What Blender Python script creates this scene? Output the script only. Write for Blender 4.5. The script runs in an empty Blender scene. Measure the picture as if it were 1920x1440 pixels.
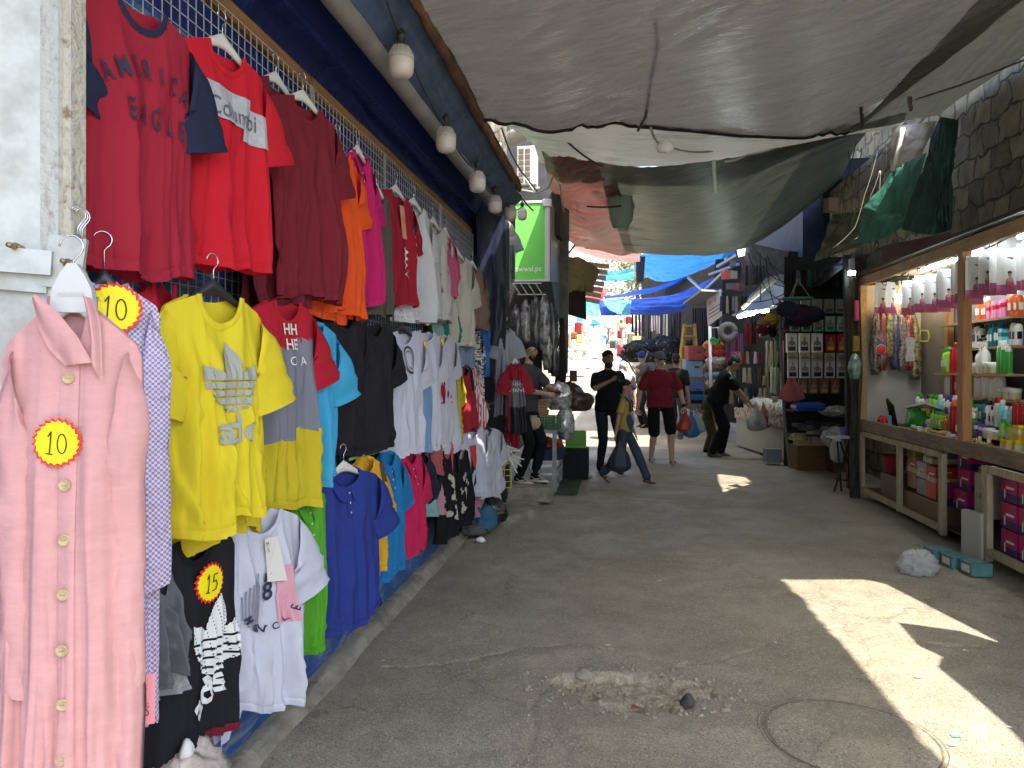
import bpy, bmesh, math, random
from mathutils import Vector, Matrix, noise
from math import sin, cos, pi, radians, sqrt
C = bpy.data.collections.new('market'); S = bpy.context.scene
S.collection.children.link(C)
# ------------------------------------------------------------------ camera
F = 1443.0; A = radians(7.9); SA = sin(A); CA = cos(A); HZ = 690.0; CH = 1.5
cam = bpy.data.cameras.new('camera'); co = bpy.data.objects.new('camera', cam); S.collection.objects.link(co)
co.location = (0, 0, CH); co.rotation_euler = (pi/2, 0, A)
cam.sensor_width = 36; cam.lens = F/1920*36; cam.shift_y = -(720-HZ)/1920; cam.clip_end = 600; cam.clip_start = .05
S.camera = co
# ------------------------------------------------------------------ light
SUNX, SUNY = .40, -.35                      # direction to the sun per metre of height
el = math.atan2(1, math.hypot(SUNX, SUNY))
W = bpy.data.worlds.new('World'); S.world = W; W.use_nodes = True
nt = W.node_tree; sky = nt.nodes.new('ShaderNodeTexSky'); sky.sky_type = 'NISHITA'; sky.sun_disc = False
sky.sun_elevation = el; sky.sun_rotation = math.atan2(SUNX, SUNY); sky.dust_density = 3; sky.air_density = 1.2
bg = nt.nodes['Background']; bg.inputs[1].default_value = .15
nt.links.new(sky.outputs[0], bg.inputs[0])
sl = bpy.data.lights.new('sun', 'SUN'); sl.energy = 2.6; sl.angle = radians(.5); sl.color = (1, .93, .82)
so = bpy.data.objects.new('sun', sl); S.collection.objects.link(so)
so.rotation_euler = Vector((SUNX, SUNY, 1)).to_track_quat('Z', 'Y').to_euler()
S.view_settings.view_transform = 'Standard'; S.view_settings.look = 'None'
S.view_settings.exposure = 2.42; S.view_settings.gamma = 1
S.cycles.max_bounces = 8; S.cycles.diffuse_bounces = 5; S.cycles.transmission_bounces = 6; S.cycles.transparent_max_bounces = 8
# ------------------------------------------------------------------ pixel helpers
def P(px, py, d):
    u = (px-960)/F; v = (HZ-py)/F
    return Vector((d*(-SA+u*CA), d*(CA+u*SA), CH+d*v))
def DX(px, x): return x/(-SA+(px-960)/F*CA)           # depth at which pixel column px meets plane x
def PXX(px, py, x): return P(px, py, DX(px, x))
def G(px, py, z=0): return P(px, py, F*(CH-z)/(py-HZ))
def gz(y): return 0 if y < 14 else .068*(y-14)*min(1, (y-14)/6)
# ------------------------------------------------------------------ materials
_m = {}
def M(name, col=(.5, .5, .5), rough=.8, var=0, vs=3, bump=0, bs=40, spec=.3, metal=0, tl=0, emit=0, col2=None, alpha=1, stretch=None, vd=4, thr=None):
    if name in _m: return _m[name]
    m = bpy.data.materials.new(name); m.use_nodes = True; t = m.node_tree; N = t.nodes; L = t.links
    p = N['Principled BSDF']; p.inputs['Base Color'].default_value = (*col, 1)
    p.inputs['Roughness'].default_value = rough; p.inputs['Metallic'].default_value = metal
    p.inputs['Specular IOR Level'].default_value = spec; p.inputs['Alpha'].default_value = alpha
    out = N['Material Output']; colsock = None
    def coords(sc):
        c = N.new('ShaderNodeTexCoord'); mp = N.new('ShaderNodeMapping'); L.new(c.outputs['Object'], mp.inputs[0])
        mp.inputs['Scale'].default_value = stretch or (1, 1, 1); return mp.outputs[0]
    if var or col2:
        n = N.new('ShaderNodeTexNoise'); n.inputs['Scale'].default_value = vs; n.inputs['Detail'].default_value = vd
        n.inputs['Roughness'].default_value = .65
        L.new(coords(vs), n.inputs['Vector'])
        r = N.new('ShaderNodeValToRGB'); L.new(n.outputs['Fac'], r.inputs[0])
        c2 = col2 or tuple(min(1, c*(1+var)) for c in col); c1 = col if col2 else tuple(c*(1-var) for c in col)
        a, b = thr or (.35, .65)
        r.color_ramp.elements[0].position = a; r.color_ramp.elements[1].position = b
        r.color_ramp.elements[0].color = (*c1, 1); r.color_ramp.elements[1].color = (*c2, 1)
        L.new(r.outputs[0], p.inputs['Base Color']); colsock = r.outputs[0]
    if bump:
        n = N.new('ShaderNodeTexNoise'); n.inputs['Scale'].default_value = bs; n.inputs['Detail'].default_value = 5
        L.new(coords(bs), n.inputs['Vector'])
        b = N.new('ShaderNodeBump'); b.inputs['Strength'].default_value = bump; b.inputs['Distance'].default_value = .02
        L.new(n.outputs['Fac'], b.inputs['Height']); L.new(b.outputs[0], p.inputs['Normal'])
    if emit: p.inputs['Emission Color'].default_value = (*col, 1); p.inputs['Emission Strength'].default_value = emit
    if tl:
        tr = N.new('ShaderNodeBsdfTranslucent'); tr.inputs[0].default_value = (*col, 1)
        if colsock: L.new(colsock, tr.inputs[0])
        mx = N.new('ShaderNodeMixShader'); mx.inputs[0].default_value = tl
        L.new(p.outputs[0], mx.inputs[1]); L.new(tr.outputs[0], mx.inputs[2]); L.new(mx.outputs[0], out.inputs[0])
    _m[name] = m; return m
def srgb(h):
    h = h.lstrip('#'); v = [int(h[i:i+2], 16)/255 for i in (0, 2, 4)]
    return tuple(c/12.92 if c <= .04045 else ((c+.055)/1.055)**2.4 for c in v)
def FAB(h, k=.9):                                    # cloth dyed one colour
    return M('cloth_'+h.strip('#'), tuple((c*.95+.05*sum(srgb(h))/3)*k*.88+.006 for c in srgb(h)), .9, var=.05, vs=7, bump=.16, bs=34, spec=.12, tl=.1, stretch=(1, 1, .5))
def PL(h, rough=.4): return M('plastic_'+h.strip('#')+str(rough), srgb(h), rough, spec=.4)
# ------------------------------------------------------------------ mesh builder
class MB:
    def __init__(s): s.v = []; s.f = []; s.mi = []; s.cur = 0
    def add(s, vs, fs, T=None):
        b = len(s.v)
        s.v += [tuple(T @ Vector(p)) if T is not None else tuple(p) for p in vs]
        s.f += [tuple(b+i for i in f) for f in fs]; s.mi += [s.cur]*len(fs); return s
    def box(s, c, d, rz=0, T=None, bev=0):
        x, y, z = d[0]/2, d[1]/2, d[2]/2
        R = Matrix.Translation(c) @ Matrix.Rotation(rz, 4, 'Z')
        if T is not None: R = T @ R
        if bev <= 0:
            vs = [(i, j, k) for k in (-z, z) for j in (-y, y) for i in (-x, x)]
            fs = [(0, 2, 3, 1), (4, 5, 7, 6), (0, 1, 5, 4), (2, 6, 7, 3), (0, 4, 6, 2), (1, 3, 7, 5)]
        else:
            b = min(bev, x*.9, y*.9, z*.9); vs = []; fs = []
            rr = [(-z, b), (-z+b, 0), (z-b, 0), (z, b)]
            for zz, i in rr:
                X, Y = x-i, y-i; q = b if i == 0 else b*.3
                for (a, c2) in ((X, -Y+q), (X, Y-q), (X-q, Y), (-X+q, Y), (-X, Y-q), (-X, -Y+q), (-X+q, -Y), (X-q, -Y)): vs.append((a, c2, zz))
            for k in range(3):
                for j in range(8): fs.append((k*8+j, k*8+(j+1) % 8, k*8+8+(j+1) % 8, k*8+8+j))
            fs.append(tuple(range(7, -1, -1))); fs.append(tuple(range(24, 32)))
        return s.add(vs, fs, R)
    def bar(s, a, b, w, h=None, up=(0, 0, 1)):
        a = Vector(a); b = Vector(b); h = h or w; d = b-a; L = d.length; x = d.normalized(); u = Vector(up)
        if abs(x.dot(u)) > .95: u = Vector((1, 0, 0))
        y = u.cross(x).normalized(); z = x.cross(y)
        R = Matrix((x, y, z)).transposed().to_4x4(); R.translation = (a+b)/2
        return s.box((0, 0, 0), (L, w, h), T=R)
    def tube(s, pts, r, n=8, cap=True):
        pts = [Vector(p) for p in pts]; rs = r if isinstance(r, (list, tuple)) else [r]*len(pts)
        vs = []; fs = []; pu = None
        for i, p in enumerate(pts):
            d = (pts[min(i+1, len(pts)-1)]-pts[max(i-1, 0)]); d = d.normalized() if d.length > 1e-9 else Vector((0, 0, 1))
            if pu is None: pu = d.orthogonal().normalized()
            else:
                pu = pu-d*pu.dot(d); pu = pu.normalized() if pu.length > 1e-6 else d.orthogonal().normalized()
            w = d.cross(pu)
            for k in range(n): a = 2*pi*k/n; vs.append(p+(pu*cos(a)+w*sin(a))*rs[i])
        for i in range(len(pts)-1):
            for k in range(n): fs.append((i*n+k, i*n+(k+1) % n, i*n+n+(k+1) % n, i*n+n+k))
        if cap: fs.append(tuple(range(n-1, -1, -1))); fs.append(tuple(range(len(vs)-n, len(vs))))
        return s.add(vs, fs)
    def lathe(s, prof, n=16, T=None, sq=1):
        vs = []; fs = []
        for r, z in prof:
            for k in range(n): a = 2*pi*k/n; vs.append((r*cos(a), r*sin(a)*sq, z))
        for i in range(len(prof)-1):
            for k in range(n): fs.append((i*n+k, i*n+(k+1) % n, i*n+n+(k+1) % n, i*n+n+k))
        fs.append(tuple(range(n-1, -1, -1))); fs.append(tuple(range(len(vs)-n, len(vs))))
        return s.add(vs, fs, T)
    def ell(s, c, r, n=12, m=8, R=None):
        vs = []; fs = []; T = Matrix.Translation(c)
        if R is not None: T = T @ R
        vs.append((0, 0, r[2]))
        for i in range(1, m):
            t = pi*i/m
            for k in range(n): a = 2*pi*k/n; vs.append((r[0]*sin(t)*cos(a), r[1]*sin(t)*sin(a), r[2]*cos(t)))
        vs.append((0, 0, -r[2])); e = len(vs)-1
        for k in range(n): fs.append((0, 1+k, 1+(k+1) % n)); fs.append((e, e-n+(k+1) % n, e-n+k))
        for i in range(m-2):
            for k in range(n): b = 1+i*n; fs.append((b+k, b+n+k, b+n+(k+1) % n, b+(k+1) % n))
        return s.add(vs, fs, T)
    def grid(s, fn, nu, nv, mf=None):
        vs = [fn(i/nu, j/nv) for j in range(nv+1) for i in range(nu+1)]; b = len(s.v); s.v += [tuple(p) for p in vs]
        for j in range(nv):
            for i in range(nu):
                a = b+j*(nu+1)+i; s.f.append((a, a+1, a+nu+2, a+nu+1)); s.mi.append(mf((i+.5)/nu, (j+.5)/nv) if mf else s.cur)
        return s
    def prism(s, pts, th, T=None):                  # outline in XZ, thickness along Y (centred)
        n = len(pts); vs = [(x, -th/2, z) for x, z in pts]+[(x, th/2, z) for x, z in pts]
        fs = [tuple(range(n)), tuple(range(2*n-1, n-1, -1))]+[(i, i+n, (i+1) % n+n, (i+1) % n) for i in range(n)]
        return s.add(vs, fs, T)
    def build(s, name, mats, parent=None, smooth=False, world=False, col=None):
        me = bpy.data.meshes.new(name); v = s.v
        if world and parent is not None:
            inv = parent.matrix_basis.inverted(); v = [tuple(inv @ Vector(p)) for p in v]
        me.from_pydata(v, [], s.f)
        if not isinstance(mats, (list, tuple)): mats = [mats]
        for m in mats: me.materials.append(m)
        if len(mats) > 1: me.polygons.foreach_set('material_index', s.mi)
        if smooth:
            me.polygons.foreach_set('use_smooth', [True]*len(me.polygons))
            if smooth == 'auto':
                try: me.set_sharp_from_angle(angle=radians(40))
                except Exception: pass
        me.update()
        o = bpy.data.objects.new(name, me); C.objects.link(o)
        if parent is not None: o.parent = parent
        return o
def tag(o, label, cat, group=None, kind=None):
    if label: o['label'] = label
    if cat: o['category'] = cat
    if group: o['group'] = group
    if kind: o['kind'] = kind
    return o
def thing(name, label, cat, loc=(0, 0, 0), rz=0, group=None):
    o = bpy.data.objects.new(name, None); C.objects.link(o); o.location = loc; o.rotation_euler = (0, 0, rz); o.empty_display_size = .05
    o.matrix_basis = Matrix.Translation(loc) @ Matrix.Rotation(rz, 4, 'Z')
    return tag(o, label, cat, group)
def struct(o): o['kind'] = 'structure'; return o
def dup(root, loc, rz=None, label=None, group=None, scale=None):
    r = root.copy(); C.objects.link(r); r.location = loc
    if rz is not None: r.rotation_euler = (0, 0, rz)
    if scale: r.scale = scale
    if label: r['label'] = label
    if group: r['group'] = group
    for ch in list(root.children):
        c = ch.copy(); C.objects.link(c); c.parent = r
        for g in list(ch.children):
            d = g.copy(); C.objects.link(d); d.parent = c
    return r
TS = bpy.data.scenes.new('scratch')
_txt = {}
def text(s, size=1, bold=0, shear=0, space=1):
    """flat text: verts (x,z) centred, faces"""
    k = (s, bold, shear, space)
    if k not in _txt:
        cu = bpy.data.curves.new('t', 'FONT'); cu.body = s; cu.size = 1; cu.offset = bold; cu.shear = shear; cu.space_character = space
        cu.resolution_u = 3; cu.align_x = 'CENTER'; cu.fill_mode = 'FRONT'
        o = bpy.data.objects.new('t', cu); TS.collection.objects.link(o); TS.view_layers[0].update()
        me = bpy.data.meshes.new_from_object(o.evaluated_get(TS.view_layers[0].depsgraph))
        bm = bmesh.new(); bm.from_mesh(me)
        for _ in range(3):
            es = [e for e in bm.edges if e.calc_length() > .16]
            if not es: break
            bmesh.ops.subdivide_edges(bm, edges=es, cuts=1)
            bmesh.ops.triangulate(bm, faces=bm.faces[:])
        bmesh.ops.triangulate(bm, faces=bm.faces[:])
        V = [(v.co.x, v.co.y) for v in bm.verts]; FF = [tuple(v.index for v in f.verts) for f in bm.faces]; bm.free()
        bpy.data.objects.remove(o); bpy.data.curves.remove(cu); bpy.data.meshes.remove(me)
        ym = [y for x, y in V] or [0]; c = (min(ym)+max(ym))/2
        _txt[k] = ([(x, y-c) for x, y in V], FF)
    V, FF = _txt[k]
    return [(x*size, z*size) for x, z in V], FF
def ss(a, b, x): t = max(0, min(1, (x-a)/(b-a))); return t*t*(3-2*t)
def nz(x, y=0, z=0): return noise.noise(Vector((x, y, z)))
# ================================================================== SETTING
def asphalt():
    m = bpy.data.materials.new('asphalt'); m.use_nodes = True; t = m.node_tree; N = t.nodes; L = t.links; p = N['Principled BSDF']
    c = N.new('ShaderNodeTexCoord')
    def noi(s, d=4, r=.6):
        n = N.new('ShaderNodeTexNoise'); n.inputs['Scale'].default_value = s; n.inputs['Detail'].default_value = d; n.inputs['Roughness'].default_value = r
        L.new(c.outputs['Object'], n.inputs['Vector']); return n.outputs['Fac']
    def ramp(s, a, b, c1, c2):
        r = N.new('ShaderNodeValToRGB'); L.new(s, r.inputs[0]); e = r.color_ramp.elements
        e[0].position = a; e[1].position = b; e[0].color = (*c1, 1); e[1].color = (*c2, 1); return r.outputs[0]
    def mix(f, a, b, mode='MIX'):
        x = N.new('ShaderNodeMix'); x.data_type = 'RGBA'; x.blend_type = mode
        if isinstance(f, float): x.inputs[0].default_value = f
        else: L.new(f, x.inputs[0])
        for k, q in ((6, a), (7, b)):
            if isinstance(q, tuple): x.inputs[k].default_value = (*q, 1)
            else: L.new(q, x.inputs[k])
        return x.outputs[2]
    big = ramp(noi(.9, 6), .35, .7, (.255, .225, .168), (.37, .33, .252))
    mid = ramp(noi(5, 6, .7), .3, .75, (.72, .72, .72), (1.2, 1.18, 1.12))
    base = mix(1.0, big, mid, 'MULTIPLY')
    v = N.new('ShaderNodeTexVoronoi'); v.inputs['Scale'].default_value = 150; L.new(c.outputs['Object'], v.inputs['Vector'])
    r2 = N.new('ShaderNodeSeparateColor'); L.new(v.outputs['Color'], r2.inputs[0])
    sp = ramp(r2.outputs[0], .78, 1.0, (0, 0, 0), (1, 1, 1))
    base = mix(sp, base, (.45, .41, .32))
    dk = ramp(r2.outputs[1], .0, .22, (1, 1, 1), (0, 0, 0))
    base = mix(dk, base, (.155, .137, .104))
    dirt = ramp(noi(2.3, 8, .75), .58, .72, (0, 0, 0), (.5, .5, .5))
    base = mix(dirt, base, (.32, .285, .21))
    wv = N.new('ShaderNodeVectorMath'); wv.operation = 'MULTIPLY_ADD'; nn_ = N.new('ShaderNodeTexNoise'); nn_.inputs['Scale'].default_value = 1.7; nn_.inputs['Detail'].default_value = 6
    L.new(c.outputs['Object'], nn_.inputs['Vector']); L.new(nn_.outputs['Color'], wv.inputs[0]); wv.inputs[1].default_value = (1.3, 1.3, 0); L.new(c.outputs['Object'], wv.inputs[2])
    vc = N.new('ShaderNodeTexVoronoi'); vc.feature = 'DISTANCE_TO_EDGE'; vc.inputs['Scale'].default_value = .42; L.new(wv.outputs[0], vc.inputs['Vector'])
    ck = ramp(vc.outputs['Distance'], .0, .004, (.5, .5, .5), (0, 0, 0)); base = mix(ck, base, (.07, .06, .045))
    stn = ramp(noi(.55, 9, .8), .60, .70, (0, 0, 0), (.45, .45, .45)); base = mix(stn, base, (.12, .108, .085))
    L.new(base, p.inputs['Base Color'])
    rr = ramp(noi(1.3, 5), .4, .62, (.42, .42, .42), (.85, .85, .85)); L.new(rr, p.inputs['Roughness'])
    b = N.new('ShaderNodeBump'); b.inputs['Strength'].default_value = .75; b.inputs['Distance'].default_value = .006
    ad = N.new('ShaderNodeMath'); ad.operation = 'ADD'; L.new(noi(150, 3), ad.inputs[0]); L.new(v.outputs['Distance'], ad.inputs[1])
    L.new(ad.outputs[0], b.inputs['Height']); L.new(b.outputs[0], p.inputs['Normal'])
    return m
def hole(x, y):
    """the broken patch: depth below the asphalt"""
    dx = (x-.05)/.50; dy = (y-3.66)/.24
    r = sqrt(dx*dx+dy*dy)+.55*nz(x*3.5, y*4, 3)+.30*nz(x*11, y*11, 8)
    d = .042*(1-ss(.62, .82, r))
    d += .035*max(0, 1-sqrt(((x-.29)/.045)**2+((y-3.53)/.10)**2))**.5 if abs(x-.29) < .045 and abs(y-3.53) < .10 else 0
    return d
def ground_z(x, y):
    z = gz(y)
    if y < 16:
        z += .006*nz(x*1.1, y*1.1)+.003*nz(x*4, y*4, 2)
        if -1 < x < 1.2 and 3 < y < 4.6:
            h = hole(x, y); z -= h
            if h > .01: z += .02*nz(x*17, y*17, 5)+.02*max(0, nz(x*9, y*9, 1))
            r = sqrt(((x-.05)/.8)**2+((y-3.66)/.5)**2); z += .01*max(0, 1-abs(r-.9)*3)
        # a crack across the asphalt
        cy = 3.95+.35*nz(x*1.3, 0, 9)+.06*nz(x*9, 0, 2)+.28*(x+.5)
        if -1.2 < x < 2.0 and abs(y-cy) < .012: z -= .01
        if 2.2 < y < 3.7:
            cx = -.35+.25*nz(y*1.7, 4, 4)+.05*nz(y*12, 1, 1)
            if abs(x-cx) < .01: z -= .007
        pass
    return z
def axis(segs):
    r = []
    for a, b, s in segs:
        n = max(1, round((b-a)/s)); r += [a+(b-a)*i/n for i in range(n)]
    return r+[segs[-1][1]]
xs = axis([(-60, -10, 10), (-10, -1.6, .7), (-1.6, 2.6, .0165), (2.6, 10, .6), (10, 60, 10)])
ys = axis([(-40, -2, 4), (-2, 2.2, .3), (2.2, 4.9, .0165), (4.9, 9, .08), (9, 22, .4), (22, 100, 2), (100, 180, 20)])
g = MB(); nx = len(xs)
g.v = [(x, y, ground_z(x, y)) for y in ys for x in xs]
for j in range(len(ys)-1):
    for i in range(nx-1): a = j*nx+i; g.f.append((a, a+1, a+nx+1, a+nx))
g.mi = [0]*len(g.f)
MA = asphalt(); g.mi = [1 if (-.8 < g.v[f[0]][0] < .9 and 3.2 < g.v[f[0]][1] < 4.1 and hole(g.v[f[0]][0], g.v[f[0]][1]) > .012) else 0 for f in g.f]
struct(g.build('ground', [MA, M('broken_base', (.32, .28, .20), .95, var=.3, vs=22, bump=.8, bs=60)], smooth=True))
# manhole
mh = thing('manhole_cover', 'round worn manhole cover set flush in the asphalt', 'manhole cover', (.93, 3.29, -.012))
def disc(rs, dz, n=72):
    b = MB(); vs = [(.93+r*cos(2*pi*k/n), 3.29+r*sin(2*pi*k/n), ground_z(.93+r*cos(2*pi*k/n), 3.29+r*sin(2*pi*k/n))+dz(r)) for r in rs for k in range(n)]
    b.add(vs, [(i*n+k, i*n+(k+1) % n, i*n+n+(k+1) % n, i*n+n+k) for i in range(len(rs)-1) for k in range(n)]); return b
b = disc([.001, .05, .1, .15, .2, .25, .3, .325, .331, .332], lambda r: .0055 if r < .331 else -.004); b.build('lid', MA, mh, True, world=True)
b = MB(); b = disc([.330, .334, .338, .3385], lambda r: .002+.002*(r > .333)*(r < .3405)); b.build('rim', M('cast_iron', (.17, .152, .118), .8, var=.3, vs=30), mh, True, world=True)
b = disc([.3535, .354, .3555, .356], lambda r: .005 if .3525 < r < .3565 else 0); b.build('outer_ring', M('cast_iron'), mh, True, world=True)
# stones in the pothole
rnd = random.Random(5); st = M('stone_rubble', (.28, .25, .19), .9, var=.25, vs=20, bump=.5, bs=30)
def rock(bm, c, r, rn, fl=.55):
    T = Matrix.Translation(c); s0 = rn.random()*50
    b2 = MB(); b2.ell((0, 0, 0), (1, 1, 1), 10, 7)
    vs = [Vector(v)*(1+.35*nz(v[0]*1.3+s0, v[1]*1.3, v[2]*1.3)) for v in b2.v]
    bm.add([(v.x*r, v.y*r*rn.uniform(.9, .95), v.z*r*fl) for v in vs], b2.f, T)
b = MB(); p = G(1093, 1266, -.02); rock(b, (p.x, p.y, -.022), .055, rnd)
tag(b.build('stone', st, smooth=True), 'rounded grey cobble showing at the left end of the pothole', 'stone')
b = MB(); rock(b, (.31, 3.55, -.012), .036, rnd, 1.1); tag(b.build('stone', M('stone_dark', (.07, .062, .05), .95, var=.3, vs=30, bump=.5), smooth=True), 'dark upright stone at the right end of the pothole', 'stone')
b = MB()
for i in range(420):
    a = rnd.random()*2*pi; q = sqrt(rnd.random()); x = .05+.55*q*cos(a); y = 3.63+.3*q*sin(a)
    r = rnd.choice([.003, .004, .005, .007, .011]); rock(b, (x, y, ground_z(x, y)+r*.3), r, rnd, .7)
for i in range(260):
    x = rnd.uniform(-1.3, 2.2); y = rnd.uniform(2.4, 6.5); r = rnd.choice([.002, .003, .005]); rock(b, (x, y, ground_z(x, y)+r*.3), r, rnd, .6)
tag(b.build('rubble', st), 'loose chips of broken asphalt and grit', 'rubble', kind='stuff')
# litter
def scrap(px, py, r, col, label, nm='paper_scrap', cat='litter', h=.5):
    p = G(px, py); b = MB(); s0 = px*.37
    def fn(u, v):
        x = (u-.5)*2; y = (v-.5)*2; k = 1+.4*nz(x*2+s0, y*2)
        return (p.x+x*r*k, p.y+y*r*.7*k, ground_z(p.x, p.y)+.003+r*h*(abs(nz(x*1.8+s0, y*1.8, 4))+.1))
    b.grid(fn, 8, 8); tag(b.build(nm, M('scrap_'+col.strip('#'), srgb(col), .6, tl=.2), smooth=True), label, cat)
scrap(1140, 1212, .012, '#e8e4dc', 'crumpled white paper scrap lying behind the pothole')
scrap(1192, 1310, .016, '#d8343c', 'red and white wrapper scrap inside the pothole', 'wrapper_scrap')
scrap(1792, 1380, .018, '#7fb6cf', 'pale blue scrap on the ground right of the manhole')
scrap(1785, 1397, .016, '#cfd0cc', 'white scrap on the ground right of the manhole')
scrap(1893, 1363, .010, '#bcd4dd', 'small pale scrap in the sunlit strip at lower right')
scrap(1765, 1415, .010, '#b9743a', 'orange leaf scrap near the manhole', 'leaf_scrap')
scrap(1745, 1430, .012, '#dcdcd6', 'tiny white scrap below the orange leaf scrap')
scrap(1237, 1089, .012, '#e2e0d8', 'white paper crumb in the middle of the street')
scrap(1455, 1203, .010, '#e6e6e0', 'white crumb left of the sunlit patch')
scrap(718, 1240, .010, '#ddd8cc', 'white crumb near the kerb under the blue polo shirt')
scrap(1810, 1220, .014, '#d9d7cf', 'white paper scrap in the shaded notch of the sunlit patch')
scrap(1722, 1271, .016, '#d5cfc0', 'beige paper scrap beside the sunlit patch')
# ------------------------------------------------------------------ left: blue wall, kerb, mesh, canopy
def paintwall():
    m = bpy.data.materials.new('blue_wall_paint'); m.use_nodes = True; t = m.node_tree; N = t.nodes; L = t.links; p = N['Principled BSDF']
    c = N.new('ShaderNodeTexCoord'); mp = N.new('ShaderNodeMapping'); mp.inputs['Scale'].default_value = (1, 1.5, 6); mp.inputs['Rotation'].default_value = (radians(35), 0, 0)
    L.new(c.outputs['Object'], mp.inputs[0]); n = N.new('ShaderNodeTexNoise'); n.inputs['Scale'].default_value = 3.5; n.inputs['Detail'].default_value = 9; n.inputs['Roughness'].default_value = .75
    L.new(mp.outputs[0], n.inputs['Vector']); r = N.new('ShaderNodeValToRGB'); L.new(n.outputs['Fac'], r.inputs[0]); e = r.color_ramp.elements
    e[0].position = .40; e[0].color = (.012, .055, .21, 1); e[1].position = .62; e[1].color = (.20, .23, .26, 1); q = e.new(.52); q.color = (.03, .10, .30, 1)
    L.new(r.outputs[0], p.inputs['Base Color']); p.inputs['Roughness'].default_value = .55; return m
b = MB(); b.box((-1.60, 3.2, 1.35), (.12, 9.7, 2.7))
bw = thing('blue_wall', 'scuffed blue painted shop wall behind the wire mesh, grey streaks low down', 'wall', (-1.6, -1.6, 0)); PW = paintwall(); b.build('wall', PW, bw, world=True)
b = MB(); b.box((-1.49, 3.2, .42), (.10, 9.7, .88)); b.build('plinth', PW, bw, world=True)
kb = MB()
def kf(u, v):
    y = 1.2+7.0*u; k = [(-1.50, .045), (-1.43, .05), (-1.38, .048), (-1.36, .035), (-1.35, .018), (-1.33, .0), (-1.32, -.02)]
    i = min(5, int(v*6)); f = v*6-i; x = k[i][0]*(1-f)+k[i+1][0]*f; z = k[i][1]*(1-f)+k[i+1][1]*f
    return (x+.015*nz(y*2, v*3), y, z*1.0+.012*nz(y*5, v*4, 3))
kb.grid(kf, 200, 12)
CONC = M('old_concrete', (.24, .22, .175), .9, var=.3, vs=6, bump=.6, bs=35)
struct(kb.build('kerb', CONC, smooth=True))
# building block above/behind
b = MB(); b.box((-4.2, 2, 2.6), (5, 14, 5.6)); tag(b.build('shop_building', M('shop_block', (.12, .12, .12), .9)), 'dark building mass behind the blue clothes wall', 'building')
def tarp(ctrl, nu, nv, amp, seed, wr=(2, 14), mat=None, name='tarp', parent=None, diag=.5, world=False, axis=None, fold=0):
    """tensor Catmull-Rom surface through ctrl with stretched creases"""
    R = len(ctrl); K = len(ctrl[0])
    def cr(p, t):
        n = len(p)-1
        if n == 1: return p[0]*(1-t)+p[1]*t
        s = min(n-1e-6, t*n); i = int(s); f = s-i
        p0 = p[i-1] if i > 0 else p[0]*2-p[1]; p3 = p[i+2] if i+2 <= n else p[n]*2-p[n-1]; p1 = p[i]; p2 = p[i+1]
        return .5*((2*p1)+(p2-p0)*f+(2*p0-5*p1+4*p2-p3)*f*f+(3*p1-p0-3*p2+p3)*f**3)
    ctrl = [[Vector(q) for q in r] for r in ctrl]; V = []
    ax = Vector(axis) if axis else None
    grid = [[cr([cr(r, i/nu) for r in ctrl], j/nv) for i in range(nu+1)] for j in range(nv+1)]
    out = []
    for j in range(nv+1):
        for i in range(nu+1):
            p = grid[j][i]; u = i/nu; v = j/nv
            a = grid[j][min(nu, i+1)]-grid[j][max(0, i-1)]; c = grid[min(nv, j+1)][i]-grid[max(0, j-1)][i]
            n = a.cross(c).normalized() if ax is None else ax
            s = u*cos(diag)+v*sin(diag); q = -u*sin(diag)+v*cos(diag)
            w1 = 1-abs(nz(s*wr[0]+seed, q*wr[1]+1.2*nz(s*3, q*3, seed)))*2
            w2 = 1-abs(nz(s*wr[0]*2.5+seed, q*wr[1]*2.3, 7))*2
            k = .25+.75*ss(.35, .7, nz(u*2.3+seed, v*2.3, 3)+.5)
            e = amp*k*(w1*abs(w1)*.7+w2*abs(w2)*.35)+amp*1.3*nz(u*3+seed, v*3, 9)
            if fold: e += fold*sin(u*wr[1]*2+2*nz(u*4, v*2, seed))*(.3+.7*v)
            out.append(p+n*e)
    b = MB(); b.v = [tuple(p) for p in out]
    for j in range(nv):
        for i in range(nu): a = j*(nu+1)+i; b.f.append((a, a+1, a+nu+2, a+nu+1)); b.mi.append(0)
    return b.build(name, mat, parent, True, world=parent is not None), out
def TM(name, col, rough=.38, tl=.25, var=.12, col2=None, vs=3, spec=.5): return M(name, col, rough, var=var, vs=vs, bump=.8, bs=11, tl=tl, spec=spec, col2=col2, stretch=(1, 4, 1))
# rows near -> far, columns left -> right
tg = TM('tarp_silver', (.17, .162, .152), .22, .07, .12, spec=1.0)
FAR = [P(896, 230, 5.35), P(1060, 240, 5.6), P(1210, 240, 5.9), P(1480, 259, 6.6), P(1600, 248, 7.2)]
o, av = tarp([[(-.98, -.4, 3.25), (-.2, -.4, 3.4), (.6, -.4, 3.55), (1.6, -.4, 3.85), (2.9, -.4, 4.15)],
          [(-.96, 2.6, 3.26), (-.2, 2.6, 3.36), (.6, 2.6, 3.5), (1.6, 2.6, 3.75), (2.84, 2.6, 4.05)],
          [(-.95, 4.1, 3.25), (-.25, 4.2, 3.3), (.5, 4.3, 3.42), (1.6, 4.4, 3.6), (2.72, 4.5, 3.95)], FAR], 260, 200, .060, 3.1, (2.2, 17), tg, 'canopy_tarp', diag=-.5)
tag(o, 'big silver grey tarpaulin stretched overhead across the near part of the street', 'tarpaulin')
tg2 = TM('tarp_silver_green', (.125, .13, .105), .45, .10, .12)
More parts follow.
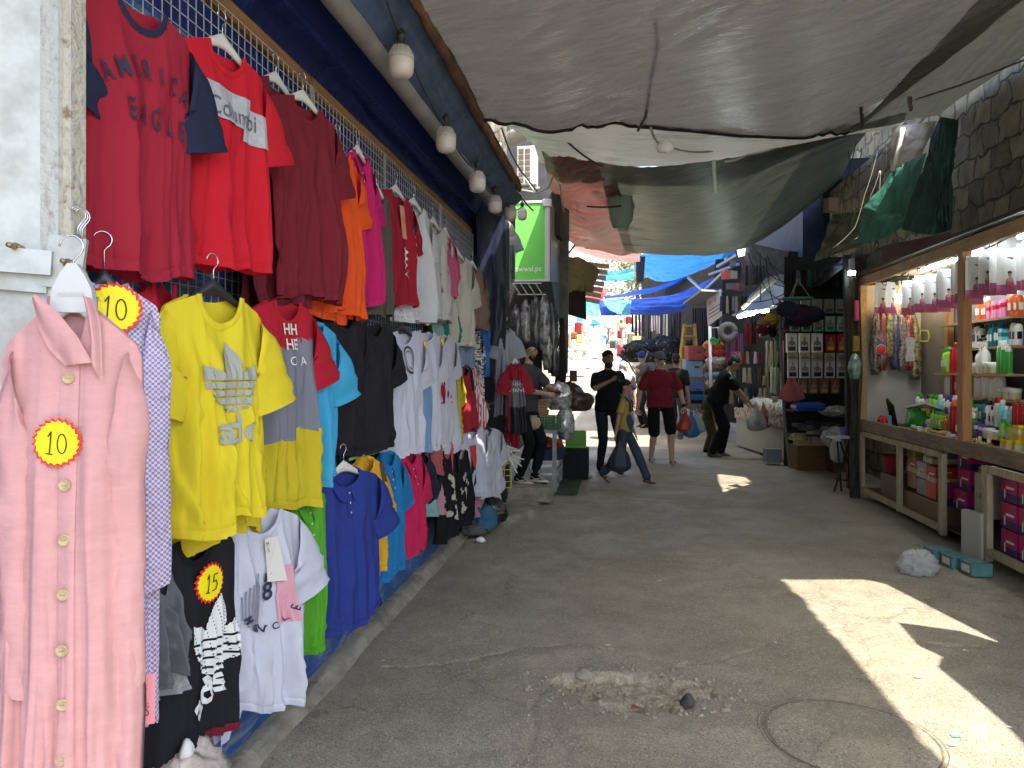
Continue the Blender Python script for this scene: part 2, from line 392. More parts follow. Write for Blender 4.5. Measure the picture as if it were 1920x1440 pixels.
o, _ = tarp([[(2.25, 4.28, 3.86), (2.9, 4.28, 4.02), (3.5, 4.25, 4.3)], [(2.2, 5.6, 3.76), (2.8, 5.8, 3.92), (3.45, 6, 4.14)],
             [P(1590, 252, 7.1), P(1680, 232, 7.6), P(1760, 216, 8.3)]], 70, 70, .018, 8, (2, 10), tg2, 'canopy_tarp', diag=.9)
tag(o, 'greenish grey tarpaulin sheet running along the stone wall at upper right', 'tarpaulin')
# edge ropes and the seam cord of the big tarp
BLK = M('black_cord', (.012, .012, .012), .7)
def cord(nm, pts, r, mat, label, cat='cord', group=None, sag=0, n=6):
    b = MB(); q = []
    for i in range(len(pts)-1):
        a = Vector(pts[i]); c = Vector(pts[i+1]); m = 10 if sag else 6
        for k in range(m): t = k/m; q.append(a.lerp(c, t)-Vector((0, 0, sag*4*t*(1-t)*(c-a).length)))
    q.append(Vector(pts[-1])); b.tube(q, r, n); return tag(b.build(nm, mat, None, True), label, cat, group)
nu = 260; e = [av[200*(nu+1)+i] for i in range(0, nu+1, 5)]
b = MB(); b.tube([p-Vector((0, 0, .012)) for p in e], .012, 6); tag(b.build('hem_rope', BLK, None, True), 'black rope sewn along the far edge of the big silver tarpaulin', 'rope')
e = [P(1252, -40, 4.1), P(1240, 60, 4.45), P(1222, 150, 5.1), P(1210, 215, 5.65), P(1196, 240, 5.8)]
b = MB(); b.tube([p+Vector((0, 0, -.02)) for p in e], .011, 6); tag(b.build('seam_cord', M('grey_cord', (.10, .09, .085), .8), None, True), 'grey cord running along the seam of the big silver tarpaulin', 'cord')
cord('support_rope', [P(1965, 95, 6.2), P(1800, 160, 6.6), P(1690, 195, 6.9), P(1605, 200, 6.6)], .008, M('rope_brown', (.09, .075, .06), .9), 'frayed brown rope under the tarpaulin at upper right', 'rope')
def rag(px, py, d, w, h, mat, label, seed=1):
    p = P(px, py, d); b = MB()
    b.grid(lambda u, v: (p.x+(u-.5)*w*(1-.5*v)+.03*nz(v*3, seed), p.y+.03*nz(u*3, v*3, seed), p.z-v*h+.01*nz(u*6, v*6)), 5, 8)
    tag(b.build('rag', mat, None, True), label, 'rag')
RG = M('rag_dark', (.03, .028, .03), .9)
rag(1597, 172, 6.3, .16, .10, RG, 'black torn patch hanging from the rope under the big tarpaulin', 3)
rag(1706, 172, 6.6, .05, .17, M('rag_brown', (.10, .09, .08), .9), 'brown rag strip dangling from the frayed rope', 6)
rag(1615, 200, 6.3, .03, .17, RG, 'thin dark strip dangling beside the black torn patch', 9)
# second and third tarps
tg3 = TM('tarp_pale', (.17, .17, .145), .38, .15, .15)
Z = Vector((0, 0, 1))
o, _ = tarp([[P(905, 196, 5.3), P(1120, 214, 5.7), P(1330, 232, 6.1), P(1700, 214, 7.2)],
             [P(940, 232, 6.4), P(1120, 246, 6.5), P(1330, 252, 6.7), P(1690, 234, 7.9)],
             [P(990, 262, 7.4), P(1140, 268, 7.3), P(1330, 272, 7.3), P(1665, 243, 8.7)],
             [P(1012, 306, 9.3), P(1135, 318, 9.3), P(1318, 306, 9.5), P(1650, 244, 10.1)]], 110, 60, .03, 21, (2, 12), tg3, 'canopy_tarp', diag=.2)
tag(o, 'pale grey tarpaulin strip hung just behind the big silver tarpaulin', 'tarpaulin')
tg4 = TM('tarp_green_grey', (.085, .092, .068), .42, .13, .25)
o, _ = tarp([[P(1120, 306, 8.6), P(1230, 312, 8.8), P(1350, 300, 9), P(1470, 276, 9.3), P(1640, 236, 9.8)],
             [P(1140, 372, 10.2), P(1240, 392, 10.3), P(1370, 388, 10.5), P(1480, 345, 10.8), P(1600, 285, 11)],
             [P(1160, 440, 12.1), P(1250, 455, 12.2), P(1370, 446, 12.2), P(1470, 404, 12.6), P(1585, 322, 12.6)],
             [P(1172, 472, 13.3), P(1255, 480, 13.3), P(1370, 472, 13.2), P(1460, 432, 13.0), P(1575, 345, 12.9)]], 150, 90, .035, 33, (1.6, 12), tg4, 'canopy_tarp', diag=-.35)
tag(o, 'large sagging greenish grey tarpaulin in the middle of the street', 'tarpaulin')
tg5 = TM('tarp_red', (.10, .09, .068), .42, .18, 0, col2=(.22, .04, .035), vs=1.6)
o, _ = tarp([[P(1015, 285, 8.4), P(1070, 300, 8.6), P(1150, 312, 8.7)], [P(1030, 345, 10), P(1085, 370, 10), P(1165, 375, 10)],
             [P(1035, 400, 12), P(1100, 425, 12), P(1180, 440, 12)], [P(1050, 452, 14), P(1120, 473, 14), P(1200, 480, 14)]], 100, 100, .06, 41, (1.6, 16), tg5, 'canopy_tarp', diag=-.25)
tag(o, 'faded red and brown creased tarpaulin left of the sagging green one', 'tarpaulin')
o, _ = tarp([[P(1062, 455, 14.3), P(1120, 468, 14.3), P(1200, 475, 14.3)], [P(1070, 465, 15.6), P(1130, 486, 15.6), P(1200, 492, 15.6)]], 40, 16, .03, 44, (2, 10), TM('tarp_mauve', (.26, .17, .16), .5, .5), 'canopy_tarp')
tag(o, 'mauve strip of tarpaulin under the red one', 'tarpaulin')
# blue tarps further down
tb = TM('tarp_blue', (.03, .15, .40), .35, .5, .25)
tb2 = TM('tarp_blue_deep', (.012, .06, .38), .35, .45, .2)
tb3 = TM('tarp_cyan', (.10, .42, .62), .4, .6, .15)
def far_tarp(c, mat, label, amp=.05, sd=1, nu=60, nv=24, wr=(2, 9)):
    o, _ = tarp(c, nu, nv, amp, sd, wr, mat, 'blue_tarp'); tag(o, label, 'tarpaulin')
far_tarp([[P(1195, 478, 15.5), P(1290, 470, 15.5), P(1400, 448, 15)], [P(1190, 505, 17.5), P(1270, 505, 17.3), P(1400, 466, 16.5)], [P(1195, 520, 19), P(1250, 528, 18.7), P(1330, 503, 18)]], tb, 'torn light blue tarpaulin hung under the green one far down the street', .06, 51)
far_tarp([[P(1192, 475, 15.8), P(1210, 478, 15.8)], [P(1193, 530, 16.2), P(1207, 530, 16.2)]], TM('tarp_slate', (.06, .07, .09), .6, .3), 'dark grey flap hanging at the left end of the torn light blue tarpaulin', .03, 52, 10, 20)
far_tarp([[P(1130, 556, 21), P(1200, 545, 21), P(1290, 522, 20)], [P(1135, 560, 22.5), P(1205, 553, 22.4), P(1290, 532, 21)]], tb2, 'deep blue tarpaulin roof, the upper one of the two blue stall roofs', .04, 53)
far_tarp([[P(1122, 562, 19.6), P(1190, 560, 19.4), P(1280, 545, 18.8), P(1368, 508, 18)], [P(1126, 590, 19.2), P(1200, 590, 19), P(1280, 580, 18.4), P(1366, 522, 17.7)]], tb2, 'long deep blue tarpaulin valance, the lower one of the two blue stall roofs', .05, 54)
far_tarp([[P(1128, 560, 19.3), P(1155, 562, 19.3), P(1184, 562, 19.3)], [P(1140, 578, 19), P(1160, 588, 19), P(1182, 590, 19)]], tb3, 'pale cyan cloth flap hanging from the left end of the blue valance', .03, 55, 24, 16)
far_tarp([[P(1098, 566, 24), P(1126, 566, 24)], [P(1100, 592, 23.8), P(1124, 594, 23.8)]], tb3, 'small cyan awning flap beyond the blue valance', .03, 56, 16, 12)
far_tarp([[P(1100, 545, 25), P(1120, 538, 25), P(1142, 542, 25)], [P(1098, 565, 24.6), P(1124, 566, 24.6), P(1130, 560, 24.6)]], TM('tarp_scarlet', (.65, .06, .05), .5, .5), 'small red awning far down on the left of the blue tarpaulins', .04, 57, 16, 12)
far_tarp([[P(1125, 510, 30), P(1188, 505, 30)], [P(1128, 528, 30), P(1188, 524, 30)]], tb3, 'small far blue tarpaulin seen through the gap', .05, 59, 16, 12)
# wooden batten, blue canopy, fascia, pipe, wood edge
WOOD = M('batten_wood', (.26, .13, .05), .75, var=.25, vs=12, bump=.3, stretch=(4, .4, 4))
OLDW = M('old_wood_orange', (.20, .095, .04), .85, var=0, col2=(.05, .04, .035), vs=7, bump=.6, stretch=(3, .7, 3))
rn = random.Random(2); y0 = 1.6
for L_ in (2.1, 1.25, 1.2, 1.2, .8):
    b = MB(); b.bar((-1.545, y0, 2.93), (-1.545, min(7.95, y0+L_-.03), 2.925), .03, .075)
    tag(b.build('batten', WOOD), ['long brown wooden batten nailed along the top of the wire mesh', 'second brown batten along the top of the wire mesh', 'third brown batten along the top of the wire mesh', 'fourth brown batten along the top of the wire mesh', 'last short batten at the far end of the wire mesh'][[2.1, 1.25, 1.2, 1.2, .8].index(L_) if y0 < 5.5 or L_ == .8 else 3], 'batten', 'battens above the wire mesh'); y0 += L_
DBL = M('tarp_navy', (.010, .022, .13), .5, var=.3, vs=5, bump=.5, bs=12, stretch=(1, 3, 1)); DBL2 = M('tarp_navy_dark', (.006, .012, .09), .6, bump=.4, bs=9)
o, _ = tarp([[(-1.58, 1, 2.70), (-1.58, 8.2, 2.70)], [(-1.56, 1, 3.02), (-1.56, 8.2, 3.02)], [(-1.42, 1, 3.10), (-1.42, 8.2, 3.08)]], 160, 20, .02, 61, (18, 3), DBL, 'navy_sheet')
tag(o, 'wrinkled navy blue plastic sheet above the wooden battens', 'plastic sheet')
o, _ = tarp([[(-1.44, 1, 3.08), (-1.44, 8.2, 3.06)], [(-1.34, 1, 3.26), (-1.34, 8.2, 3.24)], [(-1.16, 1, 3.24), (-1.16, 8.2, 3.22)]], 80, 12, .006, 62, (10, 3), DBL2, 'canopy_lining')
tag(o, 'dark blue lining of the recess behind the grey pipe', 'plastic sheet')
o, _ = tarp([[(-1.18, 1, 3.07), (-1.18, 7.8, 3.05)], [(-.98, 1, 3.24), (-.98, 7.8, 3.22)]], 160, 20, .008, 63, (14, 4), M('tarp_faded_blue', (.055, .085, .16), .6, var=.3, vs=6, bump=.5, bs=10), 'canopy_fascia')
tag(o, 'faded blue fascia sheet between the grey pipe and the wood edge', 'plastic sheet')
b = MB(); b.tube([(-1.2, .8+i*.4, 3.08+.004*sin(i)) for i in range(18)], .055, 18)
tag(b.build('pipe', M('pipe_grey', (.25, .245, .23), .55, var=.15, vs=5, bump=.1), None, True), 'long grey plastic pipe under the blue canopy', 'pipe')
b = MB()
def wf(u, v):
    y = .8+6.6*u; a = 2*pi*v
    return (-.955+.03*cos(a)+.014*nz(y*3, v*4), y, 3.245+.045*sin(a)+.02*nz(y*4, v*3, 5))
b.grid(wf, 160, 10); tag(b.build('roof_edge_board', OLDW, None, True), 'rotten orange brown board along the edge of the blue canopy', 'board')
o, _ = tarp([[(-1.0, 1, 3.30), (-1.0, 7.3, 3.30)], [(-1.6, 1, 3.55), (-1.6, 7.3, 3.55)]], 20, 6, .01, 64, (3, 3), M('roof_felt', (.05, .05, .05), .9), 'canopy_roof'); tag(o, 'dark roof sheet on top of the blue canopy', 'roof')
# wire mesh panels
WIRE = M('wire_white', (.5, .51, .5), .45, spec=.5); y0 = 1.35
lab = ['nearest white wire mesh panel, behind the red shirts', 'second white wire mesh panel from the camera, behind the orange and magenta shirts', 'third white wire mesh panel, behind the white shirts', 'farthest white wire mesh panel, at the end of the blue wall']
for k, L_ in enumerate((2.35, 1.2, 1.6, 1.5)):
    y1 = y0+L_-.04; t = thing('wire_mesh_panel', lab[k], 'wire mesh', (-1.52, y0, .95), 0, 'wire mesh panels on the blue wall')
    b = MB(); n = int((y1-y0)/.052)
    for i in range(n+1): y = y0+(y1-y0)*i/n; b.bar((-1.52, y, .95), (-1.52, y, 2.9), .003)
    for i in range(38): z = .95+1.95*i/37; b.bar((-1.516, y0, z), (-1.516, y1, z), .003)
    b.build('wires', WIRE, t, world=True)
    for yy in (y1+.004, y0-.004): b = MB(); b.bar((-1.52, yy, .94), (-1.52, yy, 2.91), .011); b.build('edge_rod', M('rod_grey', (.38, .38, .36), .5), t, world=True)
    y0 += L_
# bulbs
bulb = None; BW = M('bulb_shell', (.62, .56, .53), .35, tl=.15, spec=.5); BB = M('bulb_base', (.42, .39, .36), .5)
bl = ['nearest white LED bulb hanging under the blue canopy', 'second white LED bulb from the camera', 'third white LED bulb from the camera', 'fourth white LED bulb along the wire', 'fifth LED bulb in front of the green sign', 'last and smallest LED bulb in front of the green sign']
for k, (px, py, d) in enumerate([(752, 118, 3.75), (836, 264, 4.75), (895, 342, 5.8), (928, 384, 6.8), (957, 400, 7.7), (979, 402, 8.6)]):
    p = P(px, py, d)
    if bulb is None:
        bulb = thing('led_bulb', bl[k], 'light bulb', p, 0, 'LED bulbs along the canopy')
        b = MB(); b.lathe([(0.001, -.075), (.03, -.073), (.05, -.062), (.06, -.045), (.063, -.02), (.063, .01), (.061, .02)], 24); b.build('diffuser', BW, bulb, True)
        b = MB(); b.lathe([(.064, .016), (.065, .026), (.056, .045), (.040, .072), (.024, .082), (.022, .085)], 24)
        for i in range(16): a = 2*pi*i/16; b.bar((.06*cos(a), .06*sin(a), .03), (.036*cos(a), .036*sin(a), .078), .004, .01)
        b.build('heat_sink', BB, bulb, 'auto')
        b = MB(); b.lathe([(.02, .085), (.02, .11), (.024, .112), (.024, .145), (.016, .155), (.006, .17)], 14); b.build('socket', M('socket_black', (.03, .03, .03), .5), bulb, True)
    else: bulb2 = dup(bulb, p, 0, bl[k], 'LED bulbs along the canopy', (1, 1, 1) if k < 5 else (.85, .85, .9))
pts = [P(720, -20, 3.2), P(752, 62, 3.75), P(836, 235, 4.75), P(895, 318, 5.8), P(928, 364, 6.8), P(957, 385, 7.7), P(979, 385, 8.6)]
cord('bulb_wire', pts, .006, M('wire_grey', (.05, .05, .05), .6), 'dark electric wire looping between the LED bulbs', 'wire', sag=.05)
# white metal shutter door at the left edge
MP = M('door_paint_white', (.50, .53, .51), .5, var=0, col2=(.36, .36, .33), vs=5, bump=.5, bs=9, spec=.5, thr=(.42, .6))
RUST = M('door_rust', (.46, .43, .36), .8, var=.0, col2=(.22, .16, .10), vs=14, bump=.8, thr=(.60, .68))
a = P(140, 400, 1.80); d2 = Vector((a.x, a.y, 0)); dr = Vector((-.92, -.40, 0)).normalized()
t = thing('metal_door', 'open white painted metal shop door with peeling edge and bolts at far left', 'door', (d2.x, d2.y, 0))
b = MB(); n_ = Vector((-dr.y, dr.x, 0))
b.bar(d2+dr*.06+Vector((0, 0, 1.7)), d2+dr*1.0+Vector((0, 0, 1.7)), .03, 3.3); b.build('door_leaf', MP, t, world=True)
b = MB(); b.bar(d2+Vector((0, 0, .05)), d2+Vector((0, 0, 3.35)), .05, .02); b.build('edge_strip', RUST, t, world=True)
b = MB(); b.bar(d2+dr*.035+Vector((0, 0, .05)), d2+dr*.035+Vector((0, 0, 3.35)), .055, .045); b.build('edge_frame', M('door_frame_white', (.48, .48, .44), .6, var=0, col2=(.33, .29, .22), vs=22, bump=.6, thr=(.55, .68)), t, world=True)
fr = -n_ if n_.y > 0 else n_
def onDoor(px, py, off=.02):
    # intersect the pixel ray with the door plane pushed out by off
    o_ = Vector((0, 0, CH)); r = P(px, py, 1)-o_; q = d2+fr*(.015+off); s = (q-o_).dot(fr)/r.dot(fr); return o_+r*s
b = MB(); p1 = onDoor(0, 478); p2 = onDoor(100, 495); b.bar(p1-dr*-.2, p2, .035, .055); b.build('hasp_bar', M('galvanised', (.38, .39, .38), .45, metal=.5, var=.2, vs=9), t, world=True)
b = MB(); p1 = onDoor(88, 488, .012); p2 = onDoor(158, 498, .012); b.bar(p1, p2, .02, .12); b.build('hasp_plate', MP, t, world=True)
b = MB(); p1 = onDoor(-20, 520, .01); p2 = onDoor(90, 530, .01); b.bar(p1, p2, .016, .05); b.build('lower_plate', MP, t, world=True)
for px, py in ((38, 468), (135, 497)):
    p = onDoor(px, py, .0); b = MB(); b.tube([p, p+fr*.035], .011, 10); b.tube([p+fr*.03, p+fr*.075], .006, 10); b.build('bolt', M('brass_old', (.34, .25, .12), .4, metal=.7), t, True, world=True)
DOOR_D2 = d2; DOOR_FR = fr; DOOR_DR = dr
# ================================================================== GARMENTS
PLW = M('hanger_white', (.62, .61, .56), .4, spec=.5); PLK = M('hanger_black', (.02, .02, .022), .4, spec=.5); CHR = M('hook_metal', (.6, .6, .6), .25, metal=.9)
def hanger(world, rz, label, mat=None, w=.40, txt=None, hookh=.10, parentless=True):
    """world = point where the hook's base meets the shoulder bar"""
    t = thing('clothes_hanger', label, 'hanger', world, rz)
    b = MB(); mat = mat or PLW
    def f(u, v):
        x = (u-.5)*w; s = abs(u-.5)*2; top = .0-.085*s**1.25+.02*(1-s)**3; h = .035*(1-s)+.014*s+.02*(1-s)**4; a = 2*pi*v
        return (x, .008*sin(a)*(1.2-.3*s), top-h/2+h/2*cos(a))
    b.grid(f, 24, 8); b.build('bar', mat, t, True)
    b = MB(); r = .022; q = [(0, 0, 0), (0, 0, hookh*.45)]
    for i in range(11): a = -pi*.35+i*pi*1.35/10; q.append((r*cos(a)-.004, 0, hookh*.45+.028+r*sin(a)))
    b.tube(q, .0022, 6); b.build('hook', CHR, t, True)
    if txt:
        V, FF = text(txt, .012); b = MB(); b.add([(x, -.0125, z+.0) for x, z in V], FF); b.build('lettering', M('relief_grey', (.45, .45, .43), .5), t)
    return t
class Cloth:
    def __init__(s, W, L, seed, fold=.02, un=.36, nd=.085, slope=.05, flare=.06, D=.045, hemw=.012, narrow=0, nk=5):
        s.W, s.L, s.fold, s.un, s.nd, s.slope, s.flare, s.D, s.hemw, s.narrow = W, L, fold, un, nd, slope, flare, D, hemw, narrow
        r = random.Random(seed); s.r = r; s.seed = seed
        s.wv = [(r.uniform(1.2, 2.0)*(1+.75*i), r.uniform(0, 6.28), r.uniform(.6, 1.1)/(1+.55*i), r.uniform(-1.6, 1.6)) for i in range(nk)]
        s.lean = r.uniform(-.02, .02)
    def hw(s, t): return s.W/2*(1-.05*math.exp(-((t-.30)/.12)**2)+s.flare*t-s.narrow*ss(.15, 1, t))
    def ztop(s, u, back=False):
        a = abs(u)
        if a < s.un: return -(s.nd if not back else s.nd*.22)*sqrt(max(0, 1-(a/s.un)**2))*(1 if not back else 1)
        return -s.slope*((a-s.un)/(1-s.un))**1.1-(.02*ss(.9, 1, a))
    def wave(s, u, t):
        a = .12+.88*ss(.05, .75, t); v = 0
        for k, ph, am, dr in s.wv: q = k*pi*u*(1-.12*t)+ph+dr*t; v += am*(sin(q)+.38*sin(2*q+1.1+ph))
        v += .9*nz(u*2.5+s.seed, t*2.2)+.5*nz(u*7+s.seed, t*3, 4)*a
        r_ = nz(u*3.4+s.seed*1.7, t*1.3-u*1.2, 11); v += .9*max(0, 1-abs(r_)*9)*(.4+.6*t)
        return v*a*s.fold*1.2
    def y(s, u, t, back=False):
        e = max(0, 1-abs(u)**3.2); d = s.D*(.45+.55*ss(0, .3, t))
        drag = .35*s.fold*sin(9*(abs(u)*1.1+t*1.6)+s.seed)*math.exp(-((t-.28)/.18)**2)*e
        if back: return d*.7*e+s.wave(u*.9+.3, t)*.55+.003
        return -d*e-s.wave(u, t)+drag
    def hem(s, u): return s.hemw*(sin(3*u+s.seed)+.6*sin(7*u+s.seed*2))
    def pt(s, u, t, back=False, off=0):
        z0 = s.ztop(u, back); z = z0+(-s.L+s.hem(u)-z0)*t
        return Vector((u*s.hw(t)+s.lean*t+.006*nz(t*5, u, s.seed), s.y(u, t, back)-off, z))
    def on(s, x, z, off=.004):
        u = x/s.hw(.3); tt = .3
        for _ in range(6):
            z0 = s.ztop(max(-1, min(1, u))); tt = max(0, min(1, (z-z0)/(-s.L+s.hem(u)-z0))); u = (x-s.lean*tt-.006*nz(tt*5, u, s.seed))/s.hw(tt)
        return Vector((x, s.y(max(-1, min(1, u)), tt)-off, z))
def body(c, name, mats, parent, mf=None, nu=104, nv=56, label=None):
    b = MB()
    def f(u, v):                                       # u goes round the body: front 0..0.5, back 0.5..1
        if u <= .5: return c.pt(-1+4*u, v)
        return c.pt(3-4*u, v, True)
    TV = [.957*i/(nv-5) for i in range(nv-4)]+[.961, .965, .975, .988, 1.0]; f0 = f
    def f(u, v):
        k = TV[round(v*nv)]; p = f0(u, k); g_ = .0028*math.exp(-((k-.961)/.0025)**2)
        if k > .9625: g_ = -.0012
        return p+Vector((0, g_ if u <= .5 else -g_, 0))
    b.grid(f, nu, nv, (lambda u, v: (lambda uu, bk: mf(uu, -(c.ztop(uu, bk)*(1-v)-c.L*v)/c.L, bk))((-1+4*u) if u < .5 else (3-4*u), u >= .5)) if mf else None)
    # doubled hem
    o = b.build(name, mats, parent, True)
    return o
def sleeve(c, sd, mats, parent, ln=.2, w0=.115, w1=.10, out=.45, long=0, mf=None, seed=0, fw=0):
    b = MB(); W2 = c.W/2; n = 20; m = 14 if not long else 34
    r = random.Random(c.seed*7+sd+seed); tw = r.uniform(-.05, .05)
    def f(u, v):
        a = 2*pi*u
        L = long or ln; o_ = out*(1-.75*ss(0, .6, v*L/.55)) if long else out
        dx = 0; k = 10
        # centre line
        q = v*L; bend = .06*ss(.3, 1, v) if long else 0
        cx = sd*(W2-.055+.02+q*out*(1 if not long else math.exp(-q*2.2)*.8)) ; cz = -c.slope-w0-.002-q*(.86 if not long else .98)
        cy = -.004-fw*v-(.03*v if long else 0)+.012*nz(v*3, sd, c.seed)
        w = w0+(w1-w0)*min(1, v*1.0) if not long else w0+(w1-w0)*ss(0, .35, v)
        th = (.032 if not long else .034)*(1-.25*v)
        ang = out*.9*ss(0, .7, v) if not long else out*.6*ss(0, .3, v)*(1-ss(.4, .8, v))
        # major axis turns from vertical (armhole) to across the sleeve
        s0 = ss(0, .45, v) if not long else ss(0, .22, v)
        ax = Vector((sd*(.18+.72*s0), 0, .98-.72*s0)).normalized()
        wr = 1+.12*nz(cos(a)*2, v*5, c.seed+sd)+.06*nz(sin(a)*5, v*14, c.seed)
        p = Vector((cx, cy, cz))+ax*cos(a)*w*wr+Vector((0, sin(a)*th*(1+.5*nz(cos(a)*3, v*6, c.seed)), 0))
        if long: p += Vector((0, .006*nz(v*22, cos(a)*2, 1), 0))
        return p
    b.grid(f, n, m, mf); return b.build('sleeve', mats, parent, True)
def crew(c, mat, parent, w=.02):
    b = MB()
    for back in (False, True):
        def f(u, v):
            q = (-1+2*u)*c.un*(1-.0); p = c.pt(q, 0, back, .003 if not back else -.003)
            nx = q/c.un; d = Vector((nx*.8, 0, -sqrt(max(0, 1-nx*nx))*(1 if not back else .9)-.12)).normalized()
            return p+d*w*v+Vector((0, (-.0022 if not back else .0022)*sin(pi*min(1, v*1.0)), 0))
        b.grid(f, 28, 3)
    return b.build('collar', mat, parent, True)
def polo(c, mat, parent, mat2=None, up=.03, wd=.05, plk=.14):
    b = MB()
    for sd in (-1, 1):
        def f(u, v):
            # u: back centre -> front opening
            if u < .5: q = sd*c.un*sin(pi*u); p = c.pt(q*.98, 0, True)
            else: q = sd*c.un*cos(pi*(u-.5)*.93); p = c.pt(q*.98, 0, False)
            o_ = Vector((q/c.un, -.9*ss(.4, 1, u)+.5*(1-ss(0, .5, u)), 0)); o_ = o_.normalized() if o_.length > .01 else Vector((0, -1, 0))
            top = p+Vector((0, 0, up*(1-.5*u)))+o_*.002
            if v < .35: return p.lerp(top, v/.35)
            k = (v-.35)/.65; w = wd*(1+.45*ss(.6, 1, u))
            return top+(o_*(.016+.02*(1-u))+Vector((sd*.016*ss(.5, 1, u), -.004, -w)))*k
        b.grid(f, 24, 8)
    b.build('collar', mat, parent, True)
    if plk:
        b = MB(); b.grid(lambda u, v: c.on((u-.5)*.03+.004, -c.nd+.012-plk*v, .0055), 3, 14); b.build('placket', mat2 or mat, parent, True)
        for i in range(3):
            p = c.on(.004, -c.nd-.02-i*.045, .009); b = MB(); b.ell(p, (.005, .002, .005), 8, 5); b.build('button', M('button_pale', (.6, .6, .58), .3), parent, True)
def prt(c, items, mat, parent, name='print', off=.009, label=None):
    """items: (verts xz, faces, x, z, rot)"""
    b = MB()
    for V, FF, x0, z0, r in items:
        cr, sr = cos(r), sin(r)
        b.add([c.on(x0+x*cr-z*sr, z0+x*sr+z*cr, off) for x, z in V], FF)
    o = b.build(name, mat, parent)
    if label: o['label'] = label
    return o
def rectg(w, h, n=8): return [((i/n-.5)*w, (j/n-.5)*h) for j in range(n+1) for i in range(n+1)], [(j*(n+1)+i, j*(n+1)+i+1, (j+1)*(n+1)+i+1, (j+1)*(n+1)+i) for j in range(n) for i in range(n)]
def leaf(w, h, lean, n=10):
    """pointed leaf standing up, base at 0"""
    V = []; FF = []
    for j in range(n+1):
        v = j/n; k = sin(pi*min(1, .12+v*.88))**.75*(1-.15*v) if v < 1 else 0
        for i in (-1, -.33, .33, 1): x = i*w/2*k; z = v*h; V.append((x*cos(lean)+z*sin(lean), z*cos(lean)-x*sin(lean)))
    for j in range(n):
        for i in range(3): a = j*4+i; FF.append((a, a+1, a+5, a+4))
    return V, FF
def band_cut(V, FF, bands):
    """drop faces whose centre height falls inside one of the bands"""
    out = []
    for f in FF:
        z = sum(V[i][1] for i in f)/len(f)
        if not any(a < z < b for a, b in bands): out.append(f)
    return V, out
def star(n=22, r0=.85): return [((1 if i % 2 == 0 else r0)*cos(2*pi*(i+(.55 if i % 2 == 0 else 0))/(2*n)), (1 if i % 2 == 0 else r0)*sin(2*pi*(i+(.55 if i % 2 == 0 else 0))/(2*n))) for i in range(2*n)]
YS = M('tag_yellow', (.85, .72, .01), .5); RS = M('tag_red', (.75, .03, .02), .5); INK = M('ink_black', (.03, .03, .02), .6); TAGW = M('tag_white', (.7, .68, .6), .6)
def sticker(c, x, z, r, txt, parent, off=.012, sq=1, T=None):
    p = c.on(x, z, off) if T is None else None
    # read the slope of the cloth there so that the card leans with it
    def W_(dx, dz, o): return Vector((x+dx*sq, p.y-o+.04*dx+2.2*dx*dx*(1 if dx < 0 else .5)-1.2*(dz+.02)**2*0+.0035*nz(dx*30, dz*30, r*99), z+dz))
    b = MB(); pts = star(); N_ = len(pts); b.add([W_(a*r, q*r, 0) for a, q in pts]+[W_(a*r*.5, q*r*.5, 0) for a, q in pts]+[W_(0, 0, 0)], [(i, (i+1) % N_, N_+(i+1) % N_, N_+i) for i in range(N_)]+[(N_+i, N_+(i+1) % N_, 2*N_) for i in range(N_)]); s = b.build('price_tag', RS, parent)
    b = MB(); pts = star(22, .9); b.add([W_(a*r*.86, q*r*.86, .002) for a, q in pts]+[W_(a*r*.43, q*r*.43, .002) for a, q in pts]+[W_(0, 0, .002)], [(i, (i+1) % N_, N_+(i+1) % N_, N_+i) for i in range(N_)]+[(N_+i, N_+(i+1) % N_, 2*N_) for i in range(N_)]); b.build('yellow_face', YS, s)
    if txt:
        ST = {'1': [[(-.12, .22), (.02, .42), (-.05, -.40)], [(-.20, -.38), (.08, -.42)]], '0': [[(.18*cos(t_*.52+1.2)+.02, .36*sin(t_*.52+1.2)-.04) for t_ in range(13)]], '5': [[(.22, .36), (-.10, .34), (-.14, .02), (.06, .08), (.17, -.10), (.08, -.34), (-.16, -.38)]]}
        b = MB(); n_ = len(txt)
        for i_, ch in enumerate(txt):
            for pl in ST[ch]:
                q2 = []
                for k_ in range(len(pl)-1):
                    for f_ in (0, .5): q2.append((pl[k_][0]*(1-f_)+pl[k_+1][0]*f_, pl[k_][1]*(1-f_)+pl[k_+1][1]*f_))
                q2.append(pl[-1]); b.tube([W_((a+(i_-(n_-1)/2)*.42)*r*.95, q*r*1.05, .0045) for a, q in q2], r*.026, 5)
        b.build('price', INK, s)
    s['label'] = 'spiky yellow price star with red points' + (' reading '+txt if txt else '')
    return s
GR = 'clothes hung on the blue wall'
def place(name, label, cat, x, pl, pr, pt, pb, turn=0, group=None):
    """root of a garment whose body spans columns pl..pr on the plane x; returns root, width, length"""
    a = PXX(pl, 700, x); c = PXX(pr, 700, x); w = (c-a).length; m = (a+c)/2
    pc = (pl+pr)/2; d = DX(960+F*(((m.x*CA+m.y*SA))/(-m.x*SA+m.y*CA)), x)
    zt = CH+(HZ-pt)/F*d; zb = CH+(HZ-pb)/F*d
    t = thing(name, label, cat, (m.x, m.y, zt), pi/2-turn, group)
    return t, w/max(.5, cos(turn*.6)), zt-zb
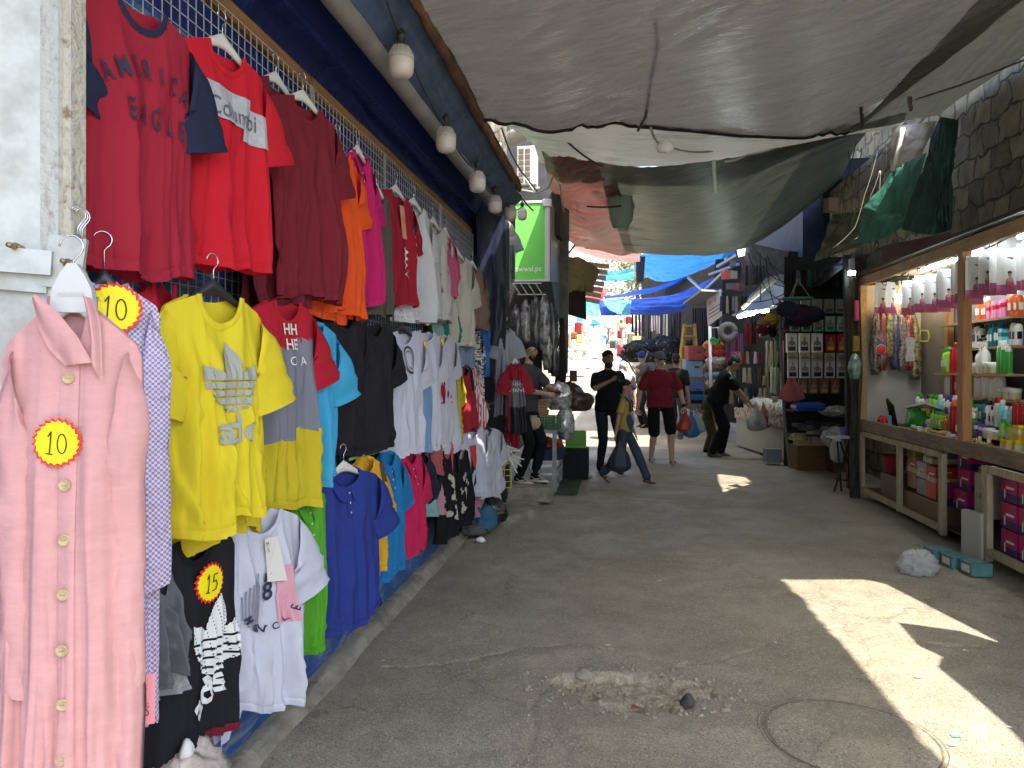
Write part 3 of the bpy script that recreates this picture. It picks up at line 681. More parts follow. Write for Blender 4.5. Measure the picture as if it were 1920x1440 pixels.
def tee(label, x, pl, pr, pt, pb, col, sl=None, turn=.12, neck='crew', seed=1, slv=True, mats=None, mf=None, colr=None, fold=.02, cat='t-shirt', name='t_shirt', un=.36, nd=.075, ln=.2, D=.045, hang=None, hlabel=None, slm=None, flare=.05, out=.45, narrow=0, L=None, Wd=None, w0=.11, fw=0, nk=5, hemw=.012):
    t, w, l = place(name, label, cat, x, pl, pr, pt, pb, turn)
    if L: l = L
    if Wd: w = Wd
    c = Cloth(w, l, seed, fold, un, nd, flare=flare, D=D, narrow=narrow, nk=nk, hemw=hemw)
    f = mats or FAB(col)
    body(c, 'body', f, t, mf)
    if slv:
        for sd in (-1, 1): sleeve(c, sd, slm or FAB(sl or col), t, ln, w0, w0*.9, out, fw=fw, seed=seed)
    if neck == 'crew': crew(c, FAB(colr or sl or col, .85), t)
    if neck == 'polo': polo(c, FAB(colr or col), t)
    if hang is not None:
        p = Vector(t.location)+Vector((0, 0, .035 if hang != 'in' else .03)); hanger(p, t.rotation_euler.z, hlabel, hang if not isinstance(hang, str) else None, min(.42, w*.8))
    return t, c
# ---- row 1
CR = '#B4213C'
t, c = tee('large crimson t-shirt with navy sleeves and black college lettering, nearest in the top row', -1.33, 148, 340, 2, 516, CR, '#2C3350', turn=.14, seed=11, ln=.20, fold=.010, out=.35, w0=.13, fw=.02)
ink = M('print_navy', (.025, .03, .06), .7)
def arc_text(s, size, R, z, sx=.6, x0=.025):
    it = []; n = len(s); st = size*.66
    for i, ch in enumerate(s):
        V, FF = text(ch, size, bold=.012); V = [(x*sx, q) for x, q in V]; a = (i-(n-1)/2)*st/R; it.append((V, FF, x0+R*sin(a), z-R*(1-cos(a)), -a*.9))
    return it
prt(c, arc_text('AMERICAN', .078, .30, -.195)+arc_text('EAGLE', .080, 3, -.325), ink, t, label='navy lettering reading AMERICAN EAGLE')
t, c = tee('bright red t-shirt with a pale grey block reading Columbi across the chest', -1.34, 350, 474, 92, 505, '#E00D2B', turn=.2, seed=12, ln=.20, hang=PLW, hlabel='white plastic hanger holding the bright red Columbi shirt', fold=.018, fw=.02)
V1, F1 = rectg(c.W*.62, .115, 10); V2, F2 = rectg(c.W*.36, .12, 8)
prt(c, [(V1, F1, -.10*c.W, -.205, -.02), (V2, F2, .30*c.W, -.245, -.02)], M('print_heather', (.42, .42, .46), .9, var=.12, vs=60), t, 'chest_panel', .007)
V, FF = text('Columbi', .088); prt(c, [([(x*.8, z) for x, z in V], FF, .0, -.225, -.03)], M('print_grey', (.13, .13, .15), .8), t, 'lettering', .012)
tee('maroon t-shirt with a boxed white logo, tucked behind another maroon one', -1.40, 468, 560, 158, 575, '#7E2133', turn=.12, seed=13, hang=PLW, hlabel='white hanger of the rear maroon shirt', fold=.02)
t, c = tee('plain maroon t-shirt in front, right of the Columbi shirt', -1.33, 522, 608, 192, 560, '#85202F', turn=.22, seed=14, hang=PLW, hlabel='white hanger of the front maroon shirt', fold=.022, ln=.22)
# adidas type box of the rear maroon shirt
b = MB(); q = thing('boxed_label', 'small white card lettered db tucked between the maroon shirts', 'label card', PXX(494, 365, -1.31), pi/2-.2); b.prism([(-.035, -.05), (.035, -.05), (.035, .05), (-.035, .05)], .002); b.build('card', M('print_maroon', (.12, .01, .03), .8), q)
V, FF = text('db', .085, bold=.02); b = MB(); b.add([(x*.8, -.003, z) for x, z in V], FF); b.build('lettering', TAGW, q)
tee('plain orange t-shirt beside the maroon ones', -1.34, 603, 660, 283, 590, '#FF5A0A', turn=.15, seed=15, fold=.018, hang=PLW, hlabel='white hanger of the orange shirt')
tee('orange shirt hems sticking out low behind the orange t-shirt', -1.38, 556, 640, 330, 600, '#F5560C', seed=16, fold=.016, slv=False, neck=None)
t, c = tee('magenta pink polo shirt in the top row', -1.34, 646, 693, 290, 568, '#D3126E', turn=.1, seed=17, neck='polo', fold=.022, hang=PLW, hlabel='white hanger of the magenta polo')
tee('olive grey sleeveless shirt between the magenta and crimson ones', -1.35, 684, 726, 360, 592, '#5F5C4F', turn=.1, seed=18, slv=False, fold=.015, hang=PLW, hlabel='white hanger of the olive grey shirt')
t, c = tee('crimson t-shirt with a white patterned print and an orange tag', -1.34, 716, 766, 362, 575, '#A8142F', turn=.12, seed=19, fold=.02, hang=PLW, hlabel='white hanger of the crimson printed shirt')
sp = [];
for i in range(9):
    V, FF = rectg(.05, .012, 2); sp.append((V, FF, .06, -.34-i*.02, .6*(1 if i % 2 else -1)))
prt(c, sp, TAGW, t)
b = MB(); b.add([c.on(.0+dx, -.17+dz, .02) for dx, dz in ((-.03, -.11), (.035, -.11), (.035, .09), (-.03, .09))], [(0, 1, 2, 3)]); q = b.build('paper_tag', M('tag_orange', (.55, .28, .15), .6), t); V, FF = text('5', .07); b = MB(); b.add([c.on(x, -.17+z, .023) for x, z in V], FF); b.build('price', M('tag_print', (.75, .1, .02), .6), q)
wh = '#D9D8DC'
tee('white t-shirt with a rounded neck, first of the white ones in the top row', -1.33, 754, 795, 385, 605, wh, turn=.15, seed=20, fold=.02, hang=PLW, hlabel='white hanger of the first white shirt')
tee('off white t-shirt behind the first white one', -1.36, 790, 832, 420, 598, '#C9C8C4', turn=.1, seed=21, fold=.02, hang=PLW, hlabel='white hanger of the off white shirt')
tee('dusty pink t-shirt high near the far end of the mesh', -1.34, 822, 846, 438, 556, '#C25378', turn=.1, seed=22, hang=PLW, hlabel='white hanger of the dusty pink shirt', fold=.02)
tee('teal and black shirt under the dusty pink one', -1.38, 826, 848, 548, 640, '#2B8270', turn=.1, seed=23, neck=None, slv=False)
tee('mint shirt behind the teal one', -1.41, 812, 832, 575, 655, '#8FB7AB', turn=.1, seed=24, neck=None, slv=False)
tee('cream long shirt near the far end of the mesh', -1.33, 840, 872, 478, 650, '#C9C5B8', turn=.2, seed=25, fold=.02, ln=.28, hang=PLW, hlabel='white hanger of the cream shirt')
tee('pale blue shirt hem below the cream one', -1.37, 840, 878, 570, 688, '#8094B2', turn=.1, seed=26, neck=None, slv=False)
tee('beige brown shirt last in the top row', -1.32, 872, 897, 498, 615, '#8A7166', turn=.15, seed=27, fold=.02, hang=PLW, hlabel='white hanger of the beige brown shirt')
ZB = M('cloth_zebra', (.03, .03, .035), .9, var=0, col2=(.55, .55, .55), vs=34, stretch=(.25, .25, 2.2), vd=2, thr=(.48, .52))
tee('black and white zebra striped dress at the far end', -1.36, 874, 896, 615, 802, None, turn=.1, seed=28, mats=ZB, slm=ZB, neck=None)
ST = M('cloth_redstripe', (.35, .06, .09), .9, var=0, col2=(.55, .5, .5), vs=30, stretch=(2.4, 2.4, .02), vd=1, thr=(.48, .52))
tee('narrow trousers with red and white stripes hanging beside the zebra dress', -1.29, 884, 900, 690, 815, None, turn=.1, seed=29, mats=ST, neck=None, slv=False, cat='trousers', name='striped_trousers')
# ---- row 2
t, c = tee('red t-shirt with grey lower half behind the yellow one', -1.36, 258, 330, 530, 850, None, '#C41230', turn=.1, seed=31, mats=[FAB('#CC1030'), FAB('#8C8E9A')], mf=lambda u, v, k: 1 if v > .48 else 0, colr='#C41230', ln=.16)
yl = '#F2DC10'
t, c = tee('yellow t-shirt with a grey three leaf emblem and the letters adc', -1.23, 332, 458, 555, 985, yl, turn=.30, seed=32, hang=PLK, hlabel='black hanger inside the yellow shirt', fold=.026, ln=.22, fw=.03, nd=.085, D=.06, out=.34, nk=6, hemw=.02)
gp = M('print_silver', (.33, .34, .30), .6)
bands = [(.052+.022*i, .056+.022*i) for i in range(3)]
def trefoil(c, t, x, z, s, mat, rot=0):
    st = .0032; V = {}; FF = []
    def ins(a, b):
        for lean in (0, -.68, .68):
            p = a*cos(lean)-b*sin(lean); q = a*sin(lean)+b*cos(lean)+(.0 if lean == 0 else .0); h = .20 if lean == 0 else .165
            if 0 < q < h and abs(p) < (.036 if lean == 0 else .040)*(sin(pi*min(1, (q/h)*.86+.10)))**.8*(1 if q/h < .8 else ((1-q/h)/.2)**.6): return True
        return a*a/.052**2+(b-.02)**2/.034**2 < 1
    for j in range(-8, 66):
        for i in range(-50, 51):
            a = (i+.5)*st; b = (j+.5)*st
            if not ins(a, b): continue
            if b < .085 and (b+.02) % .024 < .0058: continue
            if (i*3+j) % 7 == 0 and j % 3 == 0: continue
            q = []
            for di, dj in ((0, 0), (1, 0), (1, 1), (0, 1)):
                k = (i+di, j+dj)
                if k not in V: V[k] = len(V)
                q.append(V[k])
            FF.append(tuple(q))
    vs = [(i*st*s, j*st*s) for i, j in V]
    return prt(c, [(vs, FF, x, z, rot)], mat, t, 'emblem')
def old_trefoil(c, t, x, z, s, mat, rot=0, rows=True, full=False, mat_off=.005):
    it = []
    for lean, w, h in ((0, .062, .20), (-.75, .062, .15), (.75, .062, .15)):
        V, FF = leaf(w*s, h*s, lean, 22)
        V, FF = band_cut(V, FF, [((.045+.03*i)*s, (.0535+.03*i)*s) for i in range(3)])
        V = [(a, q+(-.012*s if lean else 0)) for a, q in V]
        it.append((V, FF, x, z, rot))
    V, FF = rectg(.10*s, .035*s, 6); V = [(a*(1-.5*(q < 0)*(-q)/(.0175*s)), q) for a, q in V]; it.append((V, FF, x, z-.005*s, rot))
    prt(c, it, mat, t, 'emblem', mat_off)
trefoil(c, t, .01, -.34, 1.0, gp)
V, FF = text('adc', .115, bold=.028); prt(c, [(V, FF, .015, -.405, 0)], gp, t, 'lettering')
V, FF = text('®', .03); prt(c, [(V, FF, .10, -.365, 0)], gp, t, 'trademark_sign')
# second yellow shirt behind it
tee('second yellow t-shirt directly behind the emblem one, hem hanging lower', -1.30, 316, 462, 560, 1008, '#E6CF10', turn=.12, seed=33, fold=.02, ln=.24, fw=.01, hemw=.025)
t, c = tee('red, grey and yellow colour block t-shirt beside the yellow one', -1.31, 486, 570, 565, 955, None, '#C91330', turn=.22, seed=34, mats=[FAB('#C91330'), FAB('#8A8C99'), FAB('#DDC814')], mf=lambda u, v, k: (0 if v < .17+.05*(u < .2) else 1 if v < .64-.05*(u > .2) else 2) if not k else 0, colr='#C91330', fold=.014, D=.05, fw=.02)
V, FF = text('O  A', .05); prt(c, [(V, FF, .03, -.235, 0)], TAGW, t, 'lettering')
V, FF = text('HH\nHE', .06, bold=.02); prt(c, [(V, FF, .0, -.14, 0)], TAGW, t, 'chest_letters')
tee('dark red t-shirt seen below and behind the yellow shirts', -1.38, 465, 530, 700, 972, '#B01428', turn=.0, seed=35, fold=.02, neck=None, slv=False)
t, c = tee('sky blue polo shirt with a price star', -1.31, 548, 612, 608, 905, '#3FB4E4', turn=.3, seed=36, neck='polo', fold=.016, fw=.02, out=.4)
sticker(c, -.02, -.20, .062, '5', t, .02)
bk = '#26242A'
tee('long black t-shirt next to the sky blue polo', -1.35, 606, 672, 588, 845, bk, turn=.1, seed=37, fold=.016)
tee('black t-shirt with open sleeve, second of the two plain black ones', -1.31, 666, 724, 605, 845, bk, turn=.18, seed=38, fold=.018)
t, c = tee('white t-shirt with a round black badge print', -1.30, 728, 776, 622, 855, '#D6D7E4', turn=.22, seed=39, fold=.02, hang=PLK, hlabel='black hanger of the round badge shirt')
ring = []
for r0, r1 in ((.085, .072), (.055, .05)):
    V = [(r*cos(2*pi*k/28)*.8, r*sin(2*pi*k/28)) for r in (r0, r1) for k in range(28)]; ring.append((V, [(k, (k+1) % 28, 28+(k+1) % 28, 28+k) for k in range(28)], .02, -.17, 0))
prt(c, ring, INK, t)
tee('second white t-shirt peeking out left of the round badge one', -1.36, 724, 770, 640, 868, '#C9CAD8', turn=.1, seed=40, fold=.02)
t, c = tee('white t-shirt with a pale blue side panel', -1.31, 776, 812, 620, 845, None, '#D6D7E4', turn=.2, seed=41, mats=[FAB('#D6D7E4'), FAB('#7FA3CC')], mf=lambda u, v, k: 1 if (u < .1 and v > .3) else 0, colr='#D6D7E4', fold=.018)
sticker(c, -.09, -.12, .05, '', t, .02)
t, c = tee('white t-shirt with a small chest mark, third of the white ones in the middle row', -1.33, 805, 842, 625, 850, '#CFD0DC', turn=.15, seed=42, fold=.02)
sticker(c, -.05, -.07, .045, '', t, .02)
tee('small red garment beside the white shirts', -1.33, 817, 838, 688, 755, '#A8182E', seed=43, neck=None, slv=False)
tee('small salmon printed garment under the red one', -1.34, 822, 838, 752, 882, '#D0565A', seed=44, neck=None, slv=False)
tee('small yellow polo shirt near the far end', -1.31, 838, 858, 682, 835, '#C9B22A', turn=.1, seed=45, neck='polo')
tee('small red and black garment beside the yellow polo', -1.31, 857, 880, 688, 812, None, seed=46, neck=None, slv=False, mats=[FAB('#1E1B20'), FAB('#A3202E')], mf=lambda u, v, k: 1 if v > .35 or abs(u) < .4 else 0)
# ---- row 3
t, c = tee('black t-shirt with a white three leaf emblem and the number 15 price star', -1.30, 290, 418, 1003, 1400, None, '#26262C', turn=.22, seed=51, mats=[FAB('#222228'), FAB('#7A1830')], mf=lambda u, v, k: 1 if v > .93 and u > .1 else 0, colr='#1B1B20', fold=.014, slv=False)
wp = M('print_white', (.66, .68, .68), .7)
trefoil(c, t, .045, -.42, 1.15, wp, -.12); V, FF = text('ads', .115, bold=.028); prt(c, [(V, FF, .02, -.485, .45)], wp, t, 'lettering')
V, FF = text('WADAD', .016); prt(c, [(V, FF, -.0, -.02, 0)], wp, t, 'neck_label')
sticker(c, .03, -.15, .065, '15', t, .016)
tee('grey t-shirt sleeve and side between the lilac shirt and the black one', -1.28, 270, 322, 1065, 1270, '#6C6E76', turn=.1, seed=52, neck=None, slv=False)
tee('pale grey t-shirt low behind the lilac checked shirt', -1.31, 262, 318, 1100, 1290, '#A9ABB0', turn=.1, seed=62, neck=None, slv=False)
t, c = tee('white t-shirt with a round MONCLE print and a hanging paper label', -1.27, 428, 532, 960, 1335, '#D9DBEA', turn=.30, seed=53, fold=.024, ln=.22, fw=.02, nk=6, hemw=.03, out=.42)
V = [(.11*cos(2*pi*k/40), .115*sin(2*pi*k/40)) for k in range(40)]
lh = [(V[k][0], V[k][1]) for k in range(40)]
def strip_half(x0, x1, n):
    it = []
    for i in range(n):
        x = x0+(x1-x0)*(i+.5)/n; h = sqrt(max(0, .115**2-x*x))*1.9; V_, F_ = rectg(abs(x1-x0)/n*.55, h, 6); it.append((V_, F_, x, -.31, 0))
    return it
prt(c, strip_half(-.112, -.03, 9), M('print_grey_blue', (.22, .22, .3), .8), t, 'emblem_half')
V, FF = rectg(.07, .2, 8); prt(c, [([(x+(.01 if z > 0 else 0), z) for x, z in V], FF, .065, -.30, .05)], M('print_pink', (.6, .3, .36), .8), t, 'emblem_half')
b_ = []
for i, ch in enumerate('MONCLE'):
    V, FF = text(ch, .034, bold=.02); a = (i-2.5)*.42; b_.append((V, FF, .105*sin(a), -.30-.105*cos(a), a))
V, FF = text('M', .045, bold=.02); b_.append((V, FF, .0, -.225, 0)); V, FF = text('8', .09, bold=.02); b_.append((V, FF, 0, -.275, 0))
prt(c, b_, ink, t, 'lettering', .012)
b = MB(); b.add([c.on(dx+.02, -.15+dz, .02) for dx, dz in ((-.03, -.09), (.045, -.10), (.03, .06), (-.03, .06))], [(0, 1, 2, 3)]); q = b.build('paper_label', M('label_card', (.62, .6, .54), .6), t)
V, FF = text('M\nS', .02); b = MB(); b.add([c.on(x+.0, -.12+z, .0225) for x, z in V], FF); b.build('lettering', INK, q)
tee('orange garment barely showing under the sleeve of the white print shirt', -1.36, 412, 434, 1120, 1200, '#D58A2A', seed=63, neck=None, slv=False)
t, c = tee('bright green polo shirt', -1.30, 540, 596, 918, 1220, '#5FB52A', turn=.25, seed=54, neck='polo', fold=.016, slv=False)
t, c = tee('royal blue polo shirt on a white hanger', -1.26, 600, 682, 885, 1172, '#2C3F94', turn=.28, seed=55, neck='polo', fold=.016, hang=PLW, hlabel='white hanger inside the royal blue polo', ln=.2, fw=.02)
tee('second royal blue shirt just showing left of the blue polo', -1.33, 592, 640, 920, 1150, '#2A3A88', seed=64, neck=None, slv=False)
t, c = tee('golden yellow polo shirt in the bottom row', -1.28, 662, 704, 862, 1085, '#F0B414', turn=.2, seed=56, neck='polo', fold=.016)
t, c = tee('azure blue polo shirt in the bottom row', -1.28, 708, 742, 852, 1078, '#1180BE', turn=.2, seed=57, neck='polo', fold=.018)
b = MB(); q = PXX(712, 850, -1.25); cord('green_strap', [PXX(655, 862, -1.33), PXX(705, 848, -1.3), PXX(726, 838, -1.28)], .008, M('strap_green', (.28, .5, .12), .6), 'green strap above the golden yellow polo', 'strap')
cord('khaki_sleeve', [PXX(706, 868, -1.26), PXX(716, 905, -1.24)], .035, FAB('#5E5238'), 'khaki sleeve hanging between the yellow and azure polos', 'sleeve')
t, c = tee('cerise pink polo shirt with a deep front placket', -1.27, 748, 783, 850, 1040, '#D51356', turn=.15, seed=58, neck='polo', fold=.02)
tee('navy shirt in the bottom row next to the cerise polo', -1.32, 783, 802, 850, 938, '#2B2B40', seed=59, turn=.1)
tee('mint garment under the navy shirt', -1.35, 786, 812, 890, 968, '#8DB9B5', seed=65, neck=None, slv=False)
tee('salmon shorts above the pink garment', -1.33, 802, 822, 822, 890, '#B95A58', seed=66, neck=None, slv=False, cat='shorts', name='shorts')
tee('pale pink garment with a dark trim', -1.32, 814, 830, 885, 962, '#C893A0', seed=67, neck=None, slv=False)
for k, (a, d_, lb) in enumerate(((822, 846, 'black t-shirt with a pale figure print, left of the pair'), (847, 872, 'black t-shirt with a pale figure print, right of the pair'))):
    t, c = tee(lb, -1.29, a+1, d_, 842+k*2, 1010-k*22, '#17171C', turn=.15, seed=70+k, hang=PLW, hlabel='white hanger of the '+('left' if k == 0 else 'right')+' black figure print shirt')
    it = []; rr = random.Random(k)
    for i in range(14): V, FF = leaf(.04, .05, rr.uniform(-2, 2), 4); it.append((V, FF, rr.uniform(-.05, .06), -.2-.025*i, 0))
    prt(c, it, M('print_beige', (.4, .36, .3), .8), t)
t, c = tee('white t-shirt with a red and black square print', -1.26, 868, 893, 806, 922, '#C9CBDA', turn=.3, seed=72, hang=PLK, hlabel='black hanger of the red square print shirt', L=.58)
V, FF = rectg(.12, .18); prt(c, [(V, FF, -.02, -.22, 0)], M('print_red', (.5, .03, .04), .7), t, 'red_square'); V, FF = rectg(.09, .13); prt(c, [(V, FF, .0, -.27, 0)], INK, t, 'black_square', .008)
tee('plain white t-shirt last in the bottom row', -1.24, 896, 920, 804, 930, '#C6C8D4', turn=.3, seed=73, hang=PLK, hlabel='black hanger of the last white shirt', L=.63)
tee('pink garment under the red square print shirt', -1.30, 874, 896, 900, 966, '#C28493', seed=74, neck=None, slv=False)
# ---- lilac checked shirt
def checked():
    m = bpy.data.materials.new('cloth_lilac_check'); m.use_nodes = True; t = m.node_tree; N = t.nodes; L = t.links; p = N['Principled BSDF']
    c = N.new('ShaderNodeTexCoord'); ch = N.new('ShaderNodeTexChecker'); ch.inputs['Scale'].default_value = 150; mp = N.new('ShaderNodeMapping'); mp.inputs['Scale'].default_value = (1, .02, 1)
    L.new(c.outputs['Object'], mp.inputs[0]); L.new(mp.outputs[0], ch.inputs[0]); ch.inputs[1].default_value = (.62, .58, .68, 1); ch.inputs[2].default_value = (.30, .22, .42, 1)
    L.new(ch.outputs[0], p.inputs['Base Color']); p.inputs['Roughness'].default_value = .95
    n = N.new('ShaderNodeTexNoise'); n.inputs['Scale'].default_value = 60; b = N.new('ShaderNodeBump'); b.inputs['Strength'].default_value = .8; b.inputs['Distance'].default_value = .02
    L.new(c.outputs['Object'], n.inputs['Vector']); L.new(n.outputs[0], b.inputs['Height']); L.new(b.outputs[0], p.inputs['Normal']); return m
LC = checked()
p = P(206, 540, 1.95); t = thing('checked_shirt', 'long lilac and white checked shirt dress with long sleeves behind the pink dress', 'shirt', p, pi/2-.95)
c = Cloth(.235, 1.12, 81, .016, .34, .07, D=.05, nk=6); body(c, 'body', LC, t); polo(c, LC, t, plk=0, wd=.055)
for sd in (-1, 1): sleeve(c, sd, LC, t, 0, .068, .046, .10, long=.66)
sticker(c, .01, -.055, .068, '10', t, .03)
b = MB()
for i in range(5):
    q = c.on(.0, -.2-.15*i, .007); b = MB(); b.ell(q, (.008, .003, .008), 10, 5); b.build('button', TAGW, t, True)
hanger(Vector(p)+Vector((-.03, .02, .035)), pi/2-.95, 'black plastic hanger of the lilac checked shirt', PLK, .16, hookh=.14)
# ---- pink dress
PK = M('cloth_pink_linen', (.54, .29, .285), .88, var=.05, vs=16, bump=.12, bs=40, tl=.08, spec=.15, stretch=(1, 1, 2.6))
p = P(138, 574, 1.52); t = thing('pink_dress', 'long dusty pink button front dress hanging nearest the camera', 'dress', p, pi/2-1.28)
c = Cloth(.258, 1.30, 91, .012, .26, .09, slope=.085, flare=.10, D=.045, nk=8)
body(c, 'body', PK, t, nu=96, nv=80)
for sd in (-1, 1): sleeve(c, sd, PK, t, 0, .066, .036, .03, long=.62, fw=-.035)
# collar: two big flaps
for sd, tip in ((-1, (.035, -.215)), (1, (.085, -.150))):
    b = MB()
    if sd < 0: pin = [(-.050, .018), (-.015, -.012), (.022, -.06), (.050, -.112)]; pout = [(-.062, .006), (-.052, -.04), (-.032, -.085), (-.004, -.118)]
    else: pin = [(.034, .018), (.040, -.015), (.046, -.06), (.046, -.10)]; pout = [(.046, .013), (.060, -.03), (.064, -.09), (.066, -.152)]
    def cf(u, v, a=pin, q=pout):
        s = min(2.999, u*3); i = int(s); f = s-i
        A_ = Vector(a[i]).lerp(Vector(a[i+1]), f); B_ = Vector(q[i]).lerp(Vector(q[i+1]), f); k = A_.lerp(B_, v)
        base = c.on(k.x, min(k.y, -.0), .006); return Vector((k.x, base.y-.012*sin(pi*min(1, v+.12))-.006-.008*(1-v)*(1-u), k.y))
    b.grid(cf, 20, 10); b.build('collar', PK, t, True)
b = MB()
def cb(u, v):
    a = -1+2*u; return Vector((a*.048-.005, .022*(1-a*a)+.01-.01*v, .020-.035*v-.012*(1-a*a)*v))
b.grid(cb, 14, 4); b.build('collar_back', PK, t, True)
b = MB(); b.grid(lambda u, v: c.on((u-.5)*.034+.004, -.115-1.13*v, .0035), 4, 60); b.build('placket', PK, t, True)
BT = M('button_wood', (.40, .30, .17), .45, var=.2, vs=60, spec=.5); BD = M('button_dark', (.15, .11, .07), .45, spec=.5)
for i in range(8):
    z = -.142-.175*i if i == 0 else -.142-.205-.104*(i-1)
    q = c.on(.002, z, .0075); b = MB(); T = Matrix.Translation(q) @ Matrix.Rotation(pi/2, 4, 'X')
    b.lathe([(.0105, -.0015), (.0115, 0), (.0112, .002), (.0095, .0028), (.0085, .0016), (.001, .0015)], 20, T)
    o = b.build('button', BT if i != 3 else BT, t, True)
    b = MB()
    for dx in (-.0025, .0025): b.ell(q+Vector((dx, -.0022, 0)), (.0012, .0008, .0012), 6, 4)
    b.build('thread_holes', BD, o)
sticker(c, -.012, -.265, .050, '10', t, .016, .92)
T_ = hanger(Vector(p)+Vector((0, 0, .022)), pi/2-1.28, 'white plastic hanger of the pink dress, hooked on the door bolt', M('hanger_grey_white', (.50, .50, .49), .4, spec=.5), .13, txt='POLENEE', hookh=.15)
b = MB(); b.prism([(-.042, -.035), (.042, -.035), (.036, .012), (.02, .045), (.008, .062), (-.008, .062), (-.02, .045), (-.036, .012)], .02); b.build('hub', M('hanger_grey_white'), T_, 'auto')
# pink arabic card tag
q = P(270, 1312, 1.6); t = thing('pink_tag', 'pink card tag with dark arabic lettering under the sleeve of the pink dress', 'tag', q, pi/2-1.1)
b = MB(); b.prism([(-.020, -.052), (.020, -.052), (.022, .052), (-.020, .052)], .002); b.build('card', M('card_pink', (.75, .28, .32), .5), t)
ar = ''.join(chr(k) for k in reversed((0xFEB3, 0xFEE0, 0xFEB4, 0xFE92, 0xFEF4, 0xFEDE)))
V, FF = text(ar, .020, bold=.01); b = MB(); b.add([(-z, -.0025, x*1.0) for x, z in [(a, q2) for a, q2 in V]], FF); b.build('lettering', M('ink_plum', (.08, .02, .05), .6), t)
# three spare hooks on the edge
for i in range(3):
    b = MB(); q = P(146+i*4, 402+i*2, 1.78); b.tube([q+Vector((.0, 0, -.055)), q+Vector((0, 0, -.03))]+[q+Vector((.018*cos(a)*.5, .018*cos(a)*.8, .018*sin(a))) for a in [(-.3+.14*k)*pi for k in range(9)]], .0017, 5)
    tag(b.build('wire_hook', CHR, None, True), 'one of three bare metal hanger hooks at the edge of the white door', 'hook', 'bare hanger hooks')
# plastic bag of clothes at the bottom left
def bagmat(nm, col, al=.35): return M(nm, col, .15, spec=.6, alpha=al, bump=.8, bs=12)
def crumple(name, label, cen, r, mat, cat='plastic bag', seed=1, n=40, flat=.35, amp=.25, group=None):
    b = MB(); b2 = MB(); b2.ell((0, 0, 0), (1, 1, 1), n, n//2)
    for v in b2.v:
        v = Vector(v); k = 1+amp*(1-2*abs(nz(v.x*2+seed, v.y*2, v.z*2)))+amp*.4*(1-2*abs(nz(v.x*5+seed, v.y*5, v.z*5))); v = v*k
        b.v.append((cen[0]+v.x*r[0], cen[1]+v.y*r[1], max(cen[2]-r[2]*flat, cen[2]+v.z*r[2])))
    b.f = b2.f; b.mi = b2.mi; return tag(b.build(name, mat, None, True), label, cat, group)
q = PXX(330, 1425, -1.30); crumple('plastic_bag', 'clear plastic bag with folded garments, cut by the bottom edge at left', (q.x, q.y, q.z-.12), (.11, .16, .14), M('bag_clear_brown', (.42, .36, .33), .2, var=.5, vs=14, spec=.6), seed=3)
crumple('white_rag', 'small white crumpled tissue on the clear bag', PXX(350, 1410, -1.24), (.015, .02, .03), M('scrap_white', (.7, .7, .7), .6), 'tissue', seed=5, n=20)
# ================================================================== LEFT END: pillar, green sign, air conditioner, vendor's table
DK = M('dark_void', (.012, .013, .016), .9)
PEEL = M('peeling_black', (.018, .019, .022), .7, var=0, col2=(.20, .21, .20), vs=5, bump=.5, bs=12, thr=(.60, .63), vd=8)
x0 = -1.62; x1 = P(945, 600, 8.15).x
b = MB(); b.box(((x0+x1)/2, 8.32, 1.55), (x1-x0, .3, 3.1)); tag(b.build('pillar', PEEL), 'black pillar with peeling paint showing white patches at the end of the blue wall', 'pillar')
b = MB(); b.bar(P(888, 480, 8.0)+Vector((0, 0, 0)), P(888, 900, 8.0), .05); tag(b.build('corner_post', M('post_navy', (.02, .025, .06), .6)), 'dark navy corner post where the wire mesh ends', 'post')
o, _ = tarp([[P(893, 395, 7.9), P(948, 365, 8.1)], [P(895, 520, 7.95), P(948, 520, 8.1)], [P(897, 640, 7.95), P(935, 650, 8.1)]], 20, 30, .03, 71, (2, 6), M('sheet_black_blue', (.012, .016, .04), .45), 'hanging_sheet'); tag(o, 'dark navy plastic sheet hanging on the peeling pillar', 'plastic sheet')
o, _ = tarp([[P(896, 622, 7.85), P(920, 618, 7.9)], [P(894, 712, 7.85), P(918, 705, 7.9)]], 16, 20, .03, 72, (2, 6), M('blue_bag', (.02, .14, .45), .3, tl=.2), 'blue_plastic'); tag(o, 'blue plastic bag hanging on the peeling pillar', 'plastic bag')
# dark shop interior behind the vendor
b = MB(); b.box((-2.6, 12.2, 1.6), (1.8, 7.0, 3.2)); b.box((-2.3, 9.0, 1.6), (.02, .02, .02))
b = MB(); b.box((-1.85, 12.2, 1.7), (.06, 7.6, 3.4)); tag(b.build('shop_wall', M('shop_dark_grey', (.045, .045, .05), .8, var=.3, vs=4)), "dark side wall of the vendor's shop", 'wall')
b = MB(); b.box((-1.5, 10.6, 1.75), (.9, .05, 1.9)); tag(b.build('back_panel', M('panel_blackgrey', (.03, .03, .033), .7, var=.4, vs=7)), 'dark panel behind the vendor', 'panel')
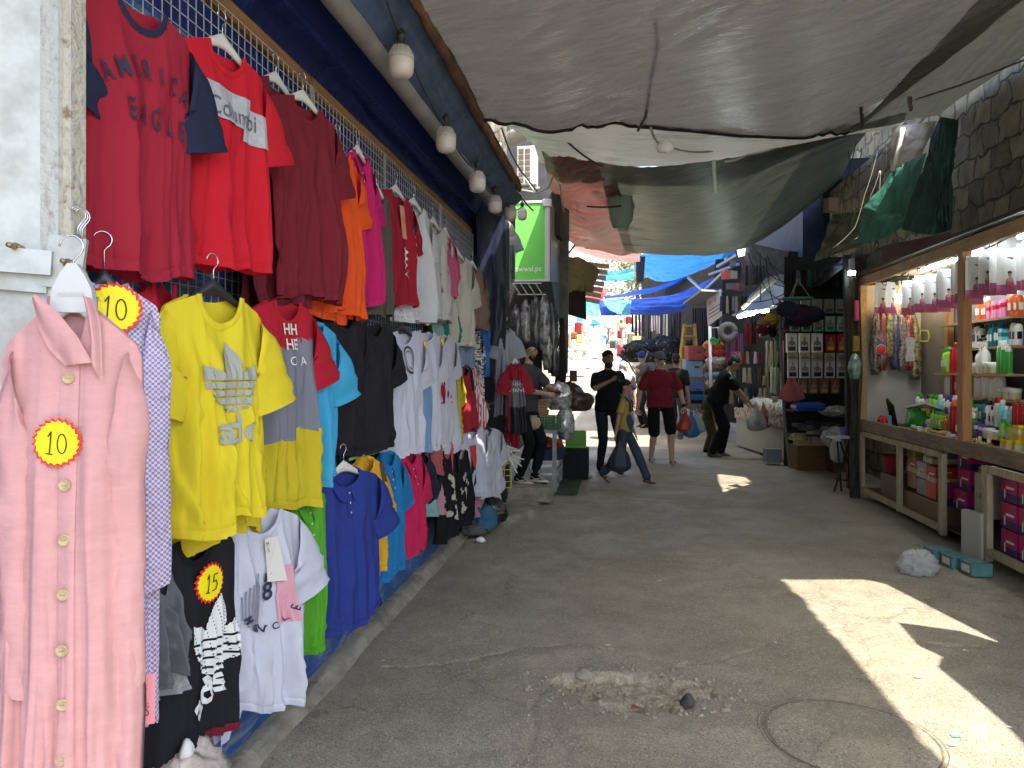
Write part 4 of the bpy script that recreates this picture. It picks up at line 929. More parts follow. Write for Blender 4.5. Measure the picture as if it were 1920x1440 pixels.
# plastic-wrapped goods hanging behind the vendor
CLR = M('clear_wrap', (.20, .20, .20), .18, var=.8, vs=9, spec=.7)
for i, (px, py, w, h) in enumerate([(968, 620, .16, .5), (985, 615, .14, .55), (1003, 610, .16, .6), (1020, 612, .16, .62), (1036, 625, .14, .6), (1028, 655, .14, .55), (1040, 670, .10, .5)]):
    q = P(px, py, 10.1); crumple('wrapped_bundle', ['clear plastic wrapped bundle hanging behind the vendor, '+s for s in ('first from the left', 'second from the left', 'third from the left', 'above his head', 'right of his head', 'by his raised hand', 'last by the grey post')][i], (q.x, q.y, q.z), (w/2, .05, h/2), CLR if i % 2 else M('wrap_dark', (.05, .05, .055), .25, var=.6, vs=12, spec=.6), 'bundle', seed=i*3+1, n=26, flat=1, amp=.3)
# green sign box
t = thing('sign_box', 'green light box sign with a white frame reading awwal.ps', 'sign', P(1000, 600, 10.0))
a, c_ = P(962, 375, 10), P(1029, 527, 10); xa, xb, za, zb = a.x-.02, c_.x, c_.z, a.z; yf = 10.0
GRN = M('sign_green', srgb('#72D05C'), .35, emit=0, var=.03, vs=2); FRW = M('sign_frame_white', (.6, .62, .6), .4)
b = MB(); b.box(((xa+xb)/2, yf, (za+zb)/2), (xb-xa-.08, .03, zb-za-.06)); b.build('face', GRN, t, world=True)
b = MB(); b.box((xb-.02, yf-.005, (za+zb)/2), (.06, .06, zb-za)); b.box(((xa+xb)/2, yf-.005, zb-.015), (xb-xa-.06, .05, .03)); b.box(((xa+xb)/2, yf-.005, za+.012), (xb-xa-.06, .05, .024)); b.build('frame', FRW, t, world=True)
b = MB(); b.box((xb+.01, yf+.9, (za+zb)/2), (.03, 1.7, zb-za)); b.build('side_panel', M('sign_side', (.22, .27, .25), .35, var=.15, vs=3, spec=.5), t, world=True)
b = MB(); b.box((xb-.02, yf-.04, zb-.04), (.12, .06, .10), bev=.01); b.build('corner_bracket', FRW, t, world=True)
V, FF = text('awwal.ps', .105, bold=.006); b = MB(); cx = xb-.10-max(x for x, z in V)*.9; b.add([(cx+x*.9, yf-.021, za+.155+z) for x, z in V], FF); b.build('lettering', M('sign_white', (.8, .82, .8), .5), t, world=True)
# soffit below the sign
b = MB(); p1, p2, p3, p4 = P(962, 528, 10), P(1034, 528, 10), P(1046, 600, 10.9), P(1006, 590, 10.9)
b.add([p1, p2, P(1052, 530, 11.5), P(1052, 600, 11.5), p3], [(0, 1, 4), (1, 2, 3, 4)]); b.build('awning', M('awning_grey', (.10, .12, .12), .5), t, world=True)
b = MB()
for k in range(4): b.bar(P(962+k*14, 532, 9.98), P(975+k*14, 552, 10.1), .012)
b.bar(P(962, 531, 9.98), P(1015, 531, 9.98), .012); b.bar(P(970, 552, 10.1), P(1024, 552, 10.1), .012); b.build('awning_frame', FRW, t, world=True)
b = MB(); b.bar(P(1049, 380, 11.6), P(1046, 700, 11.6), .09, .3); tag(b.build('grey_post', M('post_grey_green', (.13, .15, .14), .6, var=.3, vs=6)), 'thick grey green post at the right edge of the sign box', 'post')
b = MB(); b.tube([P(1046, 600, 11.3), P(1049, 650, 11.2), P(1053, 690, 11.2), P(1050, 720, 11.2)], [.10, .09, .08, .08], 10); tag(b.build('goods_bundle', M('bundle_brown', (.035, .022, .018), .8, var=.5, vs=22, bump=1), None, True), 'dark brown bundle of hanging goods on the grey green post', 'bundle')
# air conditioner
q = P(985, 310, 10.2); t = thing('air_conditioner', 'weathered white air conditioner unit with square grille above the green sign', 'air conditioner', q)
WU = M('ac_white', (.42, .42, .38), .5, var=.15, vs=6); GD = M('ac_grille', (.10, .08, .06), .8)
b = MB(); b.box((q.x+.01, q.y+.15, q.z), (.26, .3, .52), bev=.015); b.build('casing', WU, t, world=True)
b = MB()
for i in range(2):
    for j in range(6): b.box((q.x-.055+i*.085, q.y-.001, q.z-.20+j*.078), (.065, .01, .058))
b.build('grille', GD, t, world=True)
b = MB(); b.bar((q.x-.2, q.y+.1, q.z-.28), (q.x+.18, q.y+.1, q.z-.28), .03); b.bar((q.x-.2, q.y, q.z-.29), (q.x+.14, q.y, q.z-.36), .02); b.build('bracket', M('bracket_grey', (.3, .3, .28), .6), t, world=True)
q = P(990, 248, 9.6); b = MB(); b.tube([q+Vector((-.25, .3, .02)), q+Vector((-.05, .1, .03)), q+Vector((.05, -.05, .0)), q+Vector((.12, -.1, -.01))], [.10, .11, .10, .085], 14, cap=False); tag(b.build('duct', M('duct_foil', (.4, .4, .38), .35, metal=.4, bump=.8, bs=20), None, True), 'crumpled foil duct end above the air conditioner', 'duct')
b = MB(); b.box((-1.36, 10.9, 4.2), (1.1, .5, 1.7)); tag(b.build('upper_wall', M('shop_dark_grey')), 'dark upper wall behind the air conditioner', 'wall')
# pale stone strip seen above the sign
b = MB(); b.box((-2.3, 12.4, 4.6), (1.5, 7, 5.2)); tag(b.build('stone_house', M('stone_pale', (.20, .175, .135), .9, var=.6, vs=3, bump=1)), 'pale sunlit stone house rising behind the green sign', 'building')
for i, (px, r_) in enumerate(((930, .012), (934, .012), (938, .01))):
    b = MB(); b.tube([P(px, 268, 9.3), P(px+1, 350, 9.3)], r_, 6); tag(b.build('drain_pipe', FRW, None, True), 'thin white pipe on the pale stone, '+('left', 'middle', 'right')[i]+' one of three', 'pipe', 'thin white pipes above the sign')
WR = M('cable_dark', (.04, .035, .03), .7); WRL = M('cable_pale', (.35, .33, .28), .7)
for k, (pp, m_, lb) in enumerate([([P(918, 280, 8), P(950, 330, 8.6), P(975, 365, 9.3), P(1000, 395, 9.8)], WR, 'dark cable hanging in front of the air conditioner'),
    ([P(905, 250, 7), P(940, 238, 8), P(965, 300, 9), P(985, 330, 9.6), P(1010, 362, 9.8)], WR, 'dark cable looping round the air conditioner'),
    ([P(958, 240, 8.8), P(912, 330, 8), P(935, 370, 8)], WR, 'dark diagonal cable above the bulbs'),
    ([P(985, 335, 9.5), P(1005, 362, 9.4), P(1028, 352, 9.3), P(1043, 312, 9.2), P(1048, 285, 9)], WRL, 'pale cord looping from the air conditioner to the tarpaulin'),
    ([P(1043, 312, 9.2), P(1050, 350, 9.6), P(1057, 398, 10)], WRL, 'pale knotted cord hanging by the red tarpaulin'),
    ([P(1005, 238, 7.2), P(1060, 262, 7.6), P(1130, 312, 8.4)], WR, 'dark guy line crossing below the pale tarpaulin'),
    ([P(1220, 240, 5.9), P(1240, 270, 7), P(1338, 283, 8)], WRL, 'white cord under the pale tarpaulin'),
    ([P(1338, 300, 8.1), P(1341, 362, 8.1)], M('rope_white', (.6, .6, .55), .8), 'short white rope end dangling from the tarpaulin'),
    ([P(1100, 387, 9.8), P(1165, 386, 9.8)], WR, 'dark stick crossing under the red tarpaulin'),
    ([P(1360, 303, 8.2), P(1400, 290, 8.6), P(1475, 268, 9)], M('rope_white'), 'white rope along the edge of the greenish tarpaulin')]):
    cord('cable' if k < 7 or k == 8 else 'rope', pp, .011 if k != 7 else .02, m_, lb, 'cable' if k < 7 else 'rope', sag=.03)
b = MB()
q = P(1165, 385, 9.9); crumple('tarp_knot', 'torn pale green knot of tarpaulin where three sheets meet', (q.x, q.y+.1, q.z), (.13, .06, .28), M('tarp_knot', (.30, .42, .33), .4, tl=.4), 'tarpaulin', seed=8, flat=1)
q = P(1246, 276, 6.6); crumple('tarp_knot', 'small white torn tie under the pale tarpaulin', (q.x, q.y, q.z), (.06, .03, .05), M('scrap_white'), 'tarpaulin', seed=9, flat=1, n=20)
# hanging clothes at the end
def hung(label, pc, pt, pb, d, wpx, col, seed, face=-.1, sl=None, mats=None, mf=None, hl=None, hm=None, cat='t-shirt', neck='crew', slv=True, nm='t_shirt', fold=.018):
    p = P(pc, pt, d); L = (pb-pt)/F*d; w = wpx/F*d; t = thing(nm, label, cat, p, A+face)
    c = Cloth(w, L, seed, fold, .34, .07, D=.045); body(c, 'body', mats or FAB(col), t, mf)
    if slv:
        for sd in (-1, 1): sleeve(c, sd, FAB(sl or col), t, .2, .1, .09, .35)
    if neck == 'crew': crew(c, FAB(sl or col), t)
    if hl: hanger(p+Vector((0, 0, .03)), A+face, hl, hm or PLK, w*.8)
    return t, c
hung('grey white t-shirt hanging high beside the green sign', 945, 402, 552, 8.6, 24, '#A6A6AA', 101, .6, hl='black hanger of the shirt beside the green sign')
hung('striped grey shirt hanging right behind the grey white one by the sign', 957, 420, 520, 8.9, 14, '#8A929A', 102, .3, neck=None)
hung('white t-shirt hanging above the two tone one at the shop entrance', 948, 616, 780, 8.3, 40, '#A9ABB8', 103, .2, hl='black hanger at the shop entrance')
hung('second pale grey t-shirt hanging behind the white one at the entrance', 942, 640, 782, 8.45, 34, '#8F90A0', 104, .25)
t, c = hung('red, grey and dark colour block t-shirt hanging at the shop entrance', 966, 680, 812, 7.9, 34, None, 105, .1, sl='#A31C30', mats=[FAB('#A31C30'), FAB('#7C7E84'), FAB('#3A3C3C')], mf=lambda u, v, k: 0 if (u < -.72 or v < .24) else 1 if v < .6 else 2, hl='white hanger of the colour block shirt', hm=PLW)
V, FF = text('HHy\nHANE', .06); prt(c, [(V, FF, .02, -.25, 0)], TAGW, t, 'lettering')
hung('red t-shirt hem under the colour block t-shirt', 962, 775, 842, 7.98, 28, '#A31428', 106, .1, neck=None, slv=False)
# bundle of hangers
for i in range(13):
    rr = random.Random(i); q = P(950+rr.uniform(-5, 6), 838+rr.uniform(-4, 24), 7.75+rr.uniform(-.06, .1))
    h = hanger(q, A+rr.uniform(-.9, .9), 'white plastic hanger in the empty bunch hanging by the entrance', PLW, .28, hookh=.10); h['group'] = 'bunch of empty white hangers'; h.rotation_euler[1] = rr.uniform(-.5, .5)
b = MB(); q = P(952, 905, 7.7)
for z in range(6): b.bar(q+Vector((-.035, 0, -.05+z*.06)), q+Vector((.035, 0, -.05+z*.06)), .006)
b.bar(q+Vector((-.035, 0, -.05)), q+Vector((-.035, 0, .45)), .006); b.bar(q+Vector((.035, 0, -.05)), q+Vector((.035, 0, .25)), .006)
tag(b.build('wire_rack', M('wire_yellow', (.6, .62, .05), .4)), 'small yellow wire rack below the bunch of empty hangers', 'rack')
# white bag, teal cloth, rubble, kerb step
q = P(917, 955, 7.3); o, _ = tarp([[P(893, 920, 7.3), P(938, 920, 7.5)], [P(896, 955, 7.2), P(940, 950, 7.5)], [P(905, 985, 7.2), P(932, 978, 7.5)]], 24, 24, .03, 81, (2, 4), M('sack_white', (.42, .44, .40), .7, bump=.4), 'white_sack', axis=(.5, -.8, 0)); tag(o, 'white cloth sack with a black strap hanging at the foot of the wall', 'sack')
cord('sack_strap', [P(893, 930, 7.15), P(899, 960, 7.1), P(907, 988, 7.1)], .012, BLK, 'black strap of the white sack', 'strap')
crumple('teal_cloth', 'teal cloth lying crumpled at the foot of the wall', (*G(908, 1000)[:2], .10), (.10, .12, .13), M('cloth_teal', (.03, .11, .16), .9), 'cloth', seed=12)
crumple('grey_cloth', 'grey dirty cloth beside the teal one', (*G(888, 1004)[:2], .05), (.10, .12, .06), M('cloth_dirty', (.09, .09, .085), .9), 'cloth', seed=13)
crumple('black_bag', 'black rubbish bag behind the white sack', (*G(922, 985)[:2], .10), (.12, .12, .14), M('bin_bag', (.012, .012, .014), .3, spec=.6), 'plastic bag', seed=14)
for k, (px, py) in enumerate(((901, 1018), (942, 975))): p = G(px, py); crumple('white_scrap', ['white plastic scrap at the foot of the teal cloth', 'white tissue scrap on the broken step'][k], (p.x, p.y, .02), (.035, .03, .025), M('scrap_white'), 'litter', seed=20+k, n=18)
b = MB()
def stepf(u, v):
    x = -1.7+(.95+.45*0)*u*1.0; y = 7.15+2.6*v; e = 1-ss(.80, .97, u+.09*nz(v*6, 1)); f = ss(.0, .14, v+.04*nz(u*7, 3))
    return (x, y, ground_z(x, y)-.02+(.085+.018*nz(x*5, y*5)+.01*nz(x*14, y*14))*e*f)
b.grid(stepf, 60, 110); struct(b.build('broken_pavement', CONC, smooth=True))
# vendor's table
t = thing('market_table', "grey painted metal table with a lower shelf in front of the vendor", 'table', (P(1010, 900, 9.5).x, 9.5, 0))
xa = P(985, 800, 9.3).x; xb = P(1047, 800, 9.5).x; TG = M('table_grey', (.25, .25, .23), .5, var=.2, vs=8)
b = MB(); b.box(((xa+xb)/2, 9.75, .73), (xb-xa, 1.0, .04)); b.build('top', TG, t, world=True)
for x in (xa+.03, xb-.03):
    for y in (9.28, 10.22): b = MB(); b.bar((x, y, .0), (x, y, .71), .05); b.build('leg', TG, t, world=True)
b = MB(); b.bar((xa, 9.28, .25), (xb, 9.28, .25), .04); b.bar((xb-.03, 9.28, .25), (xb-.03, 10.22, .25), .04); b.build('shelf_rail', TG, t, world=True)
def crate(name, label, c, d, mat, slots=True, rz=0):
    t = thing(name, label, 'crate', c, rz); b = MB(); w, l, h = d
    b.box((0, 0, .01), (w-.02, l-.02, .012)); 
    for sx in (-1, 1):
        for k in range(5): b.box((sx*(w/2), 0, h*(.08+.21*k)), (.012, l, h*.10))
        for k in range(9): b.box((sx*(w/2), (k/8-.5)*(l-.02), h/2), (.010, .016, h))
    for sy in (-1, 1):
        for k in range(5): b.box((0, sy*(l/2), h*(.08+.21*k)), (w, .013, h*.10))
        for k in range(11): b.box(((k/10-.5)*(w-.02), sy*(l/2), h/2), (.016, .011, h))
    b.build('basket', mat, t); return t
q = P(1018, 808, 9.35); crate('green_crate', "dark green plastic crate on the vendor's table", (q.x, 9.5, .752), (.38, .32, .16), M('crate_green', (.015, .13, .045), .45))
q = P(1080, 812, 10.5); crate('green_basket', 'bright green plastic basket on the ground behind the vendor\'s table', (q.x, q.y, .42), (.26, .26, .22), M('basket_lime', (.10, .30, .03), .45))
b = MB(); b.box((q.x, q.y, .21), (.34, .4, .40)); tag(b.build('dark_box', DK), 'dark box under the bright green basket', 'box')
rn = random.Random(4)
for k in range(6):
    b = MB(); b.box((P(1028, 800, 9.6).x-.1+rn.uniform(-.02, .02), 9.62, .93+k*.032), (.20, .15, .028), rn.uniform(-.2, .2), bev=.004)
    tag(b.build('brown_packet', M('kraft', (.36, .24, .15), .7)), "brown packet in the neat stack on the vendor's table", 'packet', 'stacked brown packets')
b = MB(); b.box((P(1028, 800, 9.6).x-.08, 9.6, .845), (.3, .22, .13)); tag(b.build('carton', M('kraft2', (.42, .30, .22), .7)), 'carton inside the green crate under the brown packets', 'carton')
FOIL = M('silver_wrap', (.45, .45, .45), .2, var=.7, vs=14, metal=.3, spec=.7)
for k, (px, py, d, r, lb) in enumerate([(1047, 745, 9.9, (.15, .12, .16), "pile of silver foil packs on the vendor's table"), (1060, 795, 10.0, (.10, .14, .2), "silver packs tumbling off the right end of the vendor's table"), (1033, 738, 10.1, (.12, .1, .10), 'smaller heap of silver packs behind the brown packets'), (1080, 752, 10.8, (.2, .15, .14), 'dark wrapped packs right of the silver ones'), (1068, 735, 11.2, (.15, .12, .12), 'brown wrapped bundle behind the dark packs')]):
    q = P(px, py, d); crumple('foil_packs' if k < 3 else 'wrapped_packs', lb, q, r, FOIL if k < 3 else M('wrap_brown%d' % k, (.07, .05, .04), .3, var=.5, vs=14), 'packs', seed=30+k, flat=1, n=30)
q = P(1000, 765, 9.3); b = MB(); b.lathe([(.04, 0), (.08, .03), (.095, .08), (.08, .14), (.045, .16), (.05, .18)], 20, Matrix.Translation((q.x, q.y, .75))); tag(b.build('clay_pot', M('clay_beige', (.42, .30, .2), .7), None, True), "beige jar at the left end of the vendor's table", 'jar')
q = P(1075, 705, 10.9); b = MB(); b.box((q.x, q.y, q.z), (.10, .10, .16)); tag(b.build('brown_pot', M('pot_brown', (.07, .035, .025), .6)), 'small brown box standing on the dark wrapped packs', 'box')
crumple('blue_jeans', 'blue clothes stuffed on the lower shelf of the vendor\'s table', (P(1020, 860, 9.5).x, 9.7, .42), (.2, .25, .16), M('denim_dark', (.02, .03, .06), .9, var=.5, vs=9), 'clothes', seed=41)
crumple('red_clothes', 'red patterned cloth on top of the blue clothes', (P(1026, 845, 9.5).x, 9.6, .55), (.14, .16, .07), M('cloth_red_spot', (.30, .03, .02), .8, var=.8, vs=30), 'clothes', seed=42)
b = MB()
p = [G(1046, 840), G(1062, 890), G(1078, 925), G(1044, 918)]; b.grid(lambda u, v: Vector(P(1044+34*u, 838+85*v, 1))*0+Vector((P(1046, 880, 9.6).x+.0+.27*u, 9.05+1.6*(1-v), .012+.006*nz(u*4, v*4))), 10, 10); tag(b.build('floor_mat', M('mat_green', (.05, .075, .04), .8, var=.3, vs=9), None, True), 'dark green mat on the ground right of the vendor\'s table', 'mat')
b = MB(); q = G(1000, 925); b.box((-1.0, 8.5, .11), (.55, .28, .16), .1, bev=.01); tag(b.build('concrete_block', CONC), 'rough concrete block under the shoes of the vendor', 'block')
q = G(1085, 895); crumple('clear_bag', 'torn clear plastic bag lying right of the dark green mat', (q.x, q.y, .02), (.16, .06, .03), M('bag_torn', (.3, .34, .34), .2, spec=.6), seed=44, n=26)
# olive canvas and slatted awning behind the sign
o, _ = tarp([[P(1052, 478, 13.5), P(1090, 484, 13.4), P(1128, 508, 13.2)], [P(1052, 520, 13.5), P(1090, 520, 13.2), P(1118, 520, 13)], [P(1052, 552, 13.4), P(1078, 545, 13.2), P(1112, 548, 13)]], 50, 40, .05, 91, (1.6, 6), TM('canvas_olive', (.16, .15, .07), .7, .25), 'olive_canvas'); tag(o, 'olive green canvas sheet draped over the stall beyond the sign', 'canvas')
o, _ = tarp([[P(1052, 545, 13.9), P(1098, 540, 13.9)], [P(1052, 586, 13.9), P(1100, 600, 13.9)]], 24, 20, .03, 92, (2, 6), M('sheet_dark_brown', (.03, .025, .025), .8), 'dark_canvas'); tag(o, 'dark brown sheet hanging under the olive canvas', 'canvas')
b = MB()
for k in range(7): b.bar(P(1098, 495+k*11, 15.5-.1*k), P(1142-k*3, 500+k*11, 15.5-.1*k), .05, .09)
tag(b.build('slatted_awning', M('slat_grey', (.22, .2, .17), .7)), 'grey corrugated slat awning beyond the olive canvas', 'awning')
t = thing('floodlight', 'slim white floodlight tilted at the top right of the sign box', 'lamp', P(1062, 462, 11.6)); b = MB(); b.bar(P(1054, 478, 11.6), P(1071, 455, 11.6), .02, .10); b.build('panel', M('lamp_face_dim', (.75, .78, .74), .4, emit=.6), t, world=True); b = MB(); b.bar(P(1055, 481, 11.65), P(1073, 456, 11.65), .03, .12); b.build('housing', BLK, t, world=True)
# ================================================================== RIGHT: stone wall, cosmetics stall
def stonewall():
    m = bpy.data.materials.new('rubble_stone'); m.use_nodes = True; t = m.node_tree; N = t.nodes; L = t.links; p = N['Principled BSDF']
    c = N.new('ShaderNodeTexCoord'); sw = N.new('ShaderNodeMapping'); sw.inputs['Rotation'].default_value = (0, pi/2, pi/2); sw.inputs['Location'].default_value = (0, 0, 0)
    n = N.new('ShaderNodeTexNoise'); n.inputs['Scale'].default_value = 3.2; n.inputs['Detail'].default_value = 3; L.new(c.outputs['Object'], n.inputs['Vector'])
    sx = N.new('ShaderNodeSeparateXYZ'); L.new(c.outputs['Object'], sx.inputs[0]); cx = N.new('ShaderNodeCombineXYZ'); L.new(sx.outputs[1], cx.inputs[0]); L.new(sx.outputs[2], cx.inputs[1])
    ad = N.new('ShaderNodeVectorMath'); ad.operation = 'MULTIPLY_ADD'; L.new(n.outputs['Color'], ad.inputs[0]); ad.inputs[1].default_value = (.30, .30, 0); L.new(cx.outputs[0], ad.inputs[2])
    b = N.new('ShaderNodeTexBrick'); L.new(ad.outputs[0], b.inputs['Vector']); b.inputs['Scale'].default_value = 1; b.inputs['Brick Width'].default_value = .34; b.inputs['Row Height'].default_value = .25
    b.inputs['Mortar Size'].default_value = .018; b.inputs['Mortar Smooth'].default_value = .6; b.inputs['Color1'].default_value = (.30, .25, .15, 1); b.inputs['Color2'].default_value = (.15, .125, .08, 1); b.inputs['Mortar'].default_value = (.10, .08, .055, 1); b.inputs['Bias'].default_value = 0
    n2 = N.new('ShaderNodeTexNoise'); n2.inputs['Scale'].default_value = 6; n2.inputs['Detail'].default_value = 8; L.new(c.outputs['Object'], n2.inputs['Vector'])
    mx = N.new('ShaderNodeMix'); mx.data_type = 'RGBA'; mx.blend_type = 'OVERLAY'; mx.inputs[0].default_value = .7; L.new(b.outputs['Color'], mx.inputs[6]); L.new(n2.outputs['Fac'], mx.inputs[7]); L.new(mx.outputs[2], p.inputs['Base Color'])
    bp = N.new('ShaderNodeBump'); bp.inputs['Distance'].default_value = .05; bp.inputs['Strength'].default_value = .9; bp.invert = True
    a2 = N.new('ShaderNodeMath'); a2.operation = 'MULTIPLY_ADD'; L.new(n2.outputs['Fac'], a2.inputs[0]); a2.inputs[1].default_value = -.6; L.new(b.outputs['Fac'], a2.inputs[2]); L.new(a2.outputs[0], bp.inputs['Height']); L.new(bp.outputs[0], p.inputs['Normal']); p.inputs['Roughness'].default_value = .92
    return m
SWL = stonewall()
b = MB(); b.box((3.85, 10.2, 2.2), (.7, 12, 4.5)); tag(b.build('stone_wall', SWL), 'old rubble stone wall rising above the cosmetics stall', 'wall')
b = MB(); b.box((4.8, 4, 1.6), (2.2, 9, 3.2)); tag(b.build('rear_building', M('shop_block')), 'dark building behind the cosmetics stall', 'building')
SW = M('stall_wood', (.36, .24, .12), .65, var=.2, vs=10, bump=.2, stretch=(3, .5, 3)); SW2 = M('stall_wood_grey', (.25, .20, .135), .75, var=.25, vs=10, bump=.3, stretch=(3, .5, 3)); SWO = M('stall_wood_orange', (.38, .19, .075), .6, var=.2, vs=8, stretch=(3, 3, .4))
SX = 2.8; SY0, SY1 = 5.0, 9.42; BX = 3.46
st = thing('cosmetics_stall', 'long wooden cosmetics stall with lit shelves, counter and lower compartments on the right', 'market stall', (SX, 6.5, 0))
def sp_(name, mat, fn, sm=False, lb=None):
    b = MB(); fn(b); o = b.build(name, mat, st, sm, world=True)
    if lb: o['label'] = lb
    return o
sp_('top_beam', SW, lambda b: b.box((SX, (SY0+SY1)/2, 2.50), (.05, SY1-SY0, .10)))
sp_('roof', M('stall_roof_dark', (.05, .045, .04), .8), lambda b: b.box((SX+.36, (SY0+SY1)/2+.02, 2.60), (.80, SY1-SY0+.06, .03)))
tn = thing('added_shade_roof', 'dark sheet roof added out of view, shaped to bound the sunlit ground patch', 'roof', (3.2, 3, 2.62))  # unseen roof added here; its outline shapes the sun patch on the ground
b = MB(); pl = [(2.83, 4.95), (2.93, 4.55), (3.00, 4.15), (3.12, 3.60), (2.98, 3.78), (2.68, 3.88), (2.66, 3.5), (2.72, 3.35), (2.64, 3.2), (2.67, 2.6), (2.63, 2.1), (2.66, 1.5), (3.6, 1.5), (3.6, 4.95)]
b.add([(x, y, 2.62) for x, y in pl]+[(x, y, 2.635) for x, y in pl], [tuple(range(14)), tuple(range(27, 13, -1))]+[(i, (i+1) % 14, (i+1) % 14+14, i+14) for i in range(14)]); b.build('sheet', M('stall_roof_dark'), tn, world=True)
for yy in (1.6, 4.8): b = MB(); b.box((3.5, yy, 1.31), (.06, .06, 2.62)); b.build('post', SW2, tn, world=True)
sp_('ceiling_panel', M('ceiling_panel_white', (.62, .64, .64), .5), lambda b: b.box((SX+.35, (SY0+SY1)/2, 2.565), (.6, SY1-SY0-.1, .01)))
sp_('back_panel', M('stall_back', (.20, .19, .175), .7, var=.12, vs=3), lambda b: b.box((BX, (SY0+SY1)/2, 1.7), (.03, SY1-SY0, 1.72)))
sp_('end_panel', M('stall_end', (.40, .38, .34), .7, var=.1, vs=3), lambda b: b.box(((SX+BX)/2, SY1+.02, 1.66), (BX-SX-.02, .03, 1.6)))
PY = [9.40, 6.74, 5.06]
for i, y in enumerate(PY): sp_('post', SWO if i else SW, lambda b: b.box((SX+.0, y, 1.68), (.07, .10, 1.56)))
sp_('rear_post', SWO, lambda b: b.box((BX-.06, 8.55, 1.68), (.06, .09, 1.56)))
sp_('counter_board', M('counter_board', (.22, .165, .11), .7, var=.3, vs=8, bump=.3, stretch=(3, .5, 3)), lambda b: b.box((SX-.005, (SY0+SY1)/2, .845), (.035, SY1-SY0, .125)))
sp_('counter_top', SW2, lambda b: b.box(((SX+BX)/2, (SY0+SY1)/2, .80), (BX-SX-.04, SY1-SY0-.02, .03)))
for i, (z, ya, yb, x) in enumerate(((1.93, 6.95, 8.45, 3.25), (1.90, 5.1, 6.5, 3.2), (1.68, 6.95, 8.45, 3.26), (1.68, 5.1, 6.5, 3.22), (1.44, 6.95, 8.45, 3.2), (1.44, 5.1, 6.5, 3.16), (1.22, 5.1, 8.4, 3.22))):
    sp_('shelf', SW, lambda b: b.box(((x+BX)/2-.01, (ya+yb)/2, z), (BX-x-.04, yb-ya, .022)))
# lower frames
FRM = M('frame_pine', (.40, .34, .22), .7, var=.2, vs=9, bump=.2, stretch=(3, 3, .5))
for y, w, x in ((9.38, .07, 0), (8.18, .06, 0), (7.16, .06, 0), (7.09, .06, -.02), (6.28, .06, -.03), (6.20, .06, -.05), (5.05, .06, -.05)): sp_('lower_post', FRM, lambda b: b.box((SX-.01+x, y, .41), (.045, w, .70)))
for ya, yb, z, x in ((8.22, 9.34, .1, 0), (7.2, 8.14, .1, 0), (7.2, 9.34, .745, 0), (5.09, 6.16, .745, -.05), (5.09, 6.16, .13, -.05)): sp_('lower_rail', FRM, lambda b: b.box((SX-.012+x, (ya+yb)/2, z), (.04, yb-ya, .055)))
sp_('lower_floor', M('stall_floor_dark', (.10, .08, .06), .9), lambda b: b.box(((SX+BX)/2, (SY0+SY1)/2, .11), (BX-SX-.04, SY1-SY0-.1, .02)))
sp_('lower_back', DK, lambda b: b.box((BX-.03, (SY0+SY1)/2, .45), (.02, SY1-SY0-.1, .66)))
# lights
TUBE = M('tube_lit', (.85, .95, 1.0), .3, emit=14)
def tube_light(label, y0, y1, x, z, m=TUBE, g='lit tubes in the cosmetics stall'):
    t = thing('fluorescent_tube', label, 'fluorescent lamp', (x, (y0+y1)/2, z), 0, g)
    b = MB(); b.tube([(0, y0-(y0+y1)/2, 0), (0, y1-(y0+y1)/2, 0)], .016, 10); b.build('tube', m, t, True)
    b = MB(); b.box((0, 0, .03), (.04, y1-y0+.06, .02)); b.build('batten', FRW, t)
tube_light('lit fluorescent tube left of the orange post in the cosmetics stall', 7.0, 8.35, 3.05, 2.49)
tube_light('lit fluorescent tube right of the orange post in the cosmetics stall', 4.9, 6.3, 3.0, 2.49)
q = P(1652, 548, 9.0); t = thing('warm_bulb', 'warm glowing bulb at the far end of the cosmetics stall', 'light bulb', (3.12, 9.15, 2.28)); b = MB(); b.ell((0, 0, 0), (.035, .035, .06), 14, 10); b.build('glass', M('bulb_warm', (1, .66, .3), .3, emit=14), t, True); b = MB(); b.tube([(0, 0, .05), (0, 0, .2)], .014, 8); b.build('socket', TAGW, t, True)
t = thing('warm_bulb', 'white glowing bulb next to the warm one at the far end of the cosmetics stall', 'light bulb', (3.3, 8.9, 2.3)); b = MB(); b.ell((0, 0, 0), (.035, .035, .05), 14, 10); b.build('glass', M('bulb_cool', (1, .9, .7), .3, emit=14), t, True); b = MB(); b.tube([(0, 0, .05), (0, 0, .2)], .014, 8); b.build('socket', TAGW, t, True)
